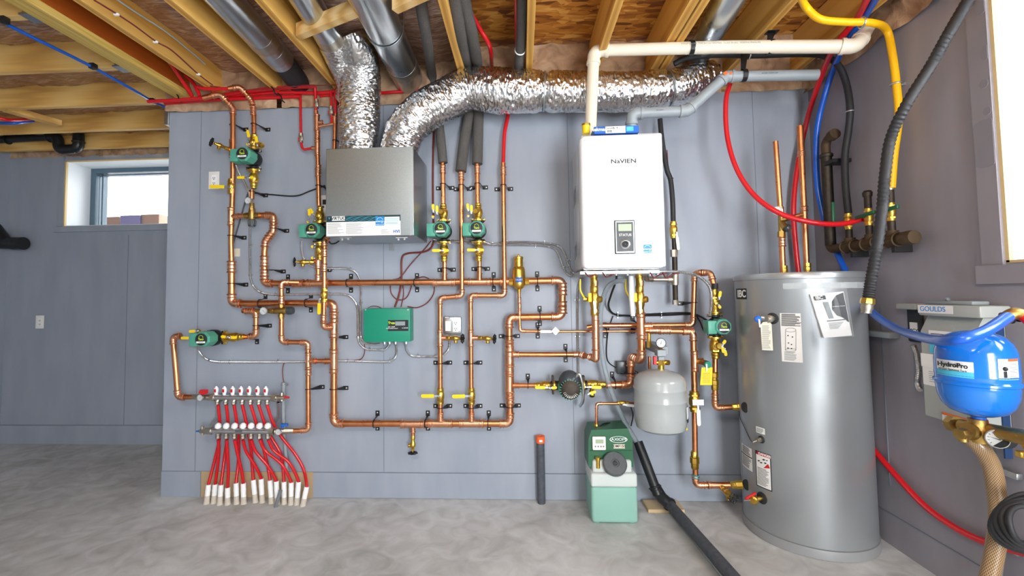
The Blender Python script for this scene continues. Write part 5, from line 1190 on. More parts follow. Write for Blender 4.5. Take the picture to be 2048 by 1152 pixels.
# red tube bundles high at the left
RP = 'red tubes at the wall top'
def pex(label, pts, r=3.6, m='red_pex', d=.1, cat='tube', name='red_tube', grp=None): return hose(name, label, pts, r, m, cat, grp, d, 12)
pex('red tube ending in the tall left copper riser', [(296, 203, .12), (340, 201, .12), (380, 198, .13), (410, 196, .14)], grp=RP)
pex('red tube ending in the bent riser of the topmost pump', [(395, 174, .15), (415, 178, .15), (460, 177.5, .15)], 3.6, grp=RP)
pex('lowest red tube of the wall-top bundle', [(330, 207, .04), (420, 200, .04), (520, 196, .04), (602, 193, .05)], 4, grp=RP)
pex('topmost red tube of the wall-top bundle, ending above the riser', [(440, 190, .06), (520, 180, .08), (590, 174, .09), (630, 173, .09)], 4, grp=RP)
pex('middle red tube of the wall-top bundle', [(400, 195, .03), (480, 190, .04), (560, 185, .05), (640, 186, .05), (678, 181, .06)], 4, grp=RP)
pex('red tube continuing behind the foil duct along the wall top', [(640, 192, .03), (700, 186, .03), (760, 186, .03), (830, 181, .03), (860, 178, .03)], 3.4, grp=RP)
pex('red tube dropping to the small shut-off left of the copper riser', [(598, 193, .07), (601, 200, .07), (602, 262, .07), (605, 296, .07), (622, 297, .07)], 2.6)
pex('red tube dropping into the top of the copper riser left of the metal box', [(630, 173, .09), (631, 190, .08), (632, 226, .07)], 3.4)
pex('red tube dropping left of the foil duct into the cross link', [(662, 183, .07), (663, 210, .07), (663, 247, .07)], 2.6)
pex('red tube dropping into the copper pipe at the foil duct', [(671, 182, .08), (671, 228, .075)], 3.4)
pex('red tube running in the ceiling gap behind the orange beam', [PZ(300, 90, ZC+.1), PZ(340, 125, ZC+.06), PZ(365, 160, ZC+.02), P(385, 190, .1)], 3.6) if False else None
t0 = [PZ(290, 75, ZC+.1), PZ(335, 120, ZC+.06), PZ(362, 158, ZC+.02), P(384, 192, .12)]
hose('red_tube', 'red tube running up between the orange beam and the wired joist', t0, 0, 'red_pex', 'tube', None, world=True, rw=.012)
t0 = [PZ(370, 150, ZC+.08), PZ(388, 168, ZC+.03), P(400, 192, .14)]
hose('red_tube', 'short red tube rising into the ceiling beside the wired joist', t0, 0, 'red_pex', 'tube', None, world=True, rw=.011)
for x, l in ((303, 'left'), (312, 'right')):
    hose('red_tube', f'short upright red tube at the free wall end, {l} of two', [P(x, 168, -.1), P(x+1, 198, -.05)], 0, 'red_pex', 'tube', None, world=True, rw=.009)
hose('red_tube', 'red tube crossing the far left edge under the cross joists', [PZ(-20, 232, ZC-.02), PZ(20, 240, ZC-.02), PZ(62, 238, ZC+.06)], 0, 'red_pex', 'tube', None, world=True, rw=.012)
hose('blue_tube', 'blue tube at the far left edge just below the red one', [PZ(-20, 246, ZC-.02), PZ(30, 246, ZC-.02), PZ(66, 242, ZC+.06)], 0, 'blue_pex', 'tube', None, world=True, rw=.012)
for (x, y, l) in ((354, 196, 'over the wall corner'), (545, 182, 'in the middle of the bundle'), (560, 197, 'below the bundle end')):
    m = MB(); m.tube(smooth_path([P(x-5, y-11, .12), P(x+2, y-4, .13), P(x+4, y+3, .13), P(x+9, y+8, .1)]), .0045, 6); tag(m.build('cable_tie', 'black'), 'black tie round the red tubes '+l, 'cable tie', 'black ties on the red tubes')
for (x, y, l) in ((633, 208, 'top of the copper riser'), (662, 222, 'left of the foil duct'), (602, 276, 'on the thin red tube')):
    t = thing('shut_off_valve', 'small silver and red shut-off valve '+l, 'valve', P(x, y+8, .08), 'small shut-off valves'); m = MB(); m.pc(x, y+9, .075, x, y-9, .075, 4.5, 4.5, 8); m.build('body', 'nickel', t)
    m = MB(); m.pb(x-4, y-5, x+3, y+5, .09, .105, .003, 2); m.build('grip', 'nickel', t); m = MB(); m.pb(x-6, y-1, x-3, y+5, .09, .1, .001, 1); m.build('tab', 'red', t)
# blue tube on the ceiling at the left
t0 = [PZ(-15, 34, ZC-.02), PZ(60, 72, ZC-.02), PZ(185, 134, ZC-.02), PZ(270, 182, ZC-.025), P(306, 203, -.02), P(328, 213, .005)]
hose('blue_tube', 'blue tube strung diagonally under the cross joists at the left', t0, 0, 'blue_pex', 'tube', None, world=True, rw=.0085)
for (x, y, l) in ((8, 42, 'at the picture edge'), (186, 134, 'midway'), (305, 203, 'at the wall corner')):
    c = PZ(x, y, ZC-.02); m = MB(); m.box(c-Vector((.016, .016, .012)), c+Vector((.016, .016, .02)), .004, 2); tag(m.build('tube_clip', 'black'), 'black clip on the diagonal blue tube '+l, 'clip', 'black clips on the blue tube')
# wires stapled to the ceiling joist
x0 = jx[2]
t0 = [Vector((x0+.041+.004, y, ZC+.05+.02*math.sin(y*5))) for y in [-2.4+.2*k for k in range(12)]]
hose('joist_wire', 'brown wire stapled along the side of a ceiling joist', [PZ(188, 0, ZC-.002), PZ(232, 27, ZC-.002), PZ(270, 52, ZC-.002), PZ(312, 83, ZC-.002), PZ(345, 102, ZC-.002), PZ(395, 147, ZC-.002), PZ(425, 170, ZC-.002)], 0, 'brown_wire', 'wire', None, world=True, rw=.004)
hose('joist_wire', 'pale grey wire along the far edge of the wired joist', [PZ(228, -5, ZC+.03), PZ(280, 30, ZC+.03), PZ(330, 62, ZC+.03), PZ(375, 98, ZC+.03), PZ(410, 128, ZC+.03)], 0, 'pvc_grey', 'wire', None, world=True, rw=.004)
for x, y in ((233, 28), (311, 83), (397, 148)):
    c = PZ(x, y, ZC-.003); m = MB(); m.box(c-Vector((.012, .006, .008)), c+Vector((.012, .006, .003)), .002, 1); tag(m.build('wire_staple', 'white'), 'white staple on the brown joist wire', 'staple', 'white wire staples')
# ---------------------------------------------------------------- foam sleeved pipes
def foam(label, pts, r=.031, name='foam_sleeved_pipe', ties=()):
    t = thing(name, label, 'pipe insulation', min(pts, key=lambda q: q.z), 'grey foam pipe sleeves'); m = MB(); p = smooth_path(pts); m.tube(p, r, 20); m.build('sleeve', 'foam', t)
    for i in ties:
        c = p[i]; ax = (p[i+1]-p[i-1]); m = MB(); m.ring(c, ax, r*1.02, .004, 20, 6); m.build('tie', 'white', t)
    return t
foam('first grey foam sleeve from the left, above the third pump', [PZ(838, -30, ZC+.08), PZ(843, 15, ZC+.06), PZ(853, 75, ZC+.03), P(864, 150, .045), P(873, 210, .045), P(880, 265, .08), P(886, 326, .085)], .03)
foam('second grey foam sleeve, lowest end of the three', [PZ(903, -30, ZC+.08), PZ(911, 20, ZC+.06), PZ(922, 75, ZC+.03), P(937, 150, .045), P(941, 205, .045), P(930, 275, .07), P(921.5, 343, .085)], .035, ties=(27,))
foam('third grey foam sleeve, above the fourth pump', [PZ(922, -30, ZC+.12), PZ(932, 20, ZC+.08), PZ(945, 75, ZC+.04), P(957, 150, .042), P(957, 210, .042), P(956, 270, .075), P(954.5, 328, .085)], .034, ties=(42,))
foam('grey foam sleeve going up beside the middle joist', [PZ(1046, -30, ZC+.08), PZ(1045, 20, ZC+.06), PZ(1042, 80, ZC+.04), PZ(1038, 128, ZC+.02), P(1036, 165, .03)], .028, ties=(24,))
pr = [PZ(944, 30, ZC+.1), PZ(960, 58, ZC+.08), PZ(980, 95, ZC+.04), P(985, 140, .03), P(1000, 190, .03), P(1016, 222, .04), P(1009, 268, .075), P(1006.3, 329, .085)]
hose('red_tube', 'red tube curving from the ceiling behind the foil duct down to a copper pipe', pr, 0, 'red_pex', 'tube', None, world=True, rw=.0125)
hose('red_tube', 'red tube peeking left of the sleeved pipe by the middle joist', [PZ(1032, -30, ZC+.1), PZ(1033, 60, ZC+.1), PZ(1035, 110, ZC+.06)], 0, 'red_pex', 'tube', None, world=True, rw=.011)
# ---------------------------------------------------------------- drain trap, black stub at the far left
t = thing('drain_trap', 'black drain pipe with a U-shaped trap under the left ceiling', 'trap', P(130, 303, -.85)); dd = -.85; k = S(dd)
m = MB(); m.tube([P(-30, 281, dd), P(104, 274, dd)], 7.5*k, 16); m.build('pipe', 'abs_black', t)
m = MB(); m.tube(fillet([P(98, 274, dd), P(116, 273, dd), P(118, 300, dd), P(157, 297, dd), P(157, 268, dd)], .045, 8), 10*k, 18); m.ring(P(100, 274, dd), XU, 10.2*k, .006); m.ring(P(157, 284, dd), ZU, 10.4*k, .006); m.build('trap_bend', 'abs_black', t)
m = MB(); m.ring(P(16, 279, dd), XU, 9*k, .006); m.tube([P(10, 262, dd), P(16, 285, dd-.0), P(28, 284, dd)], .005, 6); m.build('hanger', 'black', t)
t = thing('drain_stub', 'dark green-black capped pipe entering at the left picture edge', 'pipe', P(30, 500, -.95)); dd = -.95; k = S(dd)
m = MB(); m.tube(fillet([P(-40, 415, dd), P(12, 487, dd), P(40, 487, dd)], .06), 12*k, 20); m.tube([P(-30, 486, dd), P(26, 487, dd)], 12*k, 20); m.tube([P(26, 487, dd), P(47, 487, dd)], 13.5*k, 20); m.build('wye', 'abs_black', t)
# ---------------------------------------------------------------- floor heating manifold
gx = lambda x, y: (320+x/3.6, 720+y/3.6)
t = thing('supply_rail', 'upper steel manifold rail with seven flow gauges and a red lever', 'manifold', P(487, 809, .12)); k = S(.12)
m = MB(); m.pc(427, 794.5, .12, 546, 795.5, .12, 5.6, 5.6, 20); m.build('rail', 'steel', t)
for i, x in enumerate((432.5, 448.8, 465.2, 481.8, 498.2, 515, 531.7)):
    m = MB(); c = P(x, 788, .12); m.lathe(c, ZU, [(3*k, -2*k), (3.5*k, 0), (3.5*k, 2*k), (4.2*k, 3*k), (4.6*k, 8*k), (4*k, 12*k), (2.2*k, 14*k), (1.5*k, 16*k), (0, 16*k)], 14); g = m.build('flow_gauge', 'white', t)
    m = MB(); m.box(c+Vector((-2.2*k, -4.8*k, 4*k)), c+Vector((2.2*k, -3.6*k, 10.5*k)), .001, 1); m.build('gauge_window', 'red', g)
    m = MB(); m.lathe(P(x+3, 800, .12), -ZU, [(3.5*k, -2*k), (5*k, 0), (5*k, 3*k), (4.2*k, 3.4*k), (5*k, 4*k), (5*k, 8*k), (4*k, 9*k)], 8); m.build('outlet_nut', 'nickel', t)
m = MB(); m.pc(423, 794.5, .12, 430, 794.5, .12, 7.5, 7.5, 8); m.pc(408, 794, .12, 424, 794.5, .12, 6, 6.8, 12); m.pc(386, 794, .12, 409, 794, .12, 5.5, 6, 8); m.pc(545, 795, .12, 554, 795, .12, 8, 8, 8); m.pc(554, 795, .12, 569, 795, .12, 5.5, 5, 10); m.pc(564, 802, .12, 564, 785, .12, 3.5, 3.5, 8); m.build('end_fittings', 'nickel', t)
m = MB(); m.prism([P(397, 786, .16), P(399, 780, .16), P(412, 780, .16), P(412, 788, .16), P(405, 790, .16)], (0, .02, 0)); m.build('lever', 'red', t, False)
dial(t, P(400, 795.5, .155), (-.1, -1, 0), 6.5*k); m = MB(); m.pc(568, 794, .12, 578, 795, .12, 2.2); m.build('drain_plug', 'red', t)
t = thing('return_rail', 'lower steel manifold rail with seven white caps and a blue lever', 'manifold', P(487, 880, .15)); k = S(.15)
m = MB(); m.pc(421, 861.5, .15, 541, 863, .15, 5.6, 5.6, 20); m.build('rail', 'steel', t)
for i, x in enumerate((436.3, 452.6, 469.2, 486, 502.3, 519, 535.5)):
    c = P(x, 856, .15); m = MB(); m.lathe(c, ZU, [(3.4*k, -1*k), (3.6*k, 0), (6.2*k, 1*k), (6.3*k, 4*k), (5.5*k, 7.5*k), (3*k, 10*k), (0, 11*k)], 18); m.build('valve_cap', 'white', t)
    m = MB(); m.lathe(P(x+.4, 867, .15), -ZU, [(3.5*k, -1*k), (5*k, 0), (5*k, 3*k), (4.2*k, 3.4*k), (5.2*k, 4*k), (5.2*k, 9*k), (4*k, 10*k)], 8); m.build('outlet_nut', 'nickel', t)
m = MB(); m.pc(410, 862, .15, 424, 861.7, .15, 6.5, 7.5, 8); m.pc(401, 862, .15, 411, 862, .15, 4.5, 5, 8); m.pc(405, 870, .15, 405, 852, .15, 3, 3, 8); m.pc(540, 863, .15, 549, 863, .15, 8, 8, 8); m.pc(549, 863, .15, 570, 862, .13, 5.5, 6, 12); m.pc(569, 862, .13, 587, 861.5, .12, 6.5, 5.5, 8); m.build('end_fittings', 'nickel', t)
m = MB(); m.pb(560, 848, 574, 853, .16, .18, .003, 2); m.pc(565, 856, .16, 565, 850, .16, 2.5); m.build('lever', 'blue', t)
dial(t, P(556.5, 864, .19), (-.1, -1, 0), 6.2*k); m = MB(); m.pc(402, 862, .15, 392, 862.5, .15, 2.5, 1.2); m.build('drain_plug', 'blue', t)
m = MB(); m.pb(470, 861, 484, 865, .166, .1675); m.build('plate', 'cap_grey', t, False)
t = thing('manifold_bracket', 'slotted steel bracket at the left of the manifold rails', 'bracket', P(433, 850, .0)); m = MB()
m.pb(431, 805, 435, 838, .05, .055); m.prism([P(431, 836, .05), P(435, 838, .05), P(424, 853, .05), P(419, 850, .05)], (0, -.005, 0)); m.pb(431, 790, 435, 806, 0, .055); m.build('arm', 'galvanised', t, False)
t = thing('manifold_bracket', 'slotted steel bracket at the right of the manifold rails', 'bracket', P(556, 850, .0)); m = MB()
m.pb(554, 803, 559, 836, .05, .055); m.prism([P(554, 835, .05), P(559, 837, .05), P(550, 851, .05), P(544, 848, .05)], (0, -.005, 0)); m.pb(554, 800, 559, 806, 0, .055); m.build('arm', 'galvanised', t, False)
tops = [(350, 895, 335, 1040), (398, 893, 388, 1035), (440, 897, 430, 1045), (487, 918, 487, 1045), (548, 885, 552, 1040), (600, 887, 603, 1040), (672, 862, 688, 1028), (728, 855, 737, 1030), (792, 865, 803, 1035), (837, 872, 845, 1040), (893, 875, 895, 1040), (945, 880, 943, 1045), (998, 875, 985, 1045), (1057, 910, 1028, 1055)]
words = ['first', 'second', 'third', 'fourth', 'fifth', 'sixth', 'seventh', 'eighth', 'ninth', 'tenth', 'eleventh', 'twelfth', 'thirteenth', 'rightmost']
STUB = []
for i, (a, b, c, e) in enumerate(tops):
    B = PZ(*gx(c, e-6), 0); B.y = min(B.y, -.035); dd = -B.y; T = P(*gx(a, b), dd*.92+.0); rr = 4.9*S(dd)
    m = MB(); n_ = 14; pts = [B.lerp(T, q/n_) for q in range(n_+1)]; m.tube(pts, [rr*(1.05 if q in (9, 10) else 1)*(1.1 if q == 0 else 1) for q in range(n_+1)], 16, caps=False)
    m.tube([T, T-(T-B).normalized()*.03], [rr, rr*.8], 16, caps=False)
    o = m.build('floor_sleeve', 'white'); tag(o, 'white floor sleeve round a red loop tube, '+words[i]+(' from the left' if i < 13 else ''), 'pipe sleeve', 'white floor sleeves'); STUB.append((B, T, rr))
    m = MB(); q = B.lerp(T, .0); m.lathe(B, (T-B).normalized(), [(rr*1.35, -.004), (rr*1.12, .012), (rr*1.06, .03), (rr*1.02, .036+.014*random.random())], 14); m.build('mortar_smear', 'concrete_dust', o)
    # mortar part keeps the sleeve's own frame
def loop(label, px, j, grp, d0, r=.0095, mid=None):
    B, T, rr = STUB[j]; n_ = len(px); dT = -T.y; pts = []
    for i, (x, y) in enumerate(px):
        f = i/(n_); dd = d0*(1-f)+dT*f if mid is None else mid[i]; pts.append(P(*gx(x, y), dd))
    pts += [T, T.lerp(B, .35)]
    hose('loop_tube', label, pts, 0, 'red_pex', 'tube', grp, world=True, rw=r)
G1, G2 = 'red loop tubes from the upper rail', 'red loop tubes from the lower rail'
up = [([(418, 322), (430, 440), (428, 560), (402, 690)], 0), ([(477, 322), (489, 440), (484, 560), (466, 690)], 2), ([(533, 322), (553, 450), (567, 600), (563, 750)], 4), ([(593, 322), (625, 470), (655, 640), (664, 760)], 6),
      ([(653, 322), (695, 460), (735, 600), (775, 760)], 8), ([(710, 322), (755, 460), (800, 555), (865, 670), (885, 780)], 10), ([(770, 322), (815, 455), (880, 560), (975, 680), (1035, 790)], 13)]
for i, (p, j) in enumerate(up): loop('red tube from the upper rail passing behind the lower rail, '+(words[i]+' from left' if i < 6 else 'rightmost'), p, j, G1, .12, mid=[.12, .10, .07, .06, .06][:len(p)])
dn = [([(420, 576), (424, 650), (416, 760)], 1), ([(479, 576), (487, 680), (492, 800)], 3), ([(538, 576), (562, 690), (588, 800)], 5), ([(597, 576), (622, 660), (690, 770)], 7), ([(657, 576), (690, 660), (778, 765)], 9), ([(719, 576), (760, 655), (875, 750)], 11), ([(779, 576), (822, 655), (930, 740)], 12)]
for i, (p, j) in enumerate(dn): loop('red tube dropping in front from the lower rail, '+(words[i]+' from left' if i < 6 else 'rightmost'), p, j, G2, .15)
hose('grey_conduit', 'grey plastic conduit running down behind the right end of the manifold', [P(567, 765, .03), P(567, 850, .03), P(571, 900, .04), P(573, 945, .06)], 0, 'pvc_grey', 'conduit', None, world=True, rw=.012)
m = MB(); m.ring(P(567, 768, .03), ZU, .013, .0035); m.pc(567, 769, .03, 577, 769, .03, 1.5); tag(m.build('conduit_clamp', 'steel'), 'steel clamp at the top of the grey manifold conduit', 'clamp')
a, b = P(*gx(868, 940), .16), PZ(*gx(832, 1058), .0); m = MB(); m.tube([b, a], .011, 14); tag(m.build('grey_conduit', 'grey_plastic'), 'short grey conduit stub leaning out of the floor among the white sleeves', 'conduit')
# ---------------------------------------------------------------- storage tank (round, standing in the corner)
rl, rr_ = ray(1477, 800), ray(1745, 800); al, ar = math.atan2(rl.x, rl.y), math.atan2(rr_.x, rr_.y)
ac, ah = (al+ar)/2, (ar-al)/2
# centre distance q with radius q*sin(ah); rear touches the wall plane with a small gap
q_ = (DW-.03)/(math.cos(ac)+math.sin(ah)); TR = q_*math.sin(ah); TC = Vector((q_*math.sin(ac), -DW+q_*math.cos(ac), 0))
def TP(x, y, R=None):                     # pixel to the tank's skin
    R = R or TR; r = ray(x, y); a = r.x**2+r.y**2; b = 2*((CAM.x-TC.x)*r.x+(CAM.y-TC.y)*r.y); c = (CAM.x-TC.x)**2+(CAM.y-TC.y)**2-R*R
    dsc = max(0, b*b-4*a*c); s_ = (-b-math.sqrt(dsc))/(2*a); return CAM+r*s_
def TA(p): return math.atan2(p.x-TC.x, -(p.y-TC.y))
ztop = TP(1600, 556).z
t = thing('storage_tank', 'tall grey water storage tank standing in the right corner', 'water tank', (TC.x, TC.y, 0))
m = MB(); m.lathe((TC.x, TC.y, 0), ZU, [(0, .004), (TR*.97, .004), (TR*.99, .03), (TR*.99, .05), (TR, .052), (TR, ztop-.002), (TR*.5, ztop)], 96); m.build('shell', 'tank_grey', t)
m = MB(); m.lathe((TC.x, TC.y, 0), ZU, [(TR*1.0, .0), (TR*1.015, .004), (TR*1.02, .03), (TR*1.015, .048), (TR*.99, .05)], 96); m.build('base_ring', 'tank_rim', t)
m = MB(); m.lathe((TC.x, TC.y, 0), ZU, [(TR*1.0, ztop-.004), (TR*1.015, ztop-.002), (TR*1.018, ztop+.022), (TR*1.0, ztop+.03), (TR*.3, ztop+.034), (0, ztop+.034)], 96); m.build('top_cover', 'tank_grey', t)
def tlabel(name, x0, y0, x1, y1, mt, parent, off=.0012, kind=None):
    a, b = TP(x0, (y0+y1)/2), TP(x1, (y0+y1)/2); zt, zb2 = TP((x0+x1)/2, y0).z, TP((x0+x1)/2, y1).z
    m = MB(); cpatch(m, TC, TR+off, TA(a), TA(b), zb2, zt, 10); return m.build(name, mt, parent)
def ttext(s, hpx, x, y, mt, parent, off=.002, sx=1, bold=0):
    p = TP(x, y, TR+off); a = TA(p); u = Vector((math.cos(a), math.sin(a), 0)); return text(s, hpx*1.4*(p.y+DW)/F, p, u, ZU, mt, parent, sx=sx, bold=bold)
def tlines(x0, x1, y0, y1, n, parent, mt='grey_ink', off=.0022, th=.9):
    m = MB(); random.seed(int(x0*y0))
    for i in range(n):
        yy = y0+(y1-y0)*i/n; xe = x0+(x1-x0)*random.uniform(.7, 1); a, b = TA(TP(x0, yy)), TA(TP(xe, yy)); z = TP((x0+x1)/2, yy).z; z2 = TP((x0+x1)/2, yy+th).z
        cpatch(m, TC, TR+off, a, b, z2, z, 4)
    return m.build('fine_print', mt, parent)
o = tlabel('maker_label', 1473, 577, 1493.5, 598.5, 'ink', t); ttext('IBC', 14, 1483, 588, 'paper', o, bold=.0012)
o = tlabel('instruction_label', 1562, 626.5, 1603.5, 724, 'paper', t); tlines(1563, 1602, 628, 653, 12, o, 'ink', th=1.2); tlines(1569, 1595, 704, 722, 8, o)
m = MB()
for (xa, ya, xb, yb) in ((1571, 662, 1571, 700), (1592, 662, 1592, 700)): m.tube([TP(xa, ya, TR+.003), TP(xb, yb, TR+.003)], .0007, 5)
for yc, cl in ((660, True), (700, False)):
    pts = [TP(1581.5+10.5*math.cos(q), yc+(4 if cl else 3)*math.sin(q), TR+.003) for q in [2*math.pi*k/20 for k in range(20)]]
    m.tube(pts, .0007, 5, closed=True)
for x, y in ((1576, 671), (1585, 674), (1577, 686), (1583, 689), (1576, 696), (1583, 697)): c = TP(x, y, TR+.003); m.sph(c, .003, 6)
m.build('line_drawing', 'ink', o)
o = tlabel('warning_label', 1512.5, 906, 1543, 977, 'ink', t); tlabel('warning_field', 1514, 913, 1541.5, 975, 'paper', o, .0018); tlabel('warning_header', 1514, 907.5, 1541.5, 913.5, 'red', o, .0018); ttext('DANGER', 4.5, 1529, 910.5, 'white', o, bold=.0004)
tlines(1516, 1539, 938, 973, 13, o, 'ink', .0026); m = MB()
for x, y, r in ((1518, 921, .006), (1523, 925, .006), (1528, 919, .007), (1531, 926, .006), (1534, 921, .004)): m.lathe(TP(x, y, TR+.002), (TP(x, y)-TC)*1, [(r, 0), (r, .001), (0, .001)], 10)
m.build('pictogram', 'ink', o); m = MB(); m.prism([TP(1527, 936, TR+.003), TP(1536, 928, TR+.003), TP(1540, 937, TR+.003)], (0, -.001, 0)); m.build('pictogram_figure', 'red', o, False)
o = tlabel('notice_label', 1484.5, 893, 1504.5, 937, 'paper', t); tlines(1486, 1503, 895, 909, 7, o, 'ink'); tlines(1486, 1503, 914, 935, 9, o, 'ink'); tlabel('label_bar', 1484.5, 910, 1504.5, 912, 'ink', o, .002)
o = tlabel('side_label', 1478.6, 881, 1482.5, 948, 'paper', t)
o = tlabel('small_label', 1512.5, 855, 1530, 867, 'paper', t); tlines(1514, 1528, 857, 866, 5, o)
o = tlabel('clear_tape', 1566, 565, 1735, 577, 'tape', t, .002)
for i, (x, y, r, l) in enumerate(((1491, 815, 10, 0), (1494, 970, 10, 0), (1545, 637, 11, 1), (1523, 879, 7, 1), (1524, 996, 11, 1))):
    c = TP(x, y, TR); n_ = Vector((c.x-TC.x, c.y-TC.y, 0)).normalized() if l else Vector((-.9, -.35, 0)).normalized(); kk = (c.y+DW)/F
    m = MB(); m.lathe(c-n_*.004, n_, [(r*kk, 0), (r*kk, .006), (r*kk*.85, .009), (0, .009)], 24); m.build('rubber_collar', 'black_rubber', t)
t2 = thing('relief_valve', 'brass relief valve with a blue test lever on the tank front', 'valve', TP(1545, 637)); c = TP(1545, 637); n_ = Vector((c.x-TC.x, c.y-TC.y, 0)).normalized()
m = MB(); m.lathe(c, n_, [(.016, 0), (.016, .03), (.02, .032), (.02, .05), (.013, .052), (.013, .075), (0, .075)], 12); m.lathe(c+n_*.045, (-1, -.1, .15), [(.012, 0), (.012, .045), (0, .045)], 12); m.build('body', 'nickel', t2)
m = MB(); c2 = c+n_*.055-XU*.05; m.lathe(c2, -YU, [(.016, 0), (.017, .008), (.012, .012), (0, .012)], 18); m.build('lever_cap', 'blue', t2)
m = MB(); m.prism([c2-YU*.014+XU*.004, c2-YU*.014-XU*.004, c2-YU*.02-XU*.003-ZU*.04, c2-YU*.02+XU*.004-ZU*.04], (0, -.002, 0)); m.build('lever', 'steel', t2)
t2 = thing('paper_tag', 'cream printed tag hanging from the relief valve on the tank', 'tag', TP(1535, 702)); D_ = -TP(1535, 670).y+.05
m = MB(); m.prism([P(1521, 650, D_), P(1526, 644, D_), P(1538, 643, D_), P(1543, 648, D_), P(1546, 701, D_+.0), P(1524, 700, D_)], (0, -.0008, 0)); o = m.build('card', 'paper_cream', t2, False)
m = MB(); random.seed(4)
for i in range(24): yy = 651+i*2; m.pb(1524, yy, 1524+18*random.uniform(.7, 1), yy+.9, D_+.001, D_+.0014)
m.build('fine_print', 'grey_ink', t2, False)
# booklet in a plastic pouch
t2 = thing('manual_pouch', 'white printed booklet in a clear plastic pouch taped to the tank', 'booklet', TP(1660, 675)); a0 = TA(TP(1660, 630)); 
def BPq(x, y, off): return TP(x, y, TR+off)
m = MB(); q4 = [BPq(1620, 589, .014), BPq(1687, 583, .014), BPq(1704, 671, .02), BPq(1648, 676, .02)]; ctr = sum(q4, Vector())/4; nn = (q4[1]-q4[0]).cross(q4[3]-q4[0]).normalized()
if nn.y > 0: nn = -nn
bu = (q4[1]-q4[0]).normalized(); bv = (q4[0]-q4[3]).normalized()
def BQ(fx_, fy_, off=0): return q4[0].lerp(q4[1], fx_).lerp(q4[3].lerp(q4[2], fx_), fy_)+nn*off
m.prism(q4, -nn*.006); bk = m.build('booklet', 'white', t2, False)
def bq(name, x0, y0, x1, y1, mt, off=.005): 
    m = MB(); m.prism([BQ(x0, y0, off), BQ(x1, y0, off), BQ(x1, y1, off), BQ(x0, y1, off)], nn*.0003); return m.build(name, mt, bk, False)
bq('header', .07, .05, .42, .14, 'cap_grey'); text('IBC', .022, BQ(.22, .095, .0062), bu, bv, 'white', bk, bold=.0005)
m = MB(); m.prism([BQ(.97, .02, .005), BQ(.97, .7, .005), BQ(.8, .58, .005), BQ(.62, .52, .005), BQ(.52, .38, .005), BQ(.58, .2, .005), BQ(.75, .07, .005)], nn*.0003); m.build('cover_shape', 'cap_grey', bk, False)
m = MB(); m.prism([BQ(.3, .2, .005), BQ(.46, .2, .005), BQ(.5, .58, .005), BQ(.34, .58, .005)], nn*.0003); m.build('tank_picture', 'pvc_grey', bk, False)
bq('divider', .25, .62, .85, .64, 'cap_grey'); text('Installation Manual', .007, BQ(.74, .32, .0062), bu, bv, 'white', bk)
m = MB()
for i in range(5): m.prism([BQ(.28, .68+.03*i, .005), BQ(.28+.5*(1-.1*i), .68+.03*i, .005), BQ(.28+.5*(1-.1*i), .69+.03*i, .005), BQ(.28, .69+.03*i, .005)], nn*.0003)
m.build('fine_print', 'grey_ink', bk, False)
m = MB(); vs = [[None]*9 for _ in range(13)]
for i in range(13):
    for j in range(9):
        x = 1616+(1692-1616)*i/12+j*1.6*(1+.3*i/12); y = 571+(106)*j/8-(i/12)*4
        vs[i][j] = m.b.verts.new(TP(x, y, TR+.006+.02*j/8+.008*noise.noise(Vector((i*.8, j*.5, 2)))))
for i in range(12):
    for j in range(8): m.b.faces.new((vs[i][j], vs[i+1][j], vs[i+1][j+1], vs[i][j+1]))
m.build('pouch', 'plastic_film', t2)
# sensor lead and drain on the tank
t2 = thing('sensor_port', 'small sensor screw with a thin black lead on the tank side', 'sensor', TP(1521, 880)); m = MB(); c = TP(1523, 879); n_ = Vector((c.x-TC.x, c.y-TC.y, 0)).normalized()
m.lathe(c, n_, [(.012, 0), (.012, .02), (.006, .021), (.006, .03), (0, .03)], 6); m.tube([c+n_*.02, c+n_*.02-XU*.03-ZU*.012], .003, 6); m.build('screw', 'nickel', t2)
m = MB(); m.tube(smooth_path([c+n_*.02-XU*.03-ZU*.012, TP(1500, 878, TR+.004), TP(1489, 855, TR+.004), TP(1480, 835, TR+.004), TP(1478.5, 822, TR+.002)]), .0018, 6); m.build('lead', 'black', t2)
t2 = thing('tank_drain', 'brass drain tap with a red lever low on the tank', 'valve', TP(1524, 996)); c = TP(1524, 996); n_ = Vector((c.x-TC.x, c.y-TC.y, 0)).normalized(); m = MB()
m.lathe(c, n_, [(.012, 0), (.012, .04), (.018, .042), (.018, .06), (.01, .065)], 10); m.lathe(c+n_*.055, (-.5, -.85, -.1), [(.02, -.01), (.021, .012), (.014, .018), (0, .018)], 18); m.build('body', 'brass', t2)
m = MB(); q = c+n_*.05; m.box(q+Vector((-.05, -.006, .012)), q+Vector((.012, .006, .024)), .003, 1, rot=Matrix.Rotation(-.5, 3, 'Y') @ Matrix.Rotation(0, 3, 'Z')); m.build('lever', 'red', t2)
m = MB(); q = c+n_*.062; m.tube([q, q+Vector((-.05, -.01, .0))], .004, 6); m.build('chain_tab', 'nickel', t2)
t2 = thing('yellow_tag_valve', 'relief branch with green cap and yellow hanging tag right of the expansion tank', 'valve', P(1415, 770, .25)); m = MB()
m.pc(1396, 722, .2, 1416, 728, .27, 5, 6); m.build('body', 'old_brass', t2); m = MB(); m.lathe(P(1414, 729, .27), (.1, -1, 0), [(6.5*S(.27), 0), (6.5*S(.27), .012), (0, .012)], 16); m.build('cap', 'box_green', t2)
m = MB(); m.prism([P(1403, 735, .28), P(1425, 735, .28), P(1424, 770, .28), P(1400, 770, .28)], (0, -.0008, 0)); tg = m.build('tag', 'yellow', t2, False)
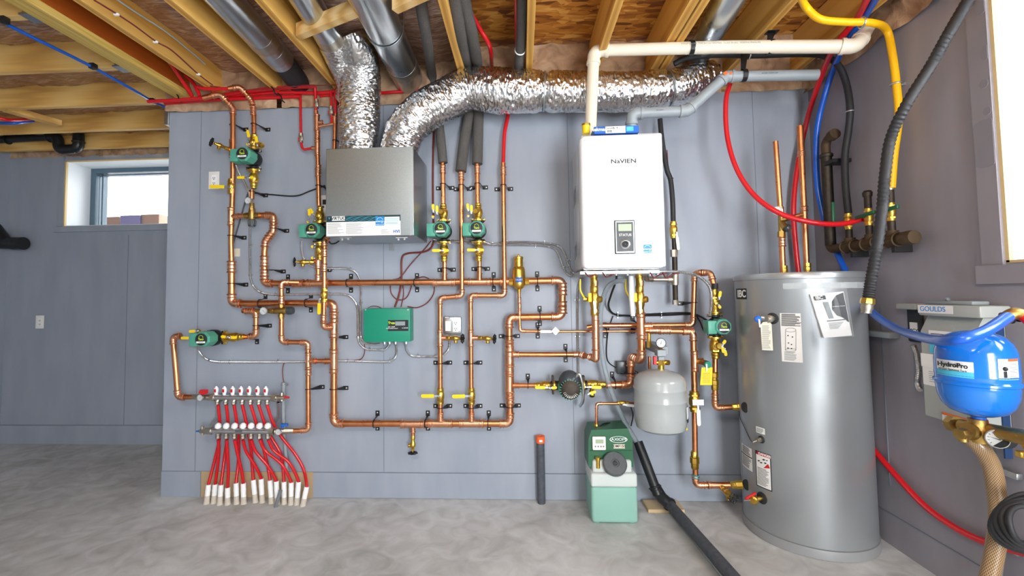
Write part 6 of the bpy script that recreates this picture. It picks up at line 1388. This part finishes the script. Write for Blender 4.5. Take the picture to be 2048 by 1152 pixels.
m = MB(); m.pb(1412, 728, 1415, 743, .286, .288); m.build('lever', 'steel', t2, False); m = MB()
for i in range(7): m.pb(1405, 746+i*3, 1420, 747+i*3, .2815, .282)
m.build('fine_print', 'old_brass', tg, False)
# copper on top of the tank
dt = .36; k = S(dt)
t2 = thing('copper_pipe', 'bare copper pipe on the storage tank with a gauge and mixing valve', 'pipe', P(1569, 543, dt), 'open copper pipes on the tank')
m = MB(); m.pc(1566, 548, dt, 1563, 474, dt, 5.3); m.pc(1560, 415, dt, 1551, 283, dt, 4.8); m.build('tube', 'copper', t2)
coupling(P(1564, 484, dt), ZU, 5*k, t2)
m = MB(); m.lathe(P(1568, 546, dt), ZU, [(6*k, 0), (7*k, 3*k), (7*k, 8*k), (5.5*k, 9*k), (7*k, 10*k), (7*k, 14*k)], 8); m.build('union_nut', 'brass', t2)
t3 = thing('mixing_valve', 'small brass mixing valve with a black knob on the pipe over the storage tank', 'valve', P(1563, 475, dt), 'mixing valves')
m = MB(); m.pc(1563, 476, dt, 1561, 414, dt, 5, 5, 10); m.pc(1563, 474, dt, 1563, 463, dt, 7, 7, 6); m.pc(1561, 424, dt, 1561, 414, dt, 6, 6, 6); m.pc(1562, 440, dt, 1574, 437, dt, 5.5); m.pc(1562, 445, dt, 1572, 456, dt+.03, 6); m.build('body', 'old_brass', t3)
m = MB(); m.lathe(P(1571, 455, dt+.02), (.5, -.7, -.4), [(7*k, 0), (7.5*k, 6*k), (5*k, 9*k), (0, 9*k)], 16); m.build('knob', 'dark_plastic', t3)
dial(t3, P(1555, 422, dt+.03), (-.3, -1, .0), 9*k); m = MB(); m.pc(1574, 437, dt, 1604, 429, dt, 3.8); m.build('copper_link', 'copper', t3)
t2 = thing('copper_pipe', 'taller bare copper pipe standing on the storage tank', 'pipe', P(1614, 541, dt), 'open copper pipes on the tank')
m = MB(); m.pc(1614, 545, dt, 1603, 310, dt, 5.2); m.pc(1603, 312, dt, 1600, 252, dt, 5.9); m.build('tube', 'copper', t2)
for y in (308, 418, 443): coupling(P(1603+(y-310)*.045, y, dt), ZU, 5.2*k, t2, L=4*k)
m = MB(); m.lathe(P(1615, 543, dt), ZU, [(6*k, 0), (7*k, 3*k), (7*k, 8*k), (5.5*k, 9*k), (7*k, 10*k), (7*k, 16*k)], 8); m.build('union_nut', 'brass', t2)
# ---------------------------------------------------------------- tubes in front of the right wall
def V(x, y, d): return P(x, y, d)
hose('red_tube', 'red tube sweeping down from the grey pipe and right across the tank pipes', [V(1463, 158, .3), V(1452, 200, .3), V(1454, 270, .3), V(1472, 335, .33), V(1506, 388, .38), V(1556, 425, .45), V(1620, 444, .5), V(1680, 448, .5), V(1730, 437, .5)], 4.6, 'red_pex', 'tube', d=.35, n=14)
m = MB(); m.cyl(V(1727, 438, .5), V(1737, 436, .5), 5*S(.5), n=12); tag(m.build('pex_fitting', 'copper_fitting'), 'copper crimp ring at the right end of the sweeping red tube', 'pipe fitting')
hose('red_tube', 'red tube falling from the ceiling at the right and passing behind the storage tank', [PZ(1742, -20, ZC-.05), PZ(1715, 35, ZC-.05), V(1672, 90, .55), V(1645, 145, .3), V(1614, 240, .08), V(1594, 340, .06), V(1587, 420, .06), V(1592, 500, .06), V(1600, 570, .06)], 4.7, 'red_pex', 'tube', d=.1, n=14)
hose('blue_tube', 'blue tube falling from the ceiling at the right beside the red one', [PZ(1762, -20, ZC-.05), PZ(1728, 35, ZC-.05), V(1690, 90, .55), V(1662, 150, .3), V(1637, 240, .22), V(1632, 300, .18), V(1636, 380, .18), V(1652, 450, .2), V(1676, 510, .26), V(1692, 545, .32)], 5.1, 'blue_pex', 'tube', d=.12, n=14)
hose('blue_tube', 'blue tube swinging from behind the black hose to the brass fitting over the blue tank', [V(1690, 540, .25), V(1715, 585, .4), V(1745, 625, .7), V(1790, 656, .95), V(1850, 676, 1.35), V(1905, 680, 1.56), V(1965, 665, 1.58), V(2015, 634, 1.52)], 9.5, 'blue_pex', 'tube', d=1.45, n=16)
hose('gas_tube', 'yellow gas tube curving along the ceiling corner and down the right wall', [PZ(1600, -10, ZC-.05), PZ(1612, 14, ZC-.05), V(1640, 38, .8), V(1690, 44, .8), V(1745, 46, .8), PR(1773, 60, .07), PR(1785, 110, .05), PR(1795, 190, .04), PR(1797, 240, .04), PR(1788, 310, .06), PR(1783, 376, .07)], 6.4, 'yellow_gas', 'tube', d=.62, n=14)
for (x, y, ax, l) in ((1724, 45, XU, 'near the ceiling'), (1793, 168, ZU, 'on the right wall')):
    m = MB(); c = V(x, y, .8) if y < 100 else PR(x, y, .04); m.ring(c, ax, .023, .004, 18, 6); m.box(c+Vector((.02, -.004, -.008)), c+Vector((.05, .004, .008)), .001, 1); tag(m.build('pipe_clamp', 'steel'), 'steel clamp round the yellow gas tube '+l, 'clamp')
def ribbed(label, pts, r, mt, name='ribbed_hose', cat='hose', step=.008, n=14, amp=.085):
    path = smooth_path(pts, 16); res = [path[0]]
    for a, b in zip(path, path[1:]):
        n_ = max(1, int((b-a).length/step))
        for k in range(1, n_+1): res.append(a+(b-a)*k/n_)
    m = MB(); m.tube(res, [r*(1+amp if i % 2 else 1-amp) for i in range(len(res))], n); return tag(m.build(name, mt), label, cat)
ribbed('black ribbed hose arching from the top right corner down to a brass coupling', [V(1945, -15, 1.1), V(1900, 62, 1.1), V(1862, 130, 1.08), V(1815, 205, 1.05), V(1782, 275, 1.0), V(1770, 350, 1.0), V(1764, 420, 1.0), V(1753, 500, 1.0), V(1742, 560, 1.0), V(1736, 600, 1.0)], .0195, 'black_rubber')
t2 = thing('hose_coupling', 'brass and steel coupling at the lower end of the black ribbed hose', 'coupling', V(1733, 628, 1.0)); kk = S(1.0); ax = (V(1732, 628, 1.0)-V(1736, 598, 1.0)).normalized()
m = MB(); m.lathe(V(1736, 596, 1.0), ax, [(9*kk, 0), (11*kk, 1*kk), (12*kk, 6*kk), (12*kk, 11*kk), (10*kk, 12*kk)], 8); m.build('brass_nut', 'brass', t2)
m = MB(); m.lathe(V(1735, 607, 1.0), ax, [(9*kk, 0), (10.5*kk, 1*kk), (9.5*kk, 4*kk), (10.5*kk, 8*kk), (8.5*kk, 14*kk), (8.5*kk, 19*kk), (6*kk, 19*kk), (6*kk, 10*kk)], 20); m.build('threaded_end', 'nickel', t2)
hose('gas_hose', 'black gas hose along the ceiling and down the right corner to the iron manifold', [V(1348, 128, .22), V(1375, 116, .24), V(1430, 110, .26), V(1510, 111, .3), V(1600, 108, .32), V(1648, 112, .32), PR(1676, 130, .08), PR(1692, 165, .05), PR(1700, 215, .05), PR(1697, 260, .05), PR(1690, 310, .06), PR(1691, 370, .07), PR(1697, 427, .07)], 5.8, 'black_rubber', 'hose', d=.28, n=14)
for (x, y, l) in ((1498, 111, 'under the flue pipe'), (1640, 110, 'at the corner joist')):
    m = MB(); m.ring(V(x, y, .3), XU, .019, .004, 16, 6); tag(m.build('pipe_clamp', 'steel'), 'steel clamp on the black gas hose '+l, 'clamp')
m = MB(); m.ring(PR(1700, 223, .05), ZU, .019, .004, 16, 6); tag(m.build('pipe_clamp', 'steel'), 'steel clamp on the black gas hose where it drops', 'clamp')
# iron gas pipe right of the boiler
t2 = thing('gas_pipe', 'dark gas hose and iron pipe right of the boiler, ending in a capped drip leg', 'pipe', P(1350, 610, .1)); dd = .1
m = MB(); m.tube(smooth_path([P(1320, 238, dd), P(1322, 262, dd), P(1327, 300, dd), P(1334, 340, dd), P(1341, 360, dd), P(1345, 400, dd), P(1346.5, 445, dd)]), 4.8*S(dd), 14); m.ring(P(1341, 357, dd), ZU, 5.2*S(dd), .002); m.build('hose', 'black_rubber', t2)
m = MB(); m.pc(1348, 475, dd, 1349, 500, dd, 4.5); m.pc(1349, 505, dd, 1350, 550, dd, 5); m.pc(1350, 568, dd, 1351, 602, dd, 5); m.build('iron_pipe', 'iron', t2)
m = MB(); m.pc(1348, 500, dd, 1348, 514, dd, 8, 7, 8); m.pc(1350, 548, dd, 1350, 570, dd, 6.5); m.pc(1300, 559, dd, 1346, 559, dd, 4.2); m.pc(1335, 559, dd, 1343, 559, dd, 6.5); m.tube(fillet([P(1304, 559, dd), P(1293, 558, dd+.02), P(1291, 546, .15)], .02), 5.5*S(dd), 14); m.pc(1350.5, 600, dd, 1351, 609, dd, 6.5, 6.2, 8); m.build('galvanised_fittings', 'nickel', t2)
t2 = thing('gas_valve', 'brass gas valve with a white lever right of the boiler', 'valve', P(1347, 478, dd)); brass_body(P(1347, 460, dd), ZU, 34*S(dd), 5*S(dd), t2)
handle(t2, 1353, 465, 1357, 500, dd+.03, 5.5, 'white')
# gas manifold on the right wall
dm = .07
def W_(x, y, d=dm): return PR(x, y, d)
def SRr(p): return (p.y+DW)/F
t2 = thing('gas_manifold', 'dusty iron gas manifold with three risers on the right wall', 'manifold', W_(1760, 500)); 
a, b = W_(1655, 310), W_(1664, 480); m = MB(); xx_, yy_ = a.x, (a.y+b.y)/2
Y = lambda x: W_(x, 485).y
def ZR(x, y): return W_(x, y).z
y0_ = Y(1661); za, zb3 = ZR(1655, 312), ZR(1665, 490); r0 = .027
m.cyl((xx_, y0_, zb3), (xx_, y0_, za), r0, n=18); m.lathe((xx_, y0_, za-.005), ZU, [(.031, 0), (.034, .004), (.034, .016), (.03, .02)], 20); m.build('upright_pipe', 'iron', t2)
m = MB(); m.tube(fillet([Vector((xx_, y0_, za+.01)), Vector((xx_, y0_, za+.09)), Vector((xx_, y0_-.07, za+.105))], .04), .023, 16); m.cyl((xx_, y0_-.05, za+.1), (xx_, y0_-.085, za+.107), .03, n=16); m.build('top_elbow', 'dusty_iron', t2)
yE = Y(1830); zm0, zm1 = ZR(1680, 494), ZR(1815, 478); zz = (zm0+zm1)/2
m = MB(); m.tube(fillet([Vector((xx_, y0_, zb3+.03)), Vector((xx_, y0_, zz)), Vector((xx_, yE, zz))], .035), .024, 18)
m.lathe((xx_, yE+.02, zz), (0, -1, 0), [(.031, -.04), (.033, 0), (.03, .02), (0, .026)], 18)
for x in (1700, 1742, 1785):
    yq = Y(x); m.cyl((xx_, yq+.035, zz), (xx_, yq-.035, zz), .031, n=18); m.cyl((xx_, yq, zz), (xx_, yq, zz+.045), .026, n=16); m.ring((xx_, yq+.035, zz), YU, .031, .005, 18, 6); m.ring((xx_, yq-.035, zz), YU, .031, .005, 18, 6)
m.build('header_pipe', 'dusty_iron', t2)
for x in (1706, 1790): m = MB(); m.box((xx_-.01, Y(x)-.012, zz-.06), (XR, Y(x)+.012, zz-.02), .002, 1); m.build('bracket', 'black', t2, False)
m = MB(); m.box((xx_-.03, y0_-.1, za-.06), (XR-.0, y0_-.02, za-.04), .002, 1); m.build('bracket', 'black', t2, False)
for x, top, hx, l in ((1699, 'hose', 1, 'under the black gas hose'), (1740, 'cap', 2, 'middle of the gas manifold, under a pipe cap'), (1785, 'gas', 3, 'under the yellow gas tube')):
    yq = Y(x); t3 = thing('gas_valve', 'brass gas valve with a green lever, '+l, 'valve', (xx_, yq, zz+.09), 'gas valves on the right wall')
    brass_body(Vector((xx_, yq, zz+.135)), ZU, .09, .014, t3); m = MB(); m.cyl((xx_, yq, zz+.04), (xx_, yq, zz+.095), .016, n=14)
    zt_ = zz+.18
    if hx == 2: m.build('nipple', 'iron', t3); m = MB(); m.cyl((xx_, yq, zt_), (xx_, yq, zt_+.07), .016, n=14); m.lathe((xx_, yq, zt_+.06), ZU, [(.02, 0), (.022, .02), (.015, .03), (0, .031)], 12)
    m.build('nipple', 'iron', t3)
    if hx == 3:
        m = MB(); m.cyl((xx_, yq, zt_), (xx_, yq, zt_+.06), .017, n=14); m.build('upper_nipple', 'iron', t3); m = MB(); m.lathe((xx_, yq, zt_+.06), ZU, [(.019, 0), (.02, .02), (.016, .03), (.02, .04), (.02, .055)], 12); m.build('adapter', 'nickel', t3); m = MB(); m.lathe((xx_, yq, zt_+.112), ZU, [(.016, 0), (.018, .01), (.016, .03)], 8); m.build('gas_nut', 'yellow_gas', t3)
    m = MB()
    if hx == 1: m.box((xx_-.06, yq+.03, zz+.12), (xx_-.045, yq+.045, zz+.25), .004, 2)
    else: m.box((xx_-.055, yq-.105, zz+.13), (xx_-.04, yq+.02, zz+.148), .004, 2, rot=Matrix.Rotation(-.08, 3, 'X'))
    m.cyl((xx_-.05, yq+(.035 if hx == 1 else 0), zz+.135), (xx_, yq, zz+.135), .006, n=8)
    m.build('lever', 'axiom_green', t3)
# ---------------------------------------------------------------- pump controller and its box on the right wall
Yn = PR(2032, 720, 0).y; xf = P(1966, 720, -Yn).x; Yfar = PX_(1842, 720, xf).y
t2 = thing('pump_controller', 'grey wall cabinet with a lid, blue labels and warning strip, behind the blue tank', 'control box', (xf, Yn, 1.0))
zl0, zl1 = PX_(1966, 636, xf).z, PX_(1966, 612, xf).z; zb4 = PX_(1850, 830, xf).z
m = MB(); m.prism([(XR-.002, Yn+.03, zb4), (xf+.004, Yn+.03, zb4), (xf+.004, Yn+.03, zl0-.07), (xf+.04, Yn+.03, zl0), (XR-.002, Yn+.03, zl0)], (0, Yfar-Yn-.032, 0)); m.build('cabinet', 'box_grey', t2, False)
m = MB(); m.box((xf, Yn, zl0-.002), (XR-.002, Yfar+.002, zl1), .008, 2); m.build('lid', 'box_grey', t2)
m = MB(); m.box((xf+.08, Yn+.024, zb4-.1), (XR-.01, Yn+.03, zl0-.03)); m.build('side_panel', 'panel_navy', t2, False)
def xlabel(name, y0, y1, z0, z1, mt, par, off=0): 
    m = MB(); m.box((xf+.003-off, y0, z0), (xf+.004, y1, z1)); return m.build(name, mt, par, False)
ya, yb = Yn+.06, Yfar-.012; LL = yb-ya
zz_ = lambda y: PX_(1880, y, xf+.004).z
o = xlabel('spec_label', ya+.0, yb-.03, zz_(706), zz_(662), 'paper', t2, .0005); 
for i in range(6): xlabel('print_line', ya+.02, ya+LL*.7, zz_(668+i*6)-.002, zz_(668+i*6), 'grey_ink', o, .001) if False else None
m = MB()
for i in range(7): m.box((xf+.0016, ya+.01, zz_(668+i*5)-.003), (xf+.0026, ya+LL*random.uniform(.4, .85), zz_(668+i*5)))
m.build('fine_print', 'ink', o, False)
xlabel('cyan_label', ya, yb-.03, zz_(708), zz_(690), 'cyan', t2, .001)
o = xlabel('wave_label', ya, yb+.01, zz_(738), zz_(711), 'paper', t2, .005)
m = MB(); n_ = 24
for i in range(n_):
    ya1, yb1 = ya+LL*i/n_, ya+LL*(i+1)/n_; h = .012+.010*math.sin(i*.9)+.006*math.sin(i*2.3); m.box((xf+.0016, ya1, zz_(732)), (xf+.0028, yb1, zz_(732)+h+.015))
m.build('wave_pattern', 'teal_dark', o, False)
o = xlabel('info_label', ya, yb+.01, zz_(775), zz_(738), 'white_plastic', t2, .0006); m = MB()
for i in range(6): m.box((xf+.0020, yb-.08, zz_(746+i*4)-.002), (xf+.003, yb-.02+0*random.random(), zz_(746+i*4)))
m.build('fine_print', 'grey_ink', o, False)
o = xlabel('warning_strip', ya+.0, yb-.07, zz_(845), zz_(822), 'paper', t2, .0006); m = MB(); m.box((xf+.0016, ya, zz_(822)-.010), (xf+.0027, yb-.07, zz_(822))); m.build('orange_band', 'orange', o, False)
m = MB()
for i in range(5): m.box((xf+.0016, ya+.01, zz_(829+i*3)-.0015), (xf+.0027, yb-.08, zz_(829+i*3)))
m.build('fine_print', 'grey_ink', o, False)
m = MB(); m.box((xf-.0006, Yfar-.16, (zl0+zl1)/2-.013), (xf, Yfar+.0, (zl0+zl1)/2+.02)); nl = m.build('name_label', 'paper', t2, False)
text('GOULDS', .03, Vector((xf-.001, Yfar-.07, (zl0+zl1)/2+.004)), (0, -1, 0), ZU, 'sticker_blue', nl)
m = MB(); m.box((xf+.03, Yn+.06, zl1), (XR-.02, Yfar+.0, zl1+.016), .005, 2); m.box((xf+.06, Yn+.2, zl1+.014), (XR-.04, Yfar-.06, zl1+.03), .008, 3); tag(m.build('plastic_cover', 'pvc_grey'), 'grey plastic cover lying on top of the wall cabinet', 'cover')
# narrow box behind it
Y2a, Y2b = PX_(1838, 660, xf+.08).y, PX_(1801, 650, xf+.08).y
t2 = thing('breaker_box', 'narrow black and grey box on the right wall beyond the pump cabinet', 'electrical box', (XR-.05, Y2a, 1.1))
z_t, z_b, z_m = PX_(1802, 612, xf+.08).z, PX_(1820, 684, xf+.08).z, PX_(1820, 645, xf+.08).z
m = MB(); m.box((xf+.1, Y2a+.01, z_b), (XR-.002, Y2b-.01, z_t-.01), .006, 1); m.build('body', 'ink', t2, False)
m = MB(); m.box((xf+.07, Y2a, z_t-.015), (XR-.002, Y2b+.01, z_t+.012), .004, 1); m.build('lid', 'box_grey', t2, False)
m = MB(); m.box((xf+.097, Y2a+.03, z_b+.03), (xf+.1, Y2b-.03, z_m), .0); lb = m.build('label', 'paper', t2, False); text('IMCO', .03, Vector((xf+.096, (Y2a+Y2b)/2, z_b+.05)), (0, -1, 0), ZU, 'ink', lb)
gp = [PX_(1826, 690, XR-.04), PX_(1833, 710, XR-.03), PX_(1837, 740, XR-.03), PX_(1835, 765, XR-.03), PX_(1840, 780, XR-.05)]
ribbed('flexible metal conduit below the narrow black box on the right wall', gp, .011, 'steel', 'flexible_conduit', 'conduit', .004, 10, .1)
m = MB(); a, b = PR(1750, 664, .0), PR(1800, 668, 0); m.box((XR-.05, b.y, a.z-.02), (XR-.001, a.y+.02, a.z+.01), .006, 2); tag(m.build('wall_ledge', 'pvc_grey'), 'short grey ledge strip on the right wall beside the black box', 'ledge')
# ---------------------------------------------------------------- blue pressure tank and brass header in the foreground
dB = 1.42; k = S(dB); O = P(1957, 832, dB)
t2 = thing('pressure_tank', 'glossy blue pressure tank on a brass fitting at the right', 'pressure tank', P(1957, 838, dB)); R = 57*k; ax = (ZU+XU*-.07).normalized() if False else ZU
m = MB(); m.lathe(O, ZU, [(10.2*k, -8*k), (11.0*k, -1*k), (13.6*k, 1*k), (24.3*k, 3*k), (40.3*k, 10*k), (50.0*k, 22*k), (54.9*k, 38*k), (57.0*k, 56*k), (57.0*k, 60*k), (59.8*k, 62*k), (59.8*k, 66*k), (57.0*k, 69*k), (57.3*k, 76*k), (58.0*k, 79*k), (57.3*k, 82*k), (57.0*k, 105*k), (55.6*k, 122*k), (50.0*k, 138*k), (40.3*k, 149*k), (26.4*k, 156*k), (12.8*k, 159*k), (0, 159.5*k)], 72); m.build('vessel', 'hydro_blue', t2)
def bth(x): 
    r = ray(x, 730); A_, B_, C_ = r.x**2+r.y**2, 2*((CAM.x-O.x)*r.x+(CAM.y-O.y)*r.y), (CAM.x-O.x)**2+(CAM.y-O.y)**2-(R*1.01)**2
    dsc = max(0, B_*B_-4*A_*C_); s_ = (-B_-math.sqrt(dsc))/(2*A_); p = CAM+r*s_; return p
def bang(x): p = bth(x); return math.atan2(p.x-O.x, -(p.y-O.y))
def bz(x, y): p = bth(x); return PX_(x, y, p.x).z if False else (CAM+ray(x, y)*((p.y-CAM.y)/ray(x, y).y)).z
m = MB(); cpatch(m, O, R*1.012, bang(1874), bang(1947), bz(1912, 754), bz(1912, 722), 14); lb = m.build('name_label', 'paper', t2)
m = MB(); cpatch(m, O, R*1.016, bang(1874), bang(1947), bz(1912, 754), bz(1912, 742), 14); m.build('label_band', 'cyan', lb)
p = bth(1905); a = bang(1905); c = Vector((O.x+R*1.03*math.sin(a), O.y-R*1.03*math.cos(a), bz(1905, 730))); u_ = Vector((math.cos(a), math.sin(a), 0))
text('HydroPro', 11.5*k, c, u_, ZU, 'ink', lb, bold=.0006); text('Water Systems Tank', 5.2*k, c-ZU*8.5*k, u_, ZU, 'ink', lb)
m = MB(); cpatch(m, O, R*1.012, bang(1996), bang(2036), bz(2016, 760), bz(2016, 718), 10); wl = m.build('warning_label', 'paper', t2)
m = MB(); cpatch(m, O, R*1.016, bang(2016), bang(2036), bz(2016, 723), bz(2016, 718), 6); m.build('orange_band', 'orange', wl)
m = MB(); cpatch(m, O, R*1.017, bang(2006), bang(2013), bz(2010, 756), bz(2010, 743), 3); a = bang(2009.5); m.sph(Vector((O.x+R*1.01*math.sin(a), O.y-R*1.01*math.cos(a), bz(2010, 738))), 4*k, 10); m.build('pictogram', 'ink', wl)
m = MB()
for i in range(9): cpatch(m, O, R*1.017, bang(2018), bang(2034), bz(2026, 728+3.4*i+1.2), bz(2026, 728+3.4*i), 4)
m.build('fine_print', 'grey_ink', wl)
tp_ = O+ZU*156*k
m = MB(); m.lathe(P(1909, 683, dB), (-.3, -.3, 1), [(.008, -.01), (.012, 0), (.012, .016), (0, .017)], 12); m.tube(smooth_path([P(1910, 680, dB), P(1920, 683, dB), P(1930, 678, dB), P(1936, 673, dB)]), .002, 6); m.tube([P(1934, 670, dB), P(1952, 676, dB)], .009, 12); tag(m.build('valve_cap', 'black'), 'black valve cap on a short cord on top of the blue tank', 'cap')
# brass header
t2 = thing('brass_header', 'brass pipe header under the blue tank running off to the right', 'pipe', P(1960, 880, dB)); m = MB(); kk = k
A, B = P(1908, 848, 1.3), P(2100, 884, 1.62)
m.cyl(A.lerp(B, .12), B, 13*kk, n=20); m.lathe(A, (B-A), [(12*kk, -8*kk), (17*kk, -6*kk), (17*kk, 10*kk), (12*kk, 12*kk)], 6); m.lathe(P(1957, 868, dB), ZU, [(17*kk, -14*kk), (19*kk, 0), (17*kk, 12*kk), (14*kk, 16*kk), (14*kk, 28*kk)], 20)
m.cyl(P(1935, 862, dB), P(1980, 870, dB), 16*kk, n=20); m.build('body', 'old_brass', t2)
m = MB(); m.lathe(P(1920, 868, dB+.03), (P(1940, 868, dB+.01)-P(1920, 868, dB+.03)), [(9*kk, -4*kk), (11*kk, 0), (11*kk, 12*kk), (9*kk, 20*kk)], 8); m.cyl(P(1925, 872, dB+.03), P(1926, 882, dB+.03), 8*kk, n=12); m.build('side_outlet', 'old_brass', t2)
m = MB(); c = P(1995, 878, dB+.06); m.cyl(P(2012, 880, dB+.02), c, 15*kk, n=24); m.build('gauge_body', 'ink', t2); dial(t2, c, (-.75, -.66, .05), 16*kk, rim='steel', needle=2.9)
m = MB(); m.cyl(P(2040, 868, 1.55), P(2062, 905, 1.55), 7*S(1.55), n=12); m.box(P(2036, 915, 1.55)+Vector((0, -.01, 0)), P(2060, 902, 1.55)+Vector((0, .01, 0)), .003, 1); m.build('side_tap', 'brass', t2)
m = MB(); m.lathe(P(1957, 846, dB), ZU, [(13.5*k, 0), (13.5*k, 5*k), (12*k, 6*k), (12*k, 8*k)], 20); m.build('pink_thread_seal', 'red', t2)
t2 = thing('brass_elbow', 'brass elbow joining the blue tube to a red one at the right edge', 'pipe fitting', P(2030, 640, 1.5)); m = MB(); m.tube(fillet([P(2008, 640, 1.49), P(2028, 624, 1.5), P(2052, 634, 1.5)], .03), 11*S(1.5), 16); m.build('body', 'old_brass', t2)
m = MB(); m.ring(P(2014, 636, 1.49), (P(2008, 640, 1.49)-P(2020, 631, 1.49)), 11.5*S(1.5), .003, 20, 6); m.ring(P(2043, 631, 1.5), (P(2036, 628, 1.5)-P(2052, 634, 1.5)), 11.5*S(1.5), .003, 20, 6); m.build('crimp_ring', 'black', t2)
hose('red_tube', 'bright red tube leaving the picture at the right from the brass elbow', [P(2040, 630, 1.5), P(2060, 645, 1.52), P(2090, 690, 1.55)], 0, 'red_pex', 'tube', None, world=True, rw=.014)
# braided hose
def braid():
    m_, n, b = nt('braid'); b.inputs['Roughness'].default_value = .3; b.inputs['Coat Weight'].default_value = .3
    uv = n.nodes.new('ShaderNodeUVMap'); mp = n.nodes.new('ShaderNodeMapping'); n.links.new(uv.outputs[0], mp.inputs[0])
    sp = n.nodes.new('ShaderNodeSeparateXYZ'); n.links.new(mp.outputs[0], sp.inputs[0])
    def M_(op, a, b_=None):
        q = n.nodes.new('ShaderNodeMath'); q.operation = op
        for i, v in enumerate((a, b_)):
            if v is None: continue
            if isinstance(v, (int, float)): q.inputs[i].default_value = v
            else: n.links.new(v, q.inputs[i])
        return q.outputs[0]
    s1 = M_('ABSOLUTE', M_('SINE', M_('ADD', M_('MULTIPLY', sp.outputs[0], 75.4), sp.outputs[1])))
    s2 = M_('ABSOLUTE', M_('SINE', M_('SUBTRACT', M_('MULTIPLY', sp.outputs[0], 75.4), sp.outputs[1])))
    mn = M_('MINIMUM', s1, s2); lt = M_('LESS_THAN', mn, .24)
    mx = n.nodes.new('ShaderNodeMix'); mx.data_type = 'RGBA'; mx.inputs[6].default_value = srgb('6b4e33'); mx.inputs[7].default_value = srgb('bda57c'); n.links.new(lt, mx.inputs[0]); n.links.new(mx.outputs[2], b.inputs['Base Color'])
braid()
path = smooth_path([P(1932, 872, 1.40), P(1958, 892, 1.42), P(1982, 930, 1.42), P(1993, 985, 1.42), P(1997, 1040, 1.42), P(1990, 1100, 1.42), P(1975, 1170, 1.42), P(1965, 1230, 1.42)], 16)
m = MB(); nb = len(m.b.verts); m.tube(path, 14*S(1.42), 24, caps=False); m.b.verts.ensure_lookup_table(); uvl = m.b.loops.layers.uv.new('UVMap')
for f in m.b.faces:
    idx = [v.index for v in f.verts] if False else None
m.b.verts.index_update()
for f in m.b.faces:
    ks = [v.index % 24 for v in f.verts]; wrap = (0 in ks and 23 in ks)
    for lp in f.loops:
        kq = lp.vert.index % 24; iq = lp.vert.index//24
        lp[uvl].uv = (((24 if (wrap and kq == 0) else kq)/24.0), iq*1.9)
tag(m.build('braided_hose', 'braid'), 'thick brown hose with pale braided mesh hanging from the brass header', 'hose')
# black cable coil
t2 = thing('hose_coil', 'coil of thin black hose hanging at the lower right edge', 'hose coil', P(2060, 1120, 1.5))
for i in range(5):
    m = MB(); c = P(2052+i*2, 1046+i*1.5, 1.5+.012*i); Rr = (58-5.5*i)*S(1.5); m.tube([c+XU*Rr*1.05*math.cos(2*math.pi*q/48)+ZU*Rr*.9*math.sin(2*math.pi*q/48)+YU*.01*math.sin(4*math.pi*q/48+i) for q in range(48)], 4.6*S(1.5), 10, closed=True); m.build('loop', 'black_rubber', t2)
# red tube along the foot of the right wall
rp = [PR(1735, 885, .03), PR(1752, 905, .03), PR(1800, 960, .03), PR(1850, 1012, .03), PR(1905, 1052, .03), PR(1965, 1082, .03), PR(2050, 1106, .03), PR(2120, 1118, .03)]
hose('red_tube', 'dusty red tube sagging along the foot of the right wall', rp, 0, 'red_pex', 'tube', None, world=True, rw=.014)
hose('grey_conduit', 'dark conduit on the right wall behind the braided hose', [PR(1975, 885, .03), PR(1990, 920, .03), PR(2000, 960, .03), PR(2008, 1000, .03), PR(2004, 1090, .03), PR(1995, 1170, .03)], 0, 'grey_plastic', 'conduit', None, world=True, rw=.011)
for (x, y, l) in ((2006, 942, 'upper'), (2008, 1090, 'lower')):
    c = PR(x, y, .02); m = MB(); m.box(c-Vector((.012, .06, .012)), c+Vector((.012, .03, .012)), .004, 2); tag(m.build('conduit_strap', 'steel'), f'steel strap on the right wall behind the braided hose, {l} one', 'clamp')
